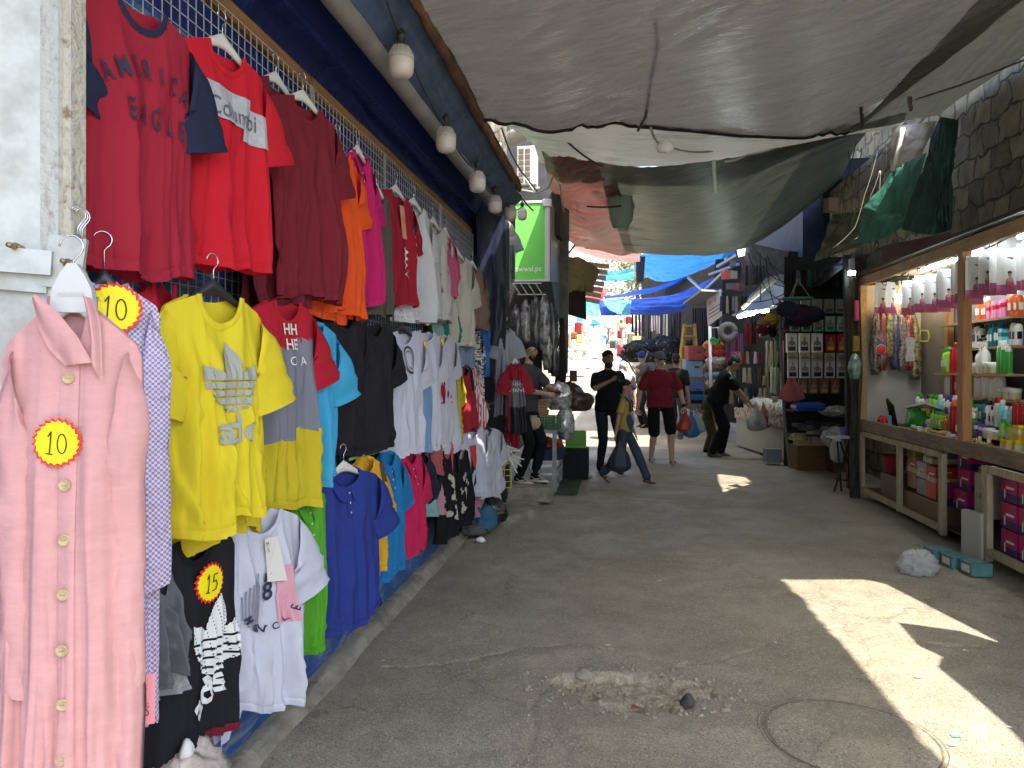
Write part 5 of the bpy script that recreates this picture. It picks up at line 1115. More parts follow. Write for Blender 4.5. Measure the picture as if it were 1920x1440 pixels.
# bottles and boxes
CL = {'white': '#E6E4DC', 'pink': '#D97FA8', 'red': '#B81A26', 'green': '#3FA040', 'teal': '#1F7A86', 'blue': '#24409A', 'yellow': '#E0C21E', 'black': '#1C1B1E', 'orange': '#E0662A', 'gold': '#B98A2A', 'purple': '#6A3A90', 'lilac': '#B9A0CC', 'aqua': '#7CC7CF', 'brown': '#5A3320', 'cream': '#D8CBA0', 'lime': '#8CC63A'}
_pb = {}
def bottle(kind, c1, c2, loc, label, s=1, g=None):
    k = (kind, c1, c2)
    nm = {'b': 'bottle', 'c': 'spray_can', 'x': 'box', 'j': 'jar', 'p': 'pump_bottle', 'f': 'perfume_bottle'}[kind]; cat = nm.replace('_', ' ')
    if k in _pb:
        return dup(_pb[k], loc, random.Random(loc[1]*999).uniform(-.3, .3) if kind == 'x' else 0, label, g, (s, s, s))
    t = thing(nm, label, cat, loc, 0, g); t.scale = (s, s, s); A1 = PL(CL[c1], .3); A2 = PL(CL[c2], .35)
    if kind == 'b':
        b = MB(); b.lathe([(.024, 0), (.029, .004), (.03, .01), (.03, .11), (.027, .13), (.014, .145)], 14, None, .7); b.build('body', A1, t, 'auto')
        b = MB(); b.lathe([(.015, .143), (.016, .145), (.016, .172), (.013, .176)], 12, None, .9); b.build('cap', A2, t, 'auto'); b = MB(); b.box((-.0305, 0, .065), (.001, .03, .05)); b.box((0, -.0216, .065), (.03, .001, .05)); b.build('label', TAGW if c1 != 'white' else A2, t)
    elif kind == 'c':
        b = MB(); b.lathe([(.026, 0), (.027, .003), (.027, .15), (.022, .162)], 14); b.build('body', A1, t, 'auto'); b = MB(); b.lathe([(.0225, .160), (.0225, .195), (.018, .2)], 14); b.build('cap', A2, t, 'auto')
    elif kind == 'x':
        b = MB(); b.box((0, 0, .06), (.055, .05, .12), bev=.002); b.build('carton', A1, t); b = MB(); b.box((0, 0, .08), (.0565, .0515, .03)); b.build('printed_band', A2, t)
    elif kind == 'j':
        b = MB(); b.lathe([(.036, 0), (.038, .004), (.038, .045)], 16); b.build('body', A1, t, 'auto'); b = MB(); b.lathe([(.040, .045), (.040, .066), (.036, .07)], 16); b.build('lid', A2, t, 'auto')
    elif kind == 'p':
        b = MB(); b.lathe([(.03, 0), (.033, .005), (.034, .12), (.028, .14), (.014, .148)], 14); b.build('body', A1, t, 'auto'); b = MB(); b.lathe([(.015, .147), (.015, .165), (.005, .168), (.005, .19)], 10); b.box((-.015, 0, .193), (.045, .012, .01)); b.build('pump', A2, t, 'auto')
    else:
        b = MB(); b.box((0, 0, .035), (.05, .03, .07), bev=.006); b.build('glass', M('glass_'+c1, srgb(CL[c1]), .08, spec=.8), t); b = MB(); b.lathe([(.012, .07), (.013, .074), (.013, .098), (.010, .102)], 12); b.build('cap', M('gold_cap', (.7, .5, .15), .25, metal=.9) if c2 == 'gold' else A2, t, 'auto')
    _pb[k] = t; return t
KN = {'b': 'bottle', 'c': 'spray can', 'x': 'small box', 'j': 'round jar', 'p': 'pump bottle', 'f': 'square perfume bottle'}
def shelfrow(z, x, ya, yb, seed, pool, where, step=(.047, .062), s=(.9, 1.15)):
    r = random.Random(seed); y = yb
    while y > ya:
        kd, c1, c2 = r.choice(pool); run = r.randint(2, 4)
        for _ in range(run):
            if y < ya: break
            lb = '%s %s with %s %s %s' % (c1, KN[kd], c2, {'x': 'band', 'j': 'lid', 'p': 'pump'}.get(kd, 'cap'), where)
            bottle(kd, c1, c2, (x+r.uniform(-.012, .012), y, z), lb, r.uniform(*s), lb+' row')
            y -= r.uniform(*step)
        y -= r.uniform(0, .008)
P1 = [('x', 'gold', 'brown'), ('x', 'pink', 'blue'), ('x', 'white', 'blue'), ('x', 'green', 'teal'), ('x', 'orange', 'red'), ('x', 'brown', 'gold'), ('b', 'green', 'white')]
P2 = [('b', 'white', 'black'), ('b', 'pink', 'white'), ('b', 'aqua', 'white'), ('b', 'white', 'blue'), ('j', 'white', 'black'), ('b', 'teal', 'black'), ('p', 'lime', 'white'), ('b', 'orange', 'white'), ('b', 'blue', 'white')]
P3 = [('b', 'pink', 'pink'), ('c', 'red', 'red'), ('c', 'yellow', 'yellow'), ('c', 'white', 'red'), ('b', 'white', 'green'), ('p', 'white', 'white'), ('j', 'cream', 'white'), ('b', 'lilac', 'purple'), ('c', 'green', 'white'), ('b', 'lime', 'green')]
P4 = [('j', 'red', 'pink'), ('x', 'purple', 'white'), ('f', 'gold', 'gold'), ('x', 'yellow', 'cream'), ('j', 'blue', 'aqua'), ('f', 'cream', 'gold'), ('x', 'white', 'teal'), ('j', 'orange', 'cream'), ('x', 'black', 'red')]
P5 = [('f', 'cream', 'gold'), ('f', 'gold', 'gold'), ('f', 'yellow', 'white'), ('x', 'cream', 'gold'), ('f', 'white', 'gold'), ('b', 'cream', 'gold')]
shelfrow(1.943, 3.33, 6.95, 7.7, 1, [('b', 'orange', 'white'), ('x', 'pink', 'red'), ('b', 'pink', 'white')], 'on the top shelf left of the orange post', s=(1.1, 1.3))
shelfrow(1.913, 3.28, 5.15, 6.45, 2, P1, 'on the top shelf right of the orange post', s=(1.2, 1.5))
shelfrow(1.693, 3.33, 7.0, 8.1, 3, [('b', 'white', 'black'), ('j', 'white', 'black'), ('x', 'aqua', 'teal'), ('b', 'teal', 'teal')], 'on the second shelf left of the orange post', s=(1.1, 1.4))
shelfrow(1.693, 3.30, 5.15, 6.45, 4, P2, 'on the second shelf right of the orange post', s=(1.2, 1.6))
shelfrow(1.453, 3.27, 7.0, 8.3, 5, P3, 'on the third shelf left of the orange post', s=(1.1, 1.5))
shelfrow(1.453, 3.24, 5.15, 6.45, 6, P2+P3[4:], 'on the third shelf right of the orange post', s=(1.0, 1.35))
shelfrow(1.233, 3.30, 7.0, 8.3, 7, P3, 'on the fourth shelf left of the orange post', s=(1.2, 1.5))
shelfrow(1.233, 3.28, 5.15, 6.5, 8, P5+P4[:3], 'on the fourth shelf right of the orange post', s=(1.0, 1.35))
for k_, (x_, z_) in enumerate(((3.03, .93), (3.12, 1.02))): sp_('display_step', SW2, lambda b: b.box((x_+.12, (5.1+8.5)/2, z_-.012), (.24, 3.4, .02)))
shelfrow(.932, 2.97, 5.15, 8.4, 21, P4+P3, 'on the first display step', s=(.8, 1.2))
shelfrow(1.022, 3.07, 5.15, 8.4, 22, P3+P2+P5, 'on the second display step', s=(.9, 1.3))
shelfrow(.817, 2.93, 5.15, 8.2, 10, P5+P4, 'in the middle row on the counter', s=(.8, 1.2))
shelfrow(.817, 2.86, 5.15, 8.0, 11, [('j', 'red', 'black'), ('j', 'purple', 'pink'), ('x', 'red', 'white'), ('x', 'white', 'black'), ('j', 'teal', 'gold'), ('f', 'brown', 'gold'), ('x', 'blue', 'aqua')], 'at the front edge of the counter', s=(.8, 1.15))
crumple('green_bag', 'green plastic bag on the counter left of the orange post', (2.95, 8.1, .97), (.10, .16, .13), M('bag_green', (.03, .30, .05), .3, tl=.2), seed=50, n=30)
b = MB(); b.bar((3.0, 8.35, 1.06), (2.98, 7.75, 1.13), .22, .02, up=(.4, 0, 1)); tag(b.build('magazine', M('magazine', (.2, .25, .45), .4, var=0, col2=(.55, .5, .35), vs=14)), 'glossy magazine leaning on the goods behind the green bag', 'magazine')
b = MB(); b.box((2.95, 9.1, .9), (.1, .12, .14)); tag(b.build('aqua_box', PL('#6FA9B8')), 'pale blue carton at the far end of the counter', 'box')
b = MB(); b.bar((3.1, 9.25, .85), (3.0, 9.1, 1.12), .16, .02, up=(1, 0, .3)); tag(b.build('tablet', BLK), 'dark framed panel leaning at the far end of the counter', 'panel')
for i in range(2):
    t = thing('santa_pot', ('left' if i == 0 else 'right')+' red capped pink pot at the far left end of the counter', 'pot', (2.86, 8.95-i*.1, .82)); b = MB(); b.lathe([(.03, 0), (.04, .03), (.038, .08)], 14); b.build('body', PL('#D98C7A'), t, 'auto'); b = MB(); b.lathe([(.04, .08), (.042, .1), (.03, .14), (.01, .16)], 14); b.build('cap', PL(CL['red']), t, 'auto')
for i in range(7):
    r = random.Random(60+i); crumple('trinket_bundle', 'glittery trinket bundle hanging on the end wall, '+('first', 'second', 'third', 'fourth', 'fifth', 'sixth', 'seventh')[i]+' from the left', (2.92+i*.07, 9.3, 1.75+r.uniform(-.12, .14)), (.045, .03, .24+r.uniform(0, .08)), M('trinkets%d' % (i % 4), [(.15, .12, .1), (.2, .05, .05), (.2, .18, .08), (.05, .06, .14)][i % 4], .25, var=.9, vs=40, spec=.7), 'trinkets', seed=60+i, flat=1, n=24, amp=.5)
# red disc, ring mirror, yellow clip, white foot shape etc
t = thing('hand_mirror', 'oval hand mirror hanging in front of the warm bulb', 'mirror', (2.98, 8.6, 2.10)); b = MB(); T = Matrix.Rotation(pi/2, 4, 'Y') @ Matrix.Rotation(.6, 4, 'X'); b.lathe([(.05, 0), (.062, .004), (.062, .012), (.05, .014)], 24, T, 1.0); b.build('frame', M('mirror_wood', (.15, .09, .05), .5), t, 'auto')
b = MB(); T = Matrix.Translation((-.004, 0, 0)) @ T; b.lathe([(.047, .0), (.047, -.002)], 24, T); b.build('glass', M('mirror_glass', (.6, .6, .6), .05, metal=1), t)
t = thing('round_blister_pack', 'red and white round blister pack hanging on the end wall', 'packet', P(1652, 655, 8.7)); b = MB(); b.lathe([(.05, 0), (.052, .006), (.04, .012)], 20, Matrix.Rotation(pi/2, 4, 'X')); b.build('disc', PL('#C43A44'), t, 'auto'); b = MB(); b.lathe([(.057, .0), (.057, .003)], 20, Matrix.Translation((0, .003, 0)) @ Matrix.Rotation(pi/2, 4, 'X')); b.build('backing', TAGW, t); b = MB(); b.box((0, 0, .075), (.11, .004, .03)); b.build('header_card', PL('#2E6FA8'), t)
b = MB(); q = P(1706, 655, 7.6); pr = [(-.045, .10), (-.02, .12), (.02, .12), (.045, .10), (.04, .03), (.03, -.01), (.045, -.06), (.04, -.12), (-.04, -.12), (-.045, -.06), (-.03, -.01), (-.04, .03)]; b.prism(pr, .02, Matrix.Translation(q) @ Matrix.Rotation(A, 4, 'Z')); tag(b.build('insole_pack', M('blister_white', (.6, .6, .57), .35, var=0, col2=(.25, .25, .25), vs=60, thr=(.58, .64))), 'white figure eight shaped blister pack hanging left of the orange post', 'packet')
b = MB(); q = P(1733, 630, 7.4); b.tube([q+Vector((-.035, 0, -.05)), q+Vector((.035, 0, -.05)), q+Vector((.045, 0, .0)), q+Vector((.03, 0, .05)), q+Vector((-.03, 0, .055)), q+Vector((-.045, 0, 0)), q+Vector((-.035, 0, -.05))], .008, 6); tag(b.build('yellow_clip', M('neon_yellow', (.8, .85, .05), .3), None, True), 'neon yellow plastic clip hanging in the cosmetics stall', 'clip')
b = MB(); q = P(1802, 640, 6.5); T = Matrix.Translation(q); b.lathe([(.035, -.09), (.042, -.07), (.03, 0), (.02, .05), (.008, .09)], 14, T, .5); tag(b.build('clear_pack', M('clear_pink', (.5, .35, .38), .12, var=.6, vs=20, spec=.8), None, True), 'clear plastic pack with pink contents hanging on the orange post', 'packet')
# hanging white and pink packages
PKW = M('pack_white', (.68, .68, .66), .25, spec=.6, bump=.3, bs=14); PKP = M('pack_pink', (.42, .09, .19), .3, spec=.6); PKS = M('pack_skin', (.45, .24, .18), .4); PKB = M('pack_blue', (.05, .06, .3), .4)
pk0 = None; rr = random.Random(3)
lab = ['white and pink hair removal style packet hanging from the top beam'] 
spots = [(8.95, 2.86, 2.27)]+[(8.15-i*.10, 2.86+.07*(i % 3), 2.21+rr.uniform(-.02, .025)) for i in range(13)]+[(6.66-i*.09, 2.84+.06*(i % 2), 2.23+.015*(i % 3)) for i in range(5)]+[(6.18-i*.10, 2.86+.07*(i % 3), 2.22+.015*(i % 3)) for i in range(8)]+[(8.82, 2.92, 2.26)]
for i, (y, x, z) in enumerate(spots):
    rz = .25+rr.uniform(-.45, .35)
    lb = ('white packet with pink foot and portrait, at the far end of the beam' if i in (0, 27) else 'white packet with pink foot and portrait, left of the orange post' if i < 14 else 'white packet with pink foot and portrait, in front of the orange post' if i < 19 else 'white packet with pink foot and portrait, at the right edge')
    g = lb
    if pk0 is None:
        pk0 = thing('hanging_packet', lb, 'packet', (x, y, z), rz, g)
        b = MB()
        def pf(u, v, s=-1): e = (1-(2*u-1)**4)*(1-(2*v-1)**6); return ((u-.5)*.150*(1-.12*(v < .1)), s*.018*e+.003*nz(u*6, v*6, s), .17-.34*v)
        b.grid(lambda u, v: pf(u, v, -1), 8, 16); b.grid(lambda u, v: pf(u, v, 1), 8, 16); b.build('sachet', PKW, pk0, True)
        b = MB(); b.grid(lambda u, v: Vector(pf(u, .80+.2*v))+Vector((0, -.002, 0)), 8, 5); b.build('pink_band', PKP, pk0, True)
        b = MB(); b.ell((.012, -.016, -.025), (.017, .004, .021), 10, 8); b.ell((.012, -.016, -.082), (.032, .004, .042), 10, 8); b.build('portrait', PKS, pk0, True); b = MB(); b.ell((.012, -.0175, -.010), (.018, .004, .013), 10, 6); b.build('portrait_hair', M('hair_print', (.04, .025, .02), .6), pk0, True)
        b = MB(); b.ell((.012, -.0195, -.097), (.034, .004, .028), 10, 8); b.build('portrait_top', PKP, pk0, True)
        b = MB(); b.box((.012, -.0155, .095), (.055, .003, .017)); b.box((.012, -.0155, .074), (.02, .003, .008)); b.build('logo_patch', PKB, pk0)
        b = MB(); b.tube([(-.02, 0, .148), (0, 0, .22), (.02, 0, .148)], .0015, 4); b.build('string', TAGW, pk0)
    else: dup(pk0, (x, y, z), rz, lb, g)
# hooks and cables under the beam
for i in range(8):
    y = 8.9-i*.62; b = MB(); b.tube([(SX+.03, y, 2.5), (SX+.06, y, 2.42), (SX+.1, y+.02, 2.40), (SX+.12, y+.03, 2.46)], .005, 5); tag(b.build('wire_hook', BLK, None, True), 'black wire hook under the top beam of the cosmetics stall', 'hook', 'black hooks under the top beam')
cord('cable', [(SX+.06, 9.3, 2.48), (SX+.12, 8.2, 2.5), (SX+.08, 7.2, 2.47), (SX+.15, 6.2, 2.52), (SX+.1, 4.8, 2.47)], .007, WR, 'thin cable strung along the inside of the top beam', 'cable', sag=.04)
# sign board on top of stall (worn brown)
t = thing('brown_board', 'worn brown board with faded red letters standing on the stall roof', 'board', (2.85, 8.1, 2.62)); b = MB(); b.bar(P(1655, 478, 8.6), P(1779, 456, 7.25), .02, .20); b.build('panel', M('board_brown', (.10, .05, .035), .7, var=.3, vs=5), t, world=True)
b = MB(); V, FF = text('UYJ', .12, bold=.02); q = P(1722, 466, 7.82); dv = (P(1779, 456, 7.25)-P(1655, 478, 8.6)).normalized(); nn = Vector((0, 0, 1)).cross(dv).normalized(); nn = -nn if nn.x > 0 else nn
b.add([q+dv*x+Vector((0, 0, z))+nn*.014 for x, z in V], FF); b.build('lettering', M('faded_red', (.16, .03, .025), .8), t, world=True)
# lower compartments
def cartons(loc, d, col, label, text_=None, band=None, name='carton', rz=0, g=None, cat='carton'):
    t = thing(name, label, cat, loc, rz, g); b = MB(); b.box((0, 0, d[2]/2), d, bev=.004); b.build('box', M('card_'+col.strip('#'), srgb(col), .45, var=.08, vs=9), t)
    if band:
        b = MB(); b.box((-d[0]/2-.002, 0, d[2]*.18), (.002, d[1]*.98, d[2]*.3)); b.box((0, -d[1]/2-.002, d[2]*.18), (d[0]*.98, .002, d[2]*.3)); b.build('lower_band', M('card_'+band.strip('#'), srgb(band), .45), t)
        b = MB(); b.box((-d[0]/2-.0022, -d[1]*.1, d[2]*.55), (.002, d[1]*.5, d[2]*.09)); b.box((-d[0]/2-.005, d[1]*.2, d[2]*.3), (.002, d[1]*.06, d[2]*.35)); b.box((-.02, -d[1]/2-.003, d[2]*.15), (.05, .002, d[2]*.12)); b.box((-.01, -d[1]/2-.003, d[2]*.7), (.07, .002, d[2]*.05)); b.build('printing', TAGW, t)
    return t
MG = '#A31A5A'; k = 0
for row in range(3):
    for col in range(2): cartons((2.90, 5.98-col*.25, .145+row*.195), (.24, .225, .185), MG, ['magenta printed carton in the bottom row of the right hand stack', 'magenta printed carton in the middle row of the right hand stack', 'magenta printed carton in the top row of the right hand stack'][row], band='#3A1F5C', g='magenta cartons, row %d of the right hand stack' % (row+1))
for j, (y, z, lb) in enumerate(((6.92, .30, 'lower'), (6.90, .48, 'middle'), (6.95, .65, 'topmost'), (6.62, .50, 'right hand'))): cartons((2.95+.02*j, y, z), (.22, .24, .175), MG, lb+' magenta carton in the compartment left of the padlock', band='#3A1F5C')
for j, (y, z) in enumerate(((7.32, .30), (7.32, .12))): cartons((2.95, y, z), (.2, .2, .17), '#8C1C5A' if j == 0 else '#6B5134', ('magenta carton' if j == 0 else 'brown carton')+' just left of the double post', band='#3A1F5C' if j == 0 else None)
for j, (y, z, c1, lb) in enumerate(((8.0, .33, '#8F6A55', 'pinkish brown carton'), (8.0, .48, '#A0614E', 'terracotta carton'), (7.76, .30, '#8A8890', 'lower grey carton'), (7.76, .46, '#9A98A0', 'upper grey carton'), (7.53, .30, '#C2421E', 'lower orange carton'), (7.53, .45, '#B83A1A', 'upper orange carton'), (8.02, .62, '#6E6A22', 'olive carton'), (7.6, .62, '#6A6A58', 'grey green carton'))): cartons((2.95, y, z), (.22, .22, .15), c1, lb+' in the middle lower compartment', band='#B8A890' if j % 2 else None)
cartons((2.93, 7.68, .12), (.22, .95, .17), '#6E5838', 'long brown carton lying at the bottom of the middle compartment')
cartons((2.95, 8.6, .12), (.25, .5, .25), '#5A4632', 'brown carton at the bottom of the far lower compartment')
t = thing('red_basket', 'dark red plastic basket in the far lower compartment', 'basket', (2.92, 8.72, .40)); b = MB(); b.lathe([(.10, 0), (.13, .16), (.135, .17), (.12, .165), (.095, .01)], 20); b.build('bowl', PL('#8A1822'), t, 'auto')
crumple('black_bundle', 'black bag stuffed above the red basket', (3.0, 8.55, .66), (.12, .18, .12), M('bin_bag'), 'bag', seed=70)
cartons((2.86, 6.46, .34), (.10, .26, .33), '#A29A84', 'off white carton with small print beside the padlock', band=None)
b = MB(); b.box((2.70, 6.33, .20), (.06, .22, .40), .25, bev=.004); tag(b.build('white_board', M('foam_white', (.42, .41, .35), .6)), 'off white foam slab leaning at the foot of the stall', 'slab')
t = thing('padlock', 'brass padlock hanging on the lower post of the stall', 'padlock', (2.735, 6.34, .52)); b = MB(); b.box((0, 0, 0), (.015, .05, .045), bev=.004); b.build('case', M('brass_old'), t); b = MB(); b.tube([(0, -.016, .02), (0, -.016, .05), (0, 0, .062), (0, .016, .05), (0, .016, .02)], .004, 8); b.build('shackle', CHR, t, True)
for j in range(3):
    t = thing('teal_packet', ['leftmost', 'middle', 'rightmost'][j]+' teal and white wrapped packet on the ground under the stall', 'packet', (2.47+.05*j, 6.42-j*.21, 0), .1); b = MB(); b.box((0, 0, .05), (.15, .17, .095), bev=.006); b.build('packet', M('packet_teal', (.10, .22, .20), .3, var=.3, vs=6), t); b = MB(); b.box((-.077, 0, .05), (.003, .10, .05)); b.build('label_patch', TAGW, t)
q = G(1725, 1078); crumple('plastic_bag', 'crumpled translucent white plastic bag lying on the asphalt by the stall', (q.x, q.y+.05, .055), (.085, .07, .07), M('bag_white_thin', (.8, .8, .79), .15, spec=.7, tl=.5, alpha=.6), seed=77, n=64, flat=.8, amp=.6)
b = MB(); b.box((5.7, 16.5, 4.4), (3, 15.5, 8.8)); tag(b.build('sun_block_house', SWL), 'tall rubble stone house added behind the stone wall on the right to block the sun', 'building')  # added mass, tall enough to keep direct sun off the mid lane
# green tarp sheets and wires on the stone wall
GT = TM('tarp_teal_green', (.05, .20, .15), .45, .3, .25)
GT2 = TM('tarp_green_shaded', (.012, .05, .04), .5, .2, .3)  # darkened copy of the teal green, shade painted into the colour
o, _ = tarp([[P(1668, 322, 8.5), P(1700, 305, 8.2), P(1735, 285, 7.9)], [P(1622, 390, 8.5), P(1680, 385, 8.1), P(1715, 370, 7.8)], [P(1600, 455, 8.6), P(1655, 446, 8.1), P(1700, 420, 7.8)]], 50, 50, .04, 111, (1.5, 5), GT, 'green_tarp', diag=.3); tag(o, 'bright teal green tarpaulin sheet hanging on the stone wall', 'tarpaulin')
o, _ = tarp([[P(1760, 218, 7.7), P(1782, 222, 7.5), P(1798, 224, 7.5)], [P(1732, 300, 7.7), P(1770, 330, 7.5), P(1790, 330, 7.5)], [P(1690, 430, 7.7), P(1745, 440, 7.5), P(1785, 430, 7.5)]], 50, 50, .04, 112, (1.5, 5), GT2, 'green_tarp', diag=.9); tag(o, 'green tarpaulin sheet on the stone wall, shade painted into its dark colour', 'tarpaulin')
o, _ = tarp([[P(1672, 238, 8.1), P(1757, 226, 7.9)], [P(1668, 320, 8.2), P(1728, 290, 8.0)]], 30, 20, .02, 113, (1.5, 4), M('plaster_white', (.40, .37, .33), .8, var=.1, vs=5), 'white_sheet'); tag(o, 'dirty white sheet above the bright green tarpaulin', 'sheet')
o, _ = tarp([[P(1560, 400, 10.5), P(1640, 395, 9.5)], [P(1525, 490, 10.8), P(1640, 452, 9.2)]], 40, 30, .04, 114, (1.5, 5), TM('tarp_moss', (.09, .11, .06), .6, .2, .3), 'moss_tarp'); tag(o, 'moss green tarpaulin at the foot of the stone wall behind the stall roofs', 'tarpaulin')
rr = random.Random(9)
for i in range(11):
    a = P(1575+rr.uniform(0, 150), 265+rr.uniform(0, 60), 8.6); c = P(1540+rr.uniform(0, 160), 430+rr.uniform(0, 40), 8.8); m_ = (a+c)/2+Vector((0, 0, -.1+rr.uniform(-.2, .1)))
    cord('cable', [a, a.lerp(m_, .5)+Vector((rr.uniform(-.05, .02), 0, -.05)), m_, c], .005, WR if i % 3 else WRL, ('pale' if i % 3 == 0 else 'dark')+' cable in the tangle hanging in front of the stone wall', 'cable', ('pale' if i % 3 == 0 else 'dark')+' cables on the stone wall', sag=.06)
q = P(1558, 385, 9.5); b = MB(); b.box(q, (.14, .1, .17), .4); tag(b.build('junction_box', M('box_brown', (.16, .11, .07), .7)), 'brown junction box hanging beside the stone wall', 'box')
cord('white_pole', [P(1693, 240, 8), P(1675, 320, 8)], .025, FRW, 'white pole in front of the dirty white sheet', 'pole')
b = MB(); b.box((3.35, 16.4, 3.9), (.5, 5.5, 1.8)); tag(b.build('navy_hoarding', M('hoarding_navy', (.012, .02, .05), .7, var=.4, vs=3)), 'dark navy hoarding behind the stall roofs on the right', 'hoarding')
# dark post at the far end of the cosmetics stall
b = MB(); pts = [P(1604, 960, 8.9), P(1600, 850, 9), P(1604, 750, 9), P(1598, 640, 9), P(1600, 520, 9)]; b.tube(pts, [.06, .05, .045, .05, .05], 10); tag(b.build('rough_post', M('bark_dark', (.05, .045, .035), .95, var=.5, vs=9, bump=1, bs=18, stretch=(3, 3, .5)), None, True), 'rough dark tree like post at the left end of the cosmetics stall', 'post')
cord('cable', [P(1612, 560, 8.8), P(1616, 700, 8.8), P(1608, 860, 8.8)], .01, WR, 'dark cable running down beside the rough post', 'cable')
t = thing('pink_blister', 'pink blister pack hanging on the rough post', 'packet', P(1604, 583, 8.9), A); b = MB(); b.box((0, -.05, 0), (.07, .02, .24), bev=.01); b.build('pack', PL('#9A2A62'), t)
t = thing('yellow_pack', 'dark yellow pack hanging under the pink one', 'packet', P(1602, 645, 8.9), A); b = MB(); b.box((0, -.05, 0), (.08, .02, .18), bev=.01); b.build('pack', PL('#7C6A16'), t)
crumple('clear_pack', 'clear pack with green lid hanging at the rough post', P(1603, 690, 8.8), (.06, .04, .13), M('clear_green', (.12, .2, .18), .2, var=.6, vs=14, spec=.7), 'packet', seed=88, flat=1, n=24)
# ================================================================== RIGHT MIDDLE: packaged goods stall, table, caps, far stalls
DD = 11.3
st = thing('dark_stall', 'dark stall hung with boxed underwear packs, beyond the rough post', 'market stall', (P(1530, 880, DD).x, P(1530, 880, DD).y, 0))
def sb(name, mat, fn, par=st, sm=False):
    b = MB(); fn(b); return b.build(name, mat, par, sm, world=True)
STK = M('stall_black', (.02, .022, .022), .8, var=.4, vs=5)
sb('back_panel', STK, lambda b: b.bar(P(1470, 690, DD+.5), P(1640, 690, DD+.5), .03, 3.4))
sb('roof', M('stall_tarp_black', (.03, .032, .03), .4, spec=.5, bump=.6, bs=6), lambda b: b.grid(lambda u, v: Vector(P(1378+(1600-1378)*u, 592-(592-492)*u, 13.2-2.8*u)).lerp(Vector(P(1470+130*u, 480-5*u, 14.2-2.8*u)), v)+Vector((0, 0, .06*nz(u*6, v*5)-.12*sin(pi*u))), 40, 20), sm=True)
sb('front_pole', M('pole_grey_green', (.10, .12, .11), .5), lambda b: b.tube([P(1462, 560, 11.6), P(1466, 700, 11.4), P(1472, 800, 11.2), P(1481, 872, 11.1)], .022, 8))
sb('dark_post', STK, lambda b: b.bar(P(1588, 480, 10.0), P(1596, 940, 9.6), .09))
sb('edge_batten', M('batten_pale', (.35, .31, .25), .6), lambda b: b.bar(P(1392, 578, 13.0), P(1458, 518, 12.4), .05))
for z, x0_, x1_ in ((590, 1478, 1590), (624, 1478, 1590), (673, 1478, 1590), (711, 1478, 1590), (770, 1478, 1590), (815, 1480, 1590)): sb('rail', STK, lambda b: b.bar(P(x0_, z, DD+.25 if z < 760 else DD), P(x1_, z, DD+.25 if z < 760 else DD), .05 if z < 760 else .4, .02))
def pack(px, py, d, w, h, c1, c2, label, g=None, fig=True):
    t = thing('boxed_pack', label, 'packet', P(px, py, d), A, g); w = w/F*d; h = h/F*d
    b = MB(); b.box((0, 0, 0), (w, .03, h)); b.build('box', M('pk_'+c1.strip('#'), srgb(c1), .3, var=.15, vs=12, spec=.5), t)
    if fig:
        b = MB(); b.ell((0, -.016, h*.24), (w*.11, .004, h*.09), 8, 6); b.ell((0, -.016, 0), (w*.24, .004, h*.16), 8, 6); b.box((-w*.28, -.016, -.02), (w*.10, .003, h*.25)); b.box((w*.28, -.016, -.02), (w*.10, .003, h*.25)); b.build('figure_print', M('fig_grey', (.22, .17, .14), .5), t)
    b = MB(); b.box((0, -.016, -h*.3), (w*.7, .003, h*.22)); b.build('lower_print', M('pk2_'+c2.strip('#'), srgb(c2), .4), t); return t
rows = [(574, 26, '#7A8480', '#3C4A48', 5, 1488, 22), (607, 28, '#8FA89C', '#3C6A58', 5, 1490, 22), (643, 36, '#D4D6D2', '#3A3C40', 3, 1484, 24), (643, 32, '#9A2A22', '#C8A830', 2, 1557, 22), (667, 11, '#9A9580', '#65604C', 5, 1486, 23), (691, 36, '#B6B8B4', '#26262A', 5, 1486, 23), (724, 28, '#6A4C3A', '#9A8870', 4, 1505, 20)]
wn = ['top row', 'second row', 'third row', 'third row', 'fourth row', 'fifth row', 'sixth row']
for ri, (py, h, c1, c2, n_, px, stp) in enumerate(rows):
    for i in range(n_): pack(px+i*stp, py, DD+.05*(ri % 2), stp-4, h, c1, c2, '%s boxed pack in the %s of the dark stall' % (['faded grey', 'pale green', 'white', 'red and yellow', 'brownish', 'pale grey', 'brown patterned'][ri], wn[ri]), '%s packs %d' % (wn[ri], ri))
t, c = hung('small pink shirt on the lower row of the dark stall', 1484, 708, 752, 11.1, 20, '#B06068', 201, 0, neck=None)
b = MB(); b.box(P(1515, 762, 10.9), (.42, .3, .12), A, bev=.04); tag(b.build('blue_pack', M('pack_royal', (.01, .05, .25), .3)), 'royal blue folded pack on the shelf of the dark stall', 'packet')
crumple('clear_packs', 'clear wrapped shirts on the shelf of the dark stall right of the blue pack', P(1570, 772, 11), (.2, .15, .07), M('wrap_grey', (.22, .24, .24), .2, var=.5, vs=14, spec=.7), 'packs', seed=90, flat=1)
crumple('clear_packs', 'clear wrapped packs on the low shelf of the dark stall with a blue box', P(1568, 822, 10.6), (.16, .15, .13), M('wrap_grey'), 'packs', seed=91, flat=1)
for i in range(7): b = MB(); b.box(P(1498+i*13, 797+5*(i % 2), 11.0), (.13, .25, .05+.03*(i % 3)), A+.1*i, bev=.01); tag(b.build('folded_garment', M('fold%d' % (i % 4), [(.03, .03, .045), (.06, .06, .07), (.015, .015, .03), (.12, .12, .13)][i % 4], .8, var=.5, vs=40)), ['navy', 'dark grey', 'black', 'pale grey'][i % 4]+' folded garment on the middle shelf of the dark stall', 'garment', 'folded garments %d' % (i % 4))
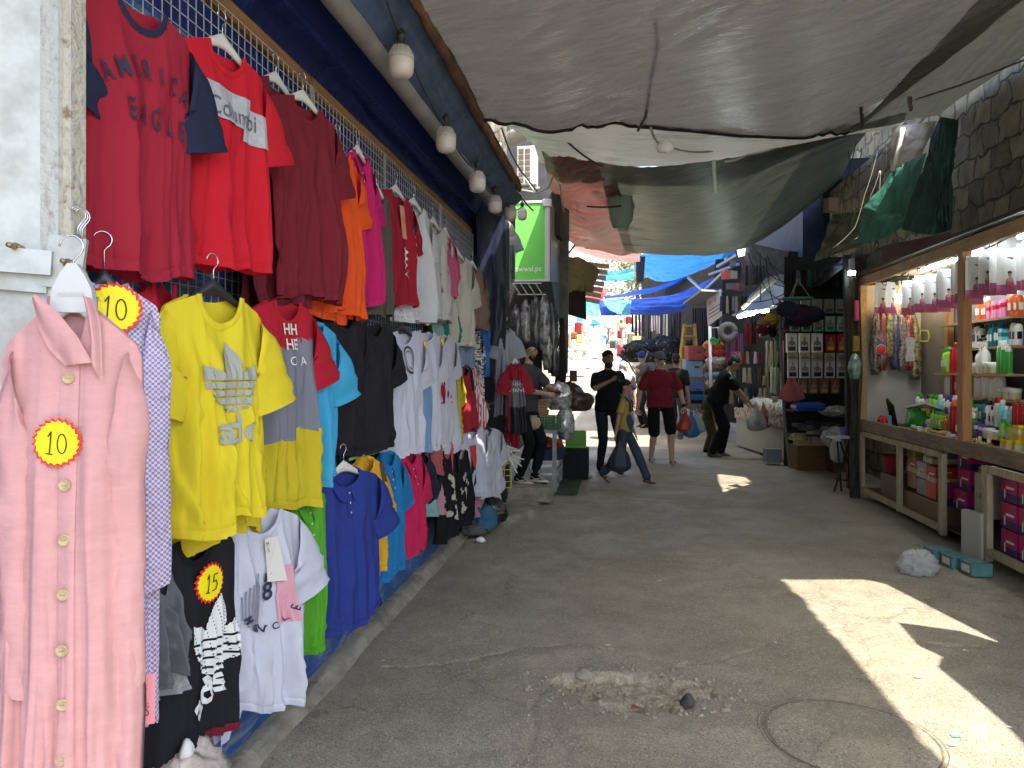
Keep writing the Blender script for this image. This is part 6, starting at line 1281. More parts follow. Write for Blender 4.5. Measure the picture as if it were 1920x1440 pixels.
b = MB(); b.box(P(1588, 808, 10.3), (.12, .15, .10), A, bev=.01); tag(b.build('blue_box', PL('#1F3FB0')), 'small bright blue box by the dark post', 'box')
def gbox(px, py, w, h, d, dep, col, label, name='cardboard_box', rz=0, pr=True):
    q = G(px, py) if d is None else P(px, py, d); D = (Vector((q.x, q.y, 0))-Vector((0, 0, 0))).dot(Vector((-SA, CA, 0))); w_ = w/F*D; h_ = h/F*D
    t = thing(name, label, 'box', q, A+rz); b = MB(); b.box((0, dep/2, h_/2), (w_, dep, h_), bev=.005); b.build('box', M('crd_'+col.strip('#'), srgb(col), .75, var=.12, vs=5), t)
    if pr: b = MB(); b.box((w_*.15, -.002, h_*.55), (w_*.3, .002, h_*.12)); b.build('printing', M('print_dull', (.08, .06, .05), .8), t)
    return t
gbox(1528, 882, 66, 46, None, .4, '#6A4A2C', 'large brown cardboard box on the ground below the dark stall')
gbox(1578, 886, 34, 40, None, .35, '#5E4228', 'smaller brown cardboard box right of the large one')
gbox(1508, 836, 24, 22, 11.2, .2, '#9C9480', 'pale shoe box on the left, on top of the large brown box', pr=True); gbox(1533, 836, 22, 30, 11.2, .2, '#A29A86', 'pale shoe box with print, right one on top of the large brown box')
crumple('straw_bundle', 'yellowish bundle on the shoe boxes', P(1496, 822, 11.1), (.11, .1, .06), M('straw', (.35, .28, .12), .9, bump=.8), 'bundle', seed=93, n=24)
crumple('white_bag', 'white plastic bags hanging beside the stool', P(1572, 845, 10.4), (.09, .08, .16), M('bag_whiteblue', (.45, .48, .52), .25, tl=.2), 'plastic bag', seed=94, flat=1, n=30)
t = thing('folding_stool', 'dark folding stool with a white seat at the rough post', 'stool', (*G(1578, 940)[:2], 0)); b = MB(); b.box(P(1578, 820, 9.6), (.30, .25, .02), A); b.build('seat', M('stool_white', (.55, .56, .55), .4), t, world=True)
for a_, c_ in (((1592, 828), (1560, 935)), ((1570, 828), (1580, 950)), ((1575, 828), (1600, 900))): b = MB(); b.tube([P(a_[0], a_[1], 9.6), P(c_[0], c_[1], 9.3 if c_[0] < 1590 else 9.7)], .012, 8); b.build('leg', STK, t, world=True)
b = MB(); b.tube([P(1566, 898, 9.35), P(1596, 902, 9.5)], .01, 8); b.build('stretcher', STK, t, world=True)
# table with white board and flowered cloth
p1, p2 = G(1382, 838), G(1474, 868)
t = thing('market_table', 'market table with a white board front and a flowered cloth, beside the dark stall', 'table', ((p1.x+p2.x)/2, (p1.y+p2.y)/2, 0))
b = MB(); b.bar(p1+Z*.40, p2+Z*.40, .03, .72); b.build('front_board', M('board_white', (.36, .38, .34), .6, var=.1, vs=2), t, world=True)
rgt = (P(1480, 700, 12.8)-P(1380, 700, 12.8)).normalized(); p3 = p2+Vector((.45, .2, 0)); b = MB(); b.bar(p2+Z*.40, p3+Z*.40, .03, .7); b.build('side_board', M('board_brown2', (.08, .06, .045), .8), t, world=True)
b = MB(); bk_ = Vector((.55, .1, 0)); b.add([p1+Z*.78, p2+Z*.78, p2+bk_+Z*.78, p1+bk_+Z*.78, p1+Z*.80, p2+Z*.80, p2+bk_+Z*.80, p1+bk_+Z*.80], [(0, 1, 2, 3), (4, 7, 6, 5), (0, 4, 5, 1), (1, 5, 6, 2), (2, 6, 7, 3), (3, 7, 4, 0)]); b.build('top', SW2, t, world=True)
FL = M('flower_cloth', (.55, .52, .47), .6, var=0, col2=(.20, .12, .06), vs=16, thr=(.5, .56), vd=3)
o, _ = tarp([[p1+Z*.56+Vector((-.04, -.03, 0)), p2+Z*.56+Vector((-.04, -.03, 0)), p3+Z*.62+Vector((0, -.05, 0))], [p1+Z*.93, p2+Z*.93, p3+Z*.93], [p1+bk_+Z*.93, p2+bk_+Z*.93, p3+Vector((0, .3, 0))+Z*.93]], 40, 30, .02, 121, (2, 6), FL, 'flowered_cloth'); tag(o, 'flowered oilcloth draped over the white board table', 'tablecloth')
for i in range(6): q = p1.lerp(p2, .1+.15*i)+Vector((.12, .02, .97)); h = hanger(q, 1.0+.1*i, 'white hanger lying in a row on the flowered cloth', PLW, .3, hookh=.05); h['group'] = 'white hangers lying on the flowered cloth'; h.rotation_euler[0] = 1.1
b = MB(); q = P(1453, 728, 12.6); b.lathe([(.04, 0), (.05, .09), (.052, .1)], 16, Matrix.Translation((q.x, q.y, .94))); tag(b.build('cup', M('cup_cream', (.45, .42, .33), .5), None, True), 'cream cup standing on the flowered cloth', 'cup')
gbox(1452, 868, 28, 26, 11.9, .2, '#7C8488', 'pale grey crate under the white board table', 'grey_crate', pr=False)
# caps and hats
def cap(px, py, d, c1, c2, label, s=1):
    t = thing('cap', label, 'cap', P(px, py, d), A+.4); t.scale = (s, s, s); b = MB(); vs = MB(); vs.ell((0, 0, 0), (.085, .095, .09), 16, 10); b.v = [(x, y, max(z, -.02)) for x, y, z in vs.v]; b.f = vs.f; b.mi = vs.mi; b.build('crown', FAB(c1), t, True)
    b = MB(); b.grid(lambda u, v: ((u-.5)*.16*(1-.25*v), -.07-.08*v*(1-(2*u-1)**2*.6), -.02-.02*v-.03*(2*u-1)**2), 10, 6); b.build('brim', FAB(c2), t, True); return t
for a in ((1424, 598, 12.2, '#6B7A70', '#54615A', 'grey green cap, leftmost of the hanging caps'), (1432, 605, 12.1, '#B48C90', '#A04050', 'pink cap hanging among the caps'), (1445, 600, 12, '#D8B614', '#C9A810', 'yellow cap hanging among the caps'), (1457, 612, 12, '#5A4A70', '#4A3C60', 'purple cap hanging among the caps'), (1468, 613, 11.9, '#9C8AA8', '#B07A90', 'lilac cap hanging among the caps'), (1428, 622, 12.1, '#7A1E2C', '#70182A', 'dark red cap low in the bunch'), (1444, 624, 12.1, '#2A2430', '#1C1822', 'black cap low in the bunch'), (1436, 630, 12.2, '#B8BCC0', '#A8ACB0', 'white cap at the bottom of the bunch'), (1472, 622, 12, '#8FA0A8', '#7A8C94', 'pale blue cap at the right of the bunch')): cap(*a, s=1.15)
for i, (px, py, r) in enumerate(((1478, 580, .17), (1500, 588, .19), (1522, 590, .18), (1505, 600, .16), (1490, 600, .15))): crumple('black_hat', ['leftmost', 'top', 'rightmost', 'lowest', 'front'][i]+' of the dark felt hats hanging as a bunch under the stall roof', P(px, py, 11.0+.05*i), (r*.9, r*.6, r*.62), M('hat_dark%d' % (i % 2), [(.012, .014, .03), (.03, .012, .03)][i % 2], .9), 'hat', seed=130+i, n=26, flat=1, amp=.12)
q = P(1495, 560, 11.0); t = thing('hat_carousel', 'round green clip hanger above the dark hats', 'hanger', q); b = MB(); b.lathe([(.22, -.02), (.235, 0), (.22, .02)], 24, None, .6); b.build('ring', M('clip_green', (.05, .14, .12), .4), t, True)
b = MB()
for k in range(3): b.tube([(.18*cos(k*2.1), .1*sin(k*2.1), .01), (0, 0, .28)], .006, 5)
b.build('cords', M('cord_pale', (.3, .28, .22), .7), t)
for k, (x0_, y0_, x1_, y1_, d) in enumerate(((1392, 588, 1448, 570, 13.3), (1384, 594, 1440, 582, 13.0))):
    t = thing('fluorescent_tube', ['upper', 'lower'][k]+' lit fluorescent tube under the dark stall roof', 'fluorescent lamp', P(x0_, y0_, d)); b = MB(); b.tube([P(x0_, y0_, d), P(x1_, y1_, d-.6)], .028, 8); b.build('tube', M('tube_lit2', (.85, 1, .92), .3, emit=12), t, True, world=True)
b = MB(); b.bar(P(1385, 592, 13.4), P(1450, 573, 12.8), .35, .02); tag(b.build('lamp_tray', M('tray_white', (.4, .43, .4), .5)), 'pale reflector board behind the two lit tubes', 'board')
t = thing('small_lamp', 'small lit white lamp at the top of the dark post', 'lamp', P(1597, 512, 9.8)); b = MB(); b.box((0, 0, 0), (.07, .05, .05), .3); b.build('lens', M('tube_lit2'), t); b = MB(); b.box((0, 0, .10), (.06, .06, .16)); b.build('housing', M('housing_grey', (.3, .33, .33), .5), t)
# floodlight
t = thing('floodlight', 'square lit floodlight on a bracket above the blue tarpaulins', 'lamp', P(1395, 468, 14.5)); T = Matrix.Rotation(A, 4, 'Z') @ Matrix.Rotation(-.3, 4, 'Y') @ Matrix.Rotation(.25, 4, 'X')
b = MB(); b.box((0, .03, 0), (.30, .07, .25), T=T); b.build('housing', BLK, t); b = MB(); b.box((0, -.012, 0), (.26, .02, .20), T=T); b.build('lens', M('flood_lit', (.9, 1, .95), .3, emit=1.6), t); b = MB(); b.bar((0, .05, -.1), (.25, .3, -.12), .03); b.build('bracket', FRW, t)
# shelves of clothing behind the bending man
def rack_row(n, px0, px1, py, d, hpx, cols, label, seed, lean=.0):
    r = random.Random(seed)
    for i in range(n):
        px = px0+(px1-px0)*i/max(1, n-1); q = P(px, py, d+r.uniform(-.1, .1)); h = hpx/F*d*r.uniform(.85, 1.1); w = (px1-px0)/n/F*d*.75; cn, cc = r.choice(cols); b = MB(); s0 = r.random()*20
        def f(u, v, s=1): a = 2*pi*u; return (w*.62*cos(a)*(.8+.3*v), w*.42*sin(a)*(1+.4*nz(v*3, u*4, s0))+.02*sin(a*3+s0)*v, -h*v+.01*sin(a*2))
        b.grid(f, 14, 8); o = b.build('hanging_garment', FAB(cc), None, True); o.location = q; o.rotation_euler = (0, 0, A)
        tag(o, cn+' '+label, 'garment', cn+' '+label)
DKS = [('black', '#1A1A1E'), ('dark grey', '#3A3A40'), ('navy', '#20243A'), ('charcoal', '#2C2C30')]
MX = [('beige', '#9A8C74'), ('grey', '#6E7074'), ('brown', '#5A4636'), ('olive', '#5E5A40'), ('dark grey', '#3A3A40'), ('cream', '#B0A68E')]
PKS_ = [('pink', '#C0688A'), ('rose', '#A03A5A'), ('white', '#C8C4C8'), ('lilac', '#8A5A8A'), ('crimson', '#8A1E38')]
b = MB(); b.bar(P(1355, 650, 16.5), P(1500, 650, 14.6), .05, 3.2); tag(b.build('stall_back', STK), 'dark back wall of the caps stall', 'wall')
rack_row(9, 1362, 1392, 626, 14.6, 50, PKS_, 'small garment in the pink rack under the banner', 1)
rack_row(6, 1398, 1420, 606, 15, 40, [('red', '#A02028'), ('dark', '#221C1E'), ('wine', '#6A1626')], 'folded cloth hanging under the orange curtain', 2)
rack_row(12, 1358, 1462, 690, 14.0, 30, MX, 'bag or garment on the middle rail behind the bending man', 3)
rack_row(12, 1362, 1462, 728, 13.8, 34, DKS+MX[:2], 'garment on the lower rail behind the bending man', 4)
rack_row(6, 1430, 1470, 640, 13.6, 62, MX+PKS_[:2]+DKS, 'scarf hanging right under the caps', 5)
rack_row(5, 1440, 1466, 690, 13.3, 52, [('grey white', '#A0A4A4'), ('olive', '#6A6A48'), ('cream', '#C0B898')], 'trousers hanging beside the grey pole', 6)
rack_row(14, 1365, 1460, 660, 14.3, 22, MX+PKS_, 'rolled garment on the upper shelf of the caps stall', 7)
b = MB(); b.bar(P(1396, 590, 16), P(1420, 585, 16), .03, .35); tag(b.build('orange_curtain', M('curtain_orange', (.55, .16, .05), .8)), 'orange curtain hanging behind the caps', 'curtain')
t = thing('plush_ring', 'grey white ring cushion hanging left of the pink rack', 'cushion', P(1365, 622, 14.4)); b = MB(); n = 20; b.tube([(.13*cos(2*pi*k/n), 0, .13*sin(2*pi*k/n)) for k in range(n+1)], .06, 10); b.build('ring', M('plush_grey', (.16, .16, .16), .9), t, True)
t = thing('green_toy_chair', 'white framed child seat with green cushion hanging by the ladder', 'seat', P(1340, 625, 14.6)); b = MB(); q = P(1340, 625, 14.6); b.tube([P(1332, 650, 14.6), P(1332, 615, 14.6), P(1346, 614, 14.6), P(1350, 640, 14.6)], .018, 8); b.build('frame', FRW, t, True, world=True); b = MB(); b.bar(P(1334, 636, 14.5), P(1349, 642, 14.4), .10, .08); b.build('cushion', PL('#1E8A4A'), t, world=True)
b = MB(); b.tube([P(1333, 745, 14.2), P(1331, 612, 14.6)], .03, 8); tag(b.build('white_pole', FRW, None, True), 'white pole in front of the caps stall', 'pole')
for i in range(6): crumple('toy_heap', ['orange', 'red', 'white', 'brown', 'blue', 'tan'][i]+' toys heaped on the rack left of the pink garments', P(1337+3*(i % 3), 648+14*i, 14.7), (.16, .1, .09), M('toy%d' % i, [(.5, .15, .05), (.4, .04, .04), (.5, .5, .5), (.15, .08, .05), (.08, .2, .4), (.3, .22, .12)][i], .5, var=.6, vs=20), 'toys', seed=150+i, n=20, flat=1)
# boxes behind the man in black
for i, (px, py, w, h, c, lb) in enumerate(((1302, 690, 32, 34, '#7A96A8', 'stack of pale blue printed packs beside the ladder'), (1306, 662, 30, 26, '#A0504A', 'red and white boxes on top of the blue packs'), (1305, 732, 30, 30, '#4A6A9A', 'blue box under the stacked packs'), (1303, 757, 32, 24, '#16181C', 'black crate on the ground behind the man in black'), (1303, 745, 32, 10, '#1E5A8A', 'bright blue lid of the black crate'))): gbox(px, py+h/2 if i != 3 else py, w, h, 16.2-.03*i, .4, c, lb, 'stacked_boxes' if i < 2 else 'crate')
rack_row(12, 1400, 1470, 498, 13.9, 34, DKS+[('dark red', '#5A1A20'), ('grey', '#5A5C60')], 'cloth bundle hung on the dark hoarding above the fluorescent tubes', 40)
rack_row(9, 1352, 1398, 556, 14.9, 30, DKS+MX[:3], 'bundle hung beside the banner', 41)
rack_row(10, 1486, 1580, 508, 11.6, 30, DKS+[('green', '#2E5A48'), ('grey', '#6A6C70')], 'small bag hung at the top of the dark stall', 42)
rr = random.Random(31)
for i in range(9): a = P(1400+rr.uniform(0, 180), 470+rr.uniform(0, 40), 12); c = P(1380+rr.uniform(0, 200), 520+rr.uniform(0, 60), 11.6); cord('cable', [a, a.lerp(c, .5)-Vector((0, 0, .12)), c], .007, WR, 'dark cable sagging in front of the dark stall roofs', 'cable', 'dark cables over the dark stall', sag=.08)
# ladder
t = thing('step_ladder', 'yellow wooden step ladder standing among the dark clothes', 'ladder', P(1290, 715, 17)); LY = M('ladder_yellow', (.50, .30, .06), .6, var=.15, vs=10)
for a_, c_ in (((1283, 608, 17.2), (1270, 715, 16.6)), ((1302, 608, 17.2), (1310, 700, 16.6)), ((1286, 610, 17.3), (1278, 700, 17.9)), ((1300, 610, 17.3), (1304, 690, 17.9))): b = MB(); b.bar(P(*a_), P(*c_), .06, .04); b.build('rail', LY, t, world=True)
for k, y in enumerate((611, 630, 650, 672, 695)): b = MB(); b.bar(P(1282.5-2.6*k, y, 17.15-.12*k), P(1302.5+1.7*k, y, 17.15-.12*k), .10, .035); b.build('step', LY, t, world=True)
# banner
t = thing('banner', 'white paper banner with red and black handwriting hanging over the right side stalls', 'banner', P(1340, 580, 15.5)); b = MB(); b.add([P(1324, 556, 15.6), P(1352, 541, 15.2), P(1354, 592, 15.2), P(1327, 612, 15.6)], [(0, 1, 2, 3)]); b.add([P(1324, 556, 15.62), P(1352, 541, 15.22), P(1354, 592, 15.22), P(1327, 612, 15.62)], [(3, 2, 1, 0)]); b.build('sheet', M('banner_white', (.5, .48, .47), .7), t, world=True)
b = MB(); V, FF = text('٥ 10', .13, bold=.02); q = P(1339, 563, 15.33); b.add([q+Vector((x*.9, -.0, z+x*.45)) for x, z in V], FF); b.build('red_writing', M('ink_red', (.5, .05, .03), .6), t, world=True)
b = MB()
for k in range(3): b.bar(P(1329, 583+k*7, 15.36), P(1350, 570+k*7, 15.14), .01)
b.build('black_writing', INK, t, world=True)
b = MB(); b.bar(P(1300, 570, 15.8), P(1335, 545, 15.2), .5, .04); tag(b.build('grey_board', M('board_grey', (.25, .26, .24), .7)), 'grey board awning left of the banner', 'awning')
# dark hanging clothes under the blue tarps
for i, (a_, c_, py, h, d, cols, lb) in enumerate(((1186, 1206, 590, 36, 22, [('slate', '#4A4C60'), ('grey blue', '#5C6078')], 'coat hanging under the left end of the blue tarpaulin'), (1208, 1220, 592, 44, 21, DKS, 'coat hanging left of the pale scarves'), (1222, 1236, 592, 32, 20.5, [('lilac grey', '#A09AA8'), ('pale grey', '#B4B0B8')], 'scarf hanging under the blue tarpaulin'), (1240, 1275, 585, 66, 19.8, DKS+[('pale grey', '#9A9A98')], 'coat in the row left of the ladder'), (1300, 1330, 578, 110, 17.8, DKS, 'long coat in the dark row right of the ladder'), (1238, 1282, 646, 34, 19.5, DKS+[('white', '#B0B0AC')], 'shirt in the low row left of the ladder'))): rack_row(4 if i < 3 else 8, a_, c_, py, d, h, cols, lb, 30+i)
b = MB(); b.bar(P(1205, 650, 24), P(1345, 640, 18.3), .1, 4.2); tag(b.build('arcade_wall', STK), 'dark shop wall behind the coats on the right', 'wall')
crumple('shoe_heap', 'dark heap of shoes and bags left of the ladder', P(1245, 665, 18.4), (.75, .5, .3), M('shoe_heap', (.03, .03, .032), .9, var=0, col2=(.30, .30, .29), vs=14, thr=(.6, .66), spec=.1), 'goods heap', seed=160, n=60, flat=.6, amp=.4)
# navy structures above right
for i, (a_, c_, lb, col) in enumerate((((1400, 500, 14.6), (1480, 520, 13.4), 'dark cluttered upper hoarding behind the floodlight', (.03, .03, .032)), ((1345, 540, 17.5), (1420, 560, 15.5), 'dark shop front above the banner', (.05, .05, .05)))): b = MB(); b.bar(P(*a_), P(*c_), .2, .9 if i == 0 else 1.3); tag(b.build('hoarding', M('hoard%d' % i, col, .95, var=.5, vs=5)), lb, 'hoarding')
rr = random.Random(12)
for i in range(14): q = P(1352+rr.uniform(0, 100), 490+rr.uniform(0, 60), 15.2-.01*i); c_ = rr.choice([(.3, .3, .3), (.3, .05, .04), (.08, .08, .1), (.2, .18, .15)]); b = MB(); b.box(q, (rr.uniform(.1, .3), .1, rr.uniform(.08, .2)), A+rr.uniform(-.4, .4)); tag(b.build('hung_box', M('hb%d' % i, c_, .7)), 'small box hung on the dark upper hoarding of the right stalls', 'box', 'boxes on the dark hoarding')
for i, (a_, c_) in enumerate((((1345, 500, 16), (1395, 470, 15)), ((1330, 515, 17), (1385, 495, 16)), ((1290, 520, 18), (1335, 560, 16)), ((1310, 555, 17), (1362, 505, 16)))): b = MB(); b.bar(P(*a_), P(*c_), .05); tag(b.build('strut', FRW), ['upper', 'second', 'crossing', 'lowest'][i]+' pale metal strut among the blue tarpaulins', 'strut')
b = MB(); b.box((4.8, 22, 2.4), (2.8, 17, 5.2)); tag(b.build('right_building', M('shop_block_dark', (.02, .025, .035), .95, spec=.05)), 'dark row of shops on the right beyond the stone wall', 'building')
# ------------------------------------------------------------------ far bright street
def fz(y): return gz(y)
def G2(px, py):
    d = 20.0
    for _ in range(60):
        p = P(px, py, d); e = p.z-gz(p.y); d += e*6 if abs(e) < 3 else 3*(1 if e > 0 else -1)
        d = max(14, min(90, d))
    return P(px, py, d), d
b = MB(); b.box((-6.2, 33, 4.2), (5.5, 36, 8.4)); tag(b.build('far_building', M('far_stone', (.55, .5, .42), .9, var=.2, vs=1)), 'pale stone buildings on the left side of the far street', 'building')
b = MB(); b.box((-3.5, 84, 10), (24, 4, 20)); tag(b.build('far_house', M('far_house_pale', (.62, .6, .56), .9, var=.2, vs=.8)), 'pale house closing the end of the street', 'building')
b = MB(); b.box((6.6, 48, 4.6), (6, 34, 9)); tag(b.build('far_building', M('far_stone2', (.42, .38, .33), .9, var=.25, vs=.8)), 'brownish buildings on the right side of the far street', 'building')
tr = thing('far_tree', 'tree at the end of the street above the blue tarpaulins, paled by painted sun glare', 'tree', (1.5, 66, gz(66))); b = MB(); b.tube([(0, 0, 0), (.1, 0, 3), (0, .2, 6)], [.3, .22, .1], 8); b.build('trunk', M('bark', (.12, .09, .06), .9), tr); b = MB(); r = random.Random(8)
for i in range(2600):
    a = r.gauss(0, 1.5), r.gauss(0, 1.2), 6.5+r.gauss(0, 1.5); s = r.uniform(.12, .25); n = Vector((r.uniform(-1, 1), r.uniform(-1, 1), r.uniform(-1, 1))).normalized(); u = n.orthogonal().normalized(); w = n.cross(u); a = Vector(a); b.add([a+u*s, a+w*s*.6, a-u*s, a-w*s*.6], [(0, 1, 2, 3)])
b.build('crown', M('leaf', (.32, .34, .22), .7, tl=.4), tr)  # leaf colour paled, sun glare painted in
rr = random.Random(77)
pal = [('white', '#E8E8E4'), ('pale pink', '#E0B8B8'), ('cream', '#E4DCC0'), ('mint', '#B8DCC8'), ('pale blue', '#B8D0E4'), ('white', '#F0F0EC'), ('yellow green', '#CCD880'), ('pale coral', '#DDA498')]
def stall(px, py, w, h, d, label, n=26, cloth='#E4E4E0', seed=0):
    q, dd = G2(px, py); t = thing('street_stall', label, 'market stall', q, A+.1); r = random.Random(seed); b = MB(); b.box((0, 0, h*.25), (w, d, h*.5), bev=.02); b.build('table', FAB(cloth), t)
    b = MB()
    for sx in (-1, 1): b.bar((sx*w*.45, d*.3, 0), (sx*w*.45, d*.3, h), .04)
    b.build('uprights', FRW, t)
    for cn, cc in pal[:5]:
        b = MB()
        for i in range(n//4): a = (r.uniform(-w/2, w/2), r.uniform(-d/2, d/2), h*.5+r.uniform(0, h*.25)); b.ell(a, (r.uniform(.06, .14), .08, r.uniform(.05, .14)), 8, 6)
        b.build('heap_of_goods', FAB(cc), t, True)
    return t
stall(1068, 705, 1.1, 1.5, 1.2, 'nearest white stall heaped with pale packets on the sunlit left side', seed=1, n=50)
stall(1080, 690, 1.2, 1.5, 1.4, 'second white stall with toys on the sunlit left side', seed=2, n=50)
stall(1092, 672, 1.6, 1.6, 1.6, 'third pale stall on the left under the blue umbrella', seed=3, n=40)
stall(1108, 662, 1.6, 1.6, 1.6, 'fourth pale stall on the left with green things', seed=4, n=40, cloth='#D8E8DC')
stall(1085, 655, 2.2, 1.9, 2, 'far white stall behind the blue umbrella', seed=5, n=40)
stall(1178, 668, 1.0, 1.4, 1.6, 'stall with pink cloth on the right side of the sunny street', seed=6, n=40, cloth='#C84A66')
stall(1186, 678, .8, 1.3, 1.4, 'stall with green and blue goods below the pink cloth one', seed=7, n=40, cloth='#3A6A9A')
stall(1168, 652, 1.6, 2, 2, 'brown stall far up the right side', seed=8, n=40, cloth='#7A5A48')
t0, d0 = G2(1085, 665); um = thing('umbrella', 'bright blue market umbrella on the far left side of the street', 'umbrella', t0); b = MB(); b.tube([(0, 0, 0), (0, 0, 2.4)], .03, 8); b.build('pole', STK, um); b = MB(); b.lathe([(1.5, 1.95), (1.1, 2.25), (.5, 2.5), (.02, 2.62)], 8, Matrix.Translation((0, 0, -.1))); b.build('canopy', M('umbrella_blue', (.02, .25, .65), .6, tl=.3), um)
for i in range(60):
    px = rr.choice([rr.uniform(1062, 1112), rr.uniform(1138, 1200)]); q = P(px, rr.uniform(598, 645), rr.uniform(28, 42)); cn, cc = rr.choice(pal+[('brown', '#7A5A40'), ('dark red', '#8A2A2A'), ('olive', '#7A7A50')]); b = MB(); b.box(q, (rr.uniform(.1, .35), .2, rr.uniform(.2, .7)), rr.uniform(-.4, .4), bev=.05); tag(b.build('hung_goods', FAB(cc)), cn+' bundle of goods hanging in the far sunlit street', 'goods', cn+' far bundles')
# ================================================================== PEOPLE
def remesh(mb, name, mat, parent, vox=.011, smooth=3, noise_amp=0, nseed=0, nsc=9):
    me = bpy.data.meshes.new(name); me.from_pydata(mb.v, [], mb.f); o = bpy.data.objects.new(name, me); TS.collection.objects.link(o)
    m = o.modifiers.new('r', 'REMESH'); m.mode = 'VOXEL'; m.voxel_size = vox; m2 = o.modifiers.new('s', 'SMOOTH'); m2.iterations = smooth; m2.factor = .5
    TS.view_layers[0].update(); n = bpy.data.meshes.new_from_object(o.evaluated_get(TS.view_layers[0].depsgraph)); bpy.data.objects.remove(o); bpy.data.meshes.remove(me)
    if noise_amp:
        for v in n.vertices:
            c = v.co; v.co = c+v.normal*noise_amp*(nz(c.x*nsc, c.y*nsc, c.z*nsc*.6+nseed)+.5*nz(c.x*nsc*2.3, c.y*nsc*2.3, c.z*nsc+nseed))
    n.materials.clear(); n.materials.append(mat); n.polygons.foreach_set('use_smooth', [True]*len(n.polygons)); n.name = name
    q = bpy.data.objects.new(name, n); C.objects.link(q); q.parent = parent; return q
def caps(b, p, q, r0, r1, n=12):
    p = Vector(p); q = Vector(q); d = q-p; L = d.length
    if L < 1e-5: b.ell(p, (r0, r0, r0)); return
    R = d.to_track_quat('Z', 'Y').to_matrix().to_4x4(); R.translation = p; pr = []
    for k in range(1, 6): a = pi/2*k/5; pr.append((r0*sin(a), -r0*cos(a)))
    pr.append((r0, .0)) if False else None
    for k in range(0, 5): a = pi/2*k/5; pr.append((r1*cos(a), L+r1*sin(a)))
    b.lathe([(.001, -r0)]+pr+[(.001, L+r1)], n, R)
def ik(a, c, l1, l2, pole):
    a = Vector(a); c = Vector(c); d = c-a; L = min(d.length, (l1+l2)*.999); d.normalize(); c = a+d*L
    x = (l1*l1-l2*l2+L*L)/(2*L); h = sqrt(max(0, l1*l1-x*x)); p = Vector(pole); p = (p-d*p.dot(d)).normalized(); return a+d*x+p*h, c
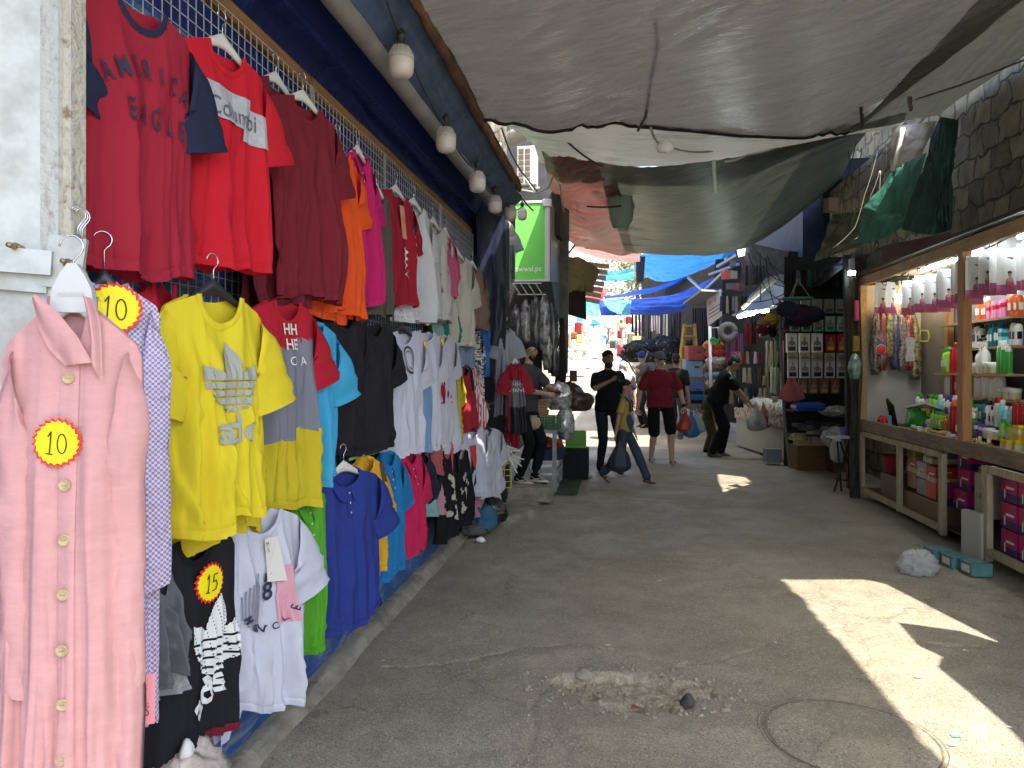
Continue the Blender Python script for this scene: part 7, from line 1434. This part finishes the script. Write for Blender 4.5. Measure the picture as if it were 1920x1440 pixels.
def person(label, pos, rz, H=1.75, girth=1, pose=None, skin=(.36, .20, .13), shirt='#20222A', trou='#2A2E3A', shorts=False, hair=(.012, .010, .009), shoe='#222222', hands=('relax', 'relax'), beard=False, sl=.6, loose=1, hairlong=False, detail=True, cat='person', sandals=False, vox=.011, nohair=False):
    s = H/1.75; t = thing('person', label, cat, pos, rz); po = dict(lean=0, side=0, hip=(0, 0, .93), lh=(.26, -.02, .80), rh=(-.26, -.02, .80), lf=(.10, 0, .08), rf=(-.10, 0, .08), head=(0, 0), lp=(.3, 1, 0), rp=(-.3, 1, 0), lk=(0, -1, 0), rk=(0, -1, 0)); po.update(pose or {})
    hip = Vector(po['hip']); lean = po['lean']; up = Vector((po['side'], -sin(lean), cos(lean))).normalized(); g = girth
    ch = hip+up*.36; nk = hip+up*.54; hd = nk+Vector((po['side']*.5, -sin(lean*.8+po['head'][1])*.145, cos(lean*.8+po['head'][1])*.145))
    fw = Vector((0, -cos(lean), -sin(lean))); Rt = Matrix.Rotation(lean, 4, 'X')
    sh = [hip+up*.445+Vector((k*.178*(.55+.45*g), 0, 0)) for k in (1, -1)]; hp = [hip+Vector((k*.095*(.6+.4*g), 0, -.04)) for k in (1, -1)]
    sc = lambda v: Vector(v)*s
    arms = []; legs = []
    for k, (h_, pl) in enumerate(((po['lh'], po['lp']), (po['rh'], po['rp']))): e, w = ik(sh[k], h_, .29, .26, pl); arms.append((sh[k], e, w))
    for k, (f_, pl) in enumerate(((po['lf'], po['lk']), (po['rf'], po['rk']))): e, w = ik(hp[k], f_, .43, .43, pl); legs.append((hp[k], e, w))
    SK = M('skin%d' % int(skin[0]*1000), skin, .55, var=.08, vs=14, spec=.35)
    # ---- body
    b = MB()
    def ell(c, r, R=None): b.ell(sc(c), tuple(x*s for x in r), 18, 12, R)
    def cp(p, q, r0, r1): caps(b, sc(p), sc(q), r0*s, r1*s)
    ell(hip+up*.34, (.155*g, .105*g, .19), Rt); ell(hip+up*.12+fw*(.03*(g-1)*2), (.140*g, .10*g*g, .17), Rt); ell(hip, (.155*g, .11*g, .12), Rt)
    cp(nk-up*.05, nk+(hd-nk)*.5, .056, .054)
    Rh = Matrix.Rotation(po['head'][0], 4, 'Z') @ Matrix.Rotation(lean*.8+po['head'][1], 4, 'X')
    def hq(x, y, z): return hd+(Rh @ Vector((x, y, z)))
    ell(hq(0, .012, .035), (.074, .093, .093), Rh); ell(hq(0, -.012, -.03), (.060, .074, .085), Rh); ell(hq(0, -.045, -.085), (.032, .03, .025), Rh)
    cp(hq(0, -.086, .012), hq(0, -.104, -.024), .009, .014); ell(hq(0, -.088, -.062), (.024, .012, .010), Rh); ell(hq(0, -.078, .035), (.055, .014, .012), Rh)
    for k in (1, -1): ell(hq(k*.078, .012, -.005), (.012, .022, .034), Rh)
    for k in (1, -1): cp(sh[0 if k == 1 else 1]-Vector((k*.02, 0, 0)), nk-up*.02, .046*g**.4, .042)
    for k, (a, e, w) in enumerate(arms):
        cp(a, e, .050*g**.6, .039*g**.5); cp(e, w, .039*g**.5, .026*g**.3)
        d = (w-e).normalized(); side = 1 if k == 0 else -1; mode = hands[k]; u = d.cross(Vector((0, -1, 0) if abs(d.y) < .8 else (1, 0, 0))).normalized()*side
        n_ = d.cross(u).normalized(); pc = w+d*.05; ell(pc, (.001, .001, .001)); cp(w+d*.02-u*.012, w+d*.085-u*.018, .018, .015); cp(w+d*.02+u*.012, w+d*.085+u*.018, .018, .015); cp(w+d*.015, w+d*.088, .019, .016)
        curl = {'relax': .5, 'grip': 1.5, 'flat': .12}[mode]; inn = Vector((-side, -.3, 0)); inn = (inn-d*inn.dot(d)).normalized()
        for f in range(4):
            base = w+d*.085+u*(.027-.018*f); ln = (.034, .038, .036, .029)[f]; p0 = base; a0 = curl*.45+.05*f
            for sg in range(3): q0 = p0+(d*cos(a0)+inn*sin(a0))*ln*(1-.22*sg); cp(p0, q0, .0088-.0008*sg, .0082-.0008*sg); p0 = q0; a0 += curl*.75
        tb_ = w+d*.03+u*.026; q0 = tb_+(u*.6+d*.6+inn*.45).normalized()*.038; cp(tb_, q0, .012, .010); cp(q0, q0+(d*.8+inn*(.3+.5*curl)).normalized()*.03, .0095, .008)
    for k, (a, e, w) in enumerate(legs):
        cp(a, e, .078*g**.5, .054*g**.4); cp(e, e.lerp(w, .35)+Vector((0, .012, 0)), .052*g**.4, .052*g**.4); cp(e.lerp(w, .35)+Vector((0, .01, 0)), w, .050*g**.4, .036)
        fd = po.get('lfd' if k == 0 else 'rfd', (0, -1, -.25)); fd = Vector(fd).normalized(); cp(w-fd*.03+Vector((0, 0, -.03)), w+fd*.13+Vector((0, 0, -.035)), .034, .026)
    remesh(b, 'body', SK, t, vox*s, 2)
    # ---- shirt
    b = MB(); o_ = .017*loose; fx = g
    def SH(): 
        ell(hip+up*.34, (.155*g+o_+.005, .105*g+o_, .19+o_), Rt); ell(hip+up*.12+fw*(.03*(g-1)*2), (.146*g+o_*1.4, .102*g*g+o_*1.4, .18), Rt)
        b.lathe([(.148*g*s+o_*s*1.6, 0), (.15*g*s+o_*s*1.5, .06*s), (.146*g*s+o_*s, .2*s)], 20, Matrix.Translation(sc(hip+up*-.06)) @ Rt, .76)
        for k in (1, -1): cp(sh[0 if k == 1 else 1]-Vector((k*.02, 0, 0)), nk-up*.035, .052*g**.4+o_*.2, .046)
        for a, e, w in arms: m_ = a.lerp(e, sl); cp(a, m_, .052*g**.5+o_*.3, .050*g**.5+o_*1.1)
    SH(); remesh(b, 'shirt', FAB(shirt), t, vox*s, 2, .009*s, len(label), 8)
    # ---- trousers
    b = MB(); ell(hip+Vector((0, 0, .0)), (.160*g+.006, .115*g+.006, .12), Rt)
    for a, e, w in legs:
        if shorts: cp(a, e-(e-a).normalized()*.03, .090*g**.5, .084*g**.5)
        else: cp(a, e, .088*g**.5, .070*loose**.5); cp(e, w+Vector((0, 0, .02)), .068*loose**.5, .058*loose**.7)
    remesh(b, 'trousers' if not shorts else 'shorts', FAB(trou), t, vox*s, 2, .010*s, len(label)+9, 7)
    # ---- shoes
    for k, (a, e, w) in enumerate(legs):
        b = MB(); fd = Vector(po.get('lfd' if k == 0 else 'rfd', (0, -1, -.25))).normalized(); c0 = w+Vector((0, 0, -.045))
        if sandals: caps(b, sc(c0-fd*.05+Vector((0, 0, -.022))), sc(c0+fd*.15+Vector((0, 0, -.022))), .020*s, .018*s); caps(b, sc(c0+fd*.06+Vector((-.035, 0, .02))), sc(c0+fd*.06+Vector((.035, 0, .02))), .018*s, .018*s)
        else: caps(b, sc(c0-fd*.045), sc(c0+fd*.05), .044*s, .042*s); caps(b, sc(c0+fd*.05), sc(c0+fd*.15+Vector((0, 0, -.012))), .040*s, .030*s)
        remesh(b, 'sandal' if sandals else 'shoe', FAB(shoe), t, .009*s, 1)
    # ---- hair
    if not nohair:
        b = MB(); HR = M('hair%d' % int(hair[0]*1000), hair, .7, bump=.6, bs=60)
        ell(hq(0, .020, .056), (.081, .097, .083), Rh); ell(hq(0, .05, .0), (.070, .066, .075), Rh)
        if hairlong: ell(hq(0, .09, .01), (.045, .045, .06), Rh)
        remesh(b, 'hair', HR, t, .009*s, 2, .004, 1, 30)
        if beard:
            b = MB(); ell(hq(0, -.030, -.078), (.060, .062, .052), Rh); cp(hq(-.03, -.088, -.050), hq(.03, -.088, -.050), .007, .007); remesh(b, 'beard', HR, t, .007, 1)
    if detail:
        for k in (1, -1):
            b = MB(); b.ell(sc(hq(k*.029, -.0845, .012)), (.013*s, .008*s, .0075*s), 10, 8); e_ = b.build('eye', M('eye_white', (.55, .5, .47), .3), t, True)
            b = MB(); b.ell(sc(hq(k*.029, -.0915, .012)), (.0055*s, .003*s, .006*s), 8, 6); b.build('iris', M('eye_dark', (.02, .012, .01), .2), e_, True)
            b = MB(); b.tube([sc(hq(k*.014, -.095, .030)), sc(hq(k*.03, -.096, .036)), sc(hq(k*.047, -.084, .031))], [.003*s, .0045*s, .002*s], 6); b.build('eyebrow', M('hair%d' % int(hair[0]*1000), hair, .7), t, True)
        b = MB(); b.tube([sc(hq(-.022, -.0985, -.062)), sc(hq(0, -.103, -.061)), sc(hq(.022, -.0985, -.062))], .0035*s, 6); b.build('mouth', M('lips', (.22, .08, .07), .5), t, True)
    wr = [t.matrix_basis @ sc(arms[k][2]+(arms[k][2]-arms[k][1]).normalized()*.09) for k in range(2)]
    return t, dict(hd=sc(hd), hq=hq, sc=sc, s=s, wr=wr, Rh=Rh, arms=arms, legs=legs, hip=hip, up=up)
# vendor (left), looking to the right of the camera, holding a phone
vz = P(1010, 925, 9.2); V1, I = person('bearded vendor in a dark grey polo shirt holding a phone at his table', (P(986, 900, 9.3).x, P(986, 900, 9.3).y, .13), A+.95, 1.70, 1.05, dict(side=.10, rh=(-.10, -.36, 1.10), lh=(.12, -.38, 1.12), rp=(-.8, .3, -.6), lp=(.8, .3, -.6), head=(-.75, .05), lf=(.12, -.06, .08), rf=(-.10, .02, .08)), skin=(.42, .26, .18), shirt='#4A4C50', trou='#15161E', shoe='#14151C', hands=('flat', 'grip'), beard=True, sl=.62, vox=.010)
b = MB(); q = (I['wr'][0]+I['wr'][1])/2+Vector((0, 0, .02)); b.box(q, (.075, .15, .010), A+.9); tag(b.build('phone', BLK), 'black phone held flat by the bearded vendor', 'phone')
for k in range(2):
    w = I['legs'][k][2]*I['s']; b = MB(); b.ell((w.x, w.y-.05, w.z-.075), (.05, .15, .022), 16, 8); b.build('shoe_sole', TAGW, V1, True)
    b = MB(); sdx = 1 if k == 0 else -1; b.tube([(w.x-.045, w.y-.09, w.z-.04), (w.x-.052, w.y-.03, w.z-.055), (w.x-.046, w.y+.03, w.z-.02)], [.004, .008, .002], 6); b.build('shoe_mark', TAGW, V1, True)
# man in black, phone at his face
q = G(1140, 884); M1, I1 = person('man in a black polo shirt and dark jeans holding a phone to his chin', (q.x, q.y, 0), A+.15, 1.76, 1.12, dict(rh=(-.02, -.27, 1.32), rp=(-1, .2, -.5), lh=(.30, .02, .86), lf=(.12, -.16, .08), rf=(-.10, .06, .08), lk=(.1, -1, 0), head=(.1, .05)), skin=(.22, .12, .08), shirt='#17191E', trou='#262A36', shoe='#15151A', hands=('relax', 'grip'), beard=True, sl=.75)
b = MB(); b.box(I1['wr'][1]+Vector((.02, -.03, .03)), (.07, .012, .13), A+.2); tag(b.build('phone', BLK), 'black phone held up by the man in the black polo', 'phone')
# girl
q = G(1172, 905); GL, I2 = person('girl in a yellow t-shirt and denim dungarees walking to the right', (q.x, q.y, 0), A+1.20, 1.36, .82, dict(lf=(.05, -.36, .08), rf=(-.05, .36, .15), lk=(0, -1, 0), rk=(0, -1, 0), rfd=(0, -.8, -.7), lh=(.26, -.1, .84), rh=(-.26, .10, .82), hip=(0, 0, .92), head=(-.1, .12), rp=(-.2, 1, 0)), skin=(.34, .19, .13), shirt='#B09C50', trou='#3F4F5E', shoe='#3A2A22', sandals=True, hairlong=True, sl=.55, loose=1.35, hands=('relax', 'grip'))
b = MB(); c0 = I2['hip']*I2['s']
b2 = MB(); b2.ell((c0.x, c0.y-.006, c0.z+.05), (.112, .100, .175), 18, 12); remesh(b2, 'dungaree_bib', FAB('#3F4F5E'), GL, .011, 2, .005, 4)
for k in (1, -1): b = MB(); b.tube([(c0.x+k*.07, c0.y-.085, c0.z+.22), (c0.x+k*.075, c0.y-.085, c0.z+.34), (c0.x+k*.08, c0.y-.02, c0.z+.405), (c0.x+k*.06, c0.y+.08, c0.z+.33), (c0.x, c0.y+.09, c0.z+.2)], .012, 6); b.build('shoulder_strap', FAB('#303C48'), GL, True)
w = I2['wr'][1]
def bag(name, label, top, w_, h_, mat, seed=0, d=.6, ang=A):
    b = MB(); top = Vector(top)
    def f(u, v):
        a = 2*pi*u; k = (.10+.90*(ss(0, .75, v)**.75))*sqrt(max(.08, 1-max(0, (v-.78)/.235)**2)); cr = 1+.22*nz(cos(a)*1.6+seed, sin(a)*1.6, v*2.5)+.10*nz(cos(a)*5+seed, sin(a)*5, v*4)+.07*sin(a*7+seed)*(1-v)
        p = Vector((w_/2*k*cos(a)*cr, w_/2*d*k*sin(a)*cr, -h_*v*(1 if v < .97 else 1))); return top+(Matrix.Rotation(ang, 3, 'Z') @ p)
    b.grid(f, 48, 22); e = [i for i in range(len(b.v)-49, len(b.v)-1)]; b.f.append(tuple(e)); b.mi.append(0)
    for k in (-1, 1): b.tube([top+Vector((k*.02, 0, -.03)), top+Vector((k*.01, 0, .03)), top+Vector((0, 0, .05))], .008, 5)
    return tag(b.build(name, mat, None, True), label, 'bag')
bag('carrier_bag', 'dark navy carrier bag held by the girl in dungarees', w+Vector((.06, 0, .0)), .30, .42, M('bag_navy', (.03, .035, .05), .5), 3)
# big man: red shirt, cap
q = G(1238, 868); BM, I3 = person('heavy man in a red t-shirt and black shorts with a grey cap and sunglasses', (q.x, q.y, 0), A+.02, 1.77, 1.24, dict(lh=(.36, -.06, .88), rh=(-.36, -.02, .86), lp=(.6, 1, 0), rp=(-.6, 1, 0), lf=(.14, -.18, .08), rf=(-.12, .12, .08), head=(.12, .08)), skin=(.50, .31, .23), shirt='#8A2438', trou='#101216', shorts=True, shoe='#6A6450', sandals=True, hands=('grip', 'grip'), sl=.68, loose=1.25, nohair=True)
s = I3['s']; hq = I3['hq']; sc = I3['sc']
b = MB(); b2 = MB(); Rh = I3['Rh']
b.ell(sc(hq(0, .018, .062)), (.090, .104, .075), 20, 12, Rh); remesh(b, 'cap_crown', FAB('#7E8A94'), BM, .009, 2)
b = MB(); b.grid(lambda u, v: sc(hq((u-.5)*.16*(1-.2*v), -.068-.085*v*(1-.5*(2*u-1)**2), .058-.03*v-.02*(2*u-1)**2)), 12, 8); b.build('cap_brim', FAB('#6E7A84'), BM, True)
b = MB()
for k in (1, -1): b.ell(sc(hq(k*.032, -.098, .013)), (.030, .010, .019), 14, 8, Rh)
b.tube([sc(hq(-.078, 0, .018)), sc(hq(-.066, -.07, .018)), sc(hq(0, -.107, .020)), sc(hq(.066, -.07, .018)), sc(hq(.078, 0, .018))], .004, 6); b.build('sunglasses', M('glasses_black', (.006, .006, .006), .15, spec=.8), BM, True)
b = MB(); a, e, w0 = I3['arms'][0]; p0 = sc(e.lerp(w0, .93)); caps(b, p0-Vector((0, 0, .006)), p0+Vector((0, 0, .006)), .034, .034); b.build('watch', BLK, BM, True)
w = I3['wr'][0]
bag('carrier_bag', 'red carrier bag held by the heavy man in the red t-shirt', w+Vector((-.0, -.02, .0)), .26, .32, M('bag_red', (.42, .06, .03), .35, tl=.2), 5)
bag('carrier_bag', 'blue carrier bag held beside the red one', w+Vector((.09, -.0, -.0)), .27, .40, M('bag_blue', (.04, .16, .38), .35, tl=.2), 6)
bag('carrier_bag', 'pale translucent carrier bag beside the blue one', w+Vector((.18, .04, .0)), .24, .34, M('bag_pale', (.35, .42, .44), .3, tl=.3), 7)
w = I3['wr'][1]; bag('carrier_bag', 'bright blue carrier bag in the other hand of the heavy man, behind the girl', w+Vector((-.20, .25, .42)), .22, .30, M('bag_cyan', (.03, .28, .62), .35, tl=.3), 8)
# man in black walking away, right of the heavy man
q = G(1268, 826); person('man in a black t-shirt and grey trousers standing behind the heavy man', (q.x, q.y, 0), A+2.6, 1.80, 1.1, dict(lf=(.12, -.1, .08), rf=(-.12, .1, .08)), skin=(.26, .15, .10), shirt='#16171C', trou='#4A525A', shoe='#6A6A6A', sl=.75, vox=.013, detail=False)
# bending man on the right, facing right, bags in hand
q = G(1348, 856); BN, I4 = person('man in black leaning over the white board table with carrier bags', (q.x, q.y, 0), A+1.45, 1.78, 1.18, dict(lean=.42, hip=(0, .06, .93), lh=(.20, -.50, .84), rh=(-.22, -.46, .90), lp=(.4, 1, 0), rp=(-.4, 1, 0), lf=(.10, -.05, .08), rf=(-.10, .12, .08), head=(0, .25)), skin=(.30, .17, .12), shirt='#12141A', trou='#10121A', shoe='#5A5A50', hands=('grip', 'grip'), sl=.7, loose=1.3, vox=.012, detail=False)
for k in (0, 1):
    a, e, w0 = I4['arms'][k]; b = MB(); p0 = sc(a); 
    for j in range(3): b.tube([I4['sc'](a+Vector((.03*(j-1), -.02, .075))), I4['sc'](a.lerp(e, .3)+Vector(((.068+.006*j)*(1 if k == 0 else -1), .03*(j-1), .03)))], .007, 5)
    b.build('sleeve_stripes', M('stripe_pale', (.45, .52, .48), .8), BN, True)
w = I4['wr'][1]; bag('carrier_bag', 'clear white carrier bag hanging from the hand of the leaning man', w+Vector((.04, -.04, .03)), .34, .42, M('bag_clear_white', (.42, .41, .40), .3, tl=.35, var=.3, vs=8), 9)
bag('carrier_bag', 'reddish grey carrier bag beside the clear one of the leaning man', w+Vector((.17, .06, .03)), .26, .38, M('bag_rose', (.26, .10, .11), .35, tl=.25, var=.5, vs=5), 10)
q = G(1329, 850); person('child in an olive shirt half hidden behind the leaning man', (q.x, q.y+.1, 0), A+2.0, 1.15, .85, dict(), skin=(.3, .18, .12), shirt='#4A5238', trou='#5A5A3E', shoe='#222222', vox=.012, detail=False, loose=1.3)
# woman with white headscarf, veiled
q = P(1166, 760, 15.0); W1, I5 = person('woman in a white headscarf and grey dress behind the man in black', (P(1170, 760, 15.5).x, P(1170, 760, 15.5).y, gz(15)), A+.2, 1.62, 1.15, dict(head=(.2, .15)), skin=(.45, .28, .2), shirt='#3A3444', trou='#2E2A38', shoe='#222222', vox=.013, nohair=True, loose=1.4)
b = MB(); hq = I5['hq']; sc = I5['sc']; b.ell(sc(hq(0, .03, .03)), (.092, .10, .11), 18, 12); caps(b, sc(hq(0, .03, -.06)), sc(hq(0, .02, -.20)), .10, .19); caps(b, sc(hq(0, -.04, -.11)), sc(hq(0, -.04, -.26)), .07, .13); remesh(b, 'headscarf', FAB('#D8D8DC'), W1, .013, 3, .01, 3)
# people further
def small(label, px, py, H, shirt, trou, rz=0, d=None, **k):
    q, dd = G2(px, py); return person(label, q, A+rz, H, k.pop('g', 1), k.pop('pose', {}), shirt=shirt, trou=trou, vox=.022, detail=False, **k)
q = P(1208, 735, 17.5); PB, I6 = person('man in a blue cap and green grey jacket with a backpack', (q.x, q.y, gz(q.y)), A-1.2, 1.72, 1.15, dict(lh=(.1, -.3, 1.35), lp=(1, 0, -.5), lean=.1), shirt='#5C6050', trou='#2A2A2E', shoe='#222222', vox=.014, detail=False, nohair=True, sl=.95, skin=(.4, .24, .17))
b = MB(); b.ell(I6['sc'](I6['hq'](0, .01, .05)), (.105, .12, .10), 16, 10); remesh(b, 'cap', FAB('#2C4A8C'), PB, .014, 2)
b = MB(); b.ell(I6['sc'](I6['hip']+Vector((0, .2, .3))), (.17, .13, .25), 14, 10); remesh(b, 'backpack', FAB('#6E6E6A'), PB, .016, 2, .01)
small('person in a grey green shirt and pale jeans walking up the sunny street', 1157, 656, 1.72, '#7C8A80', '#7AA0BC', .1)
small('person in a white shirt and blue jeans with a green bag in the sunny street', 1134, 650, 1.65, '#ECECEC', '#3A7ABC', .3)
q, dd = G2(1131, 652); bag('carrier_bag', 'bright green bag carried in the sunny street', q+Vector((-.3, -.3, 1.0)), .55, .5, M('bag_neon_green', (.05, .55, .18), .5), 12)
small('person in a red top far up the street', 1142, 644, 1.7, '#C0303A', '#4A3A40', .0)
small('person in white far up the street, left of the one in red', 1122, 650, 1.6, '#E8E4E0', '#D8D0C8', .2)
small('person in pale blue near the far left stalls', 1113, 648, 1.6, '#9CC4E0', '#C8C8C8', .5)
small('person in black far up the street beside the brown stall', 1152, 640, 1.7, '#2A2A2E', '#3A3A40', 0)
# pushchair of black canvas near the woman
t = thing('pushchair', 'black pushchair with a big hood between the woman and the backpack man', 'pushchair', P(1190, 740, 16.5)); q = P(1192, 690, 16.5)
b = MB(); b.grid(lambda u, v: (q.x-.28*cos(pi*u*.75)+.05, q.y+(v-.5)*.5, q.z+.12+.33*sin(pi*u*.75)), 14, 8); b.build('hood', M('canvas_black', (.02, .025, .045), .7, bump=.4), t, True, world=True)
b = MB(); b.tube([(q.x-.2, q.y-.25, q.z+.2), (q.x+.2, q.y-.25, q.z-.5), (q.x+.25, q.y-.25, q.z-.7)], .015, 8); b.tube([(q.x+.25, q.y-.25, q.z+.35), (q.x-.15, q.y-.25, q.z-.7)], .015, 8); b.build('frame', BLK, t, True, world=True)
bpy.data.scenes.remove(TS)
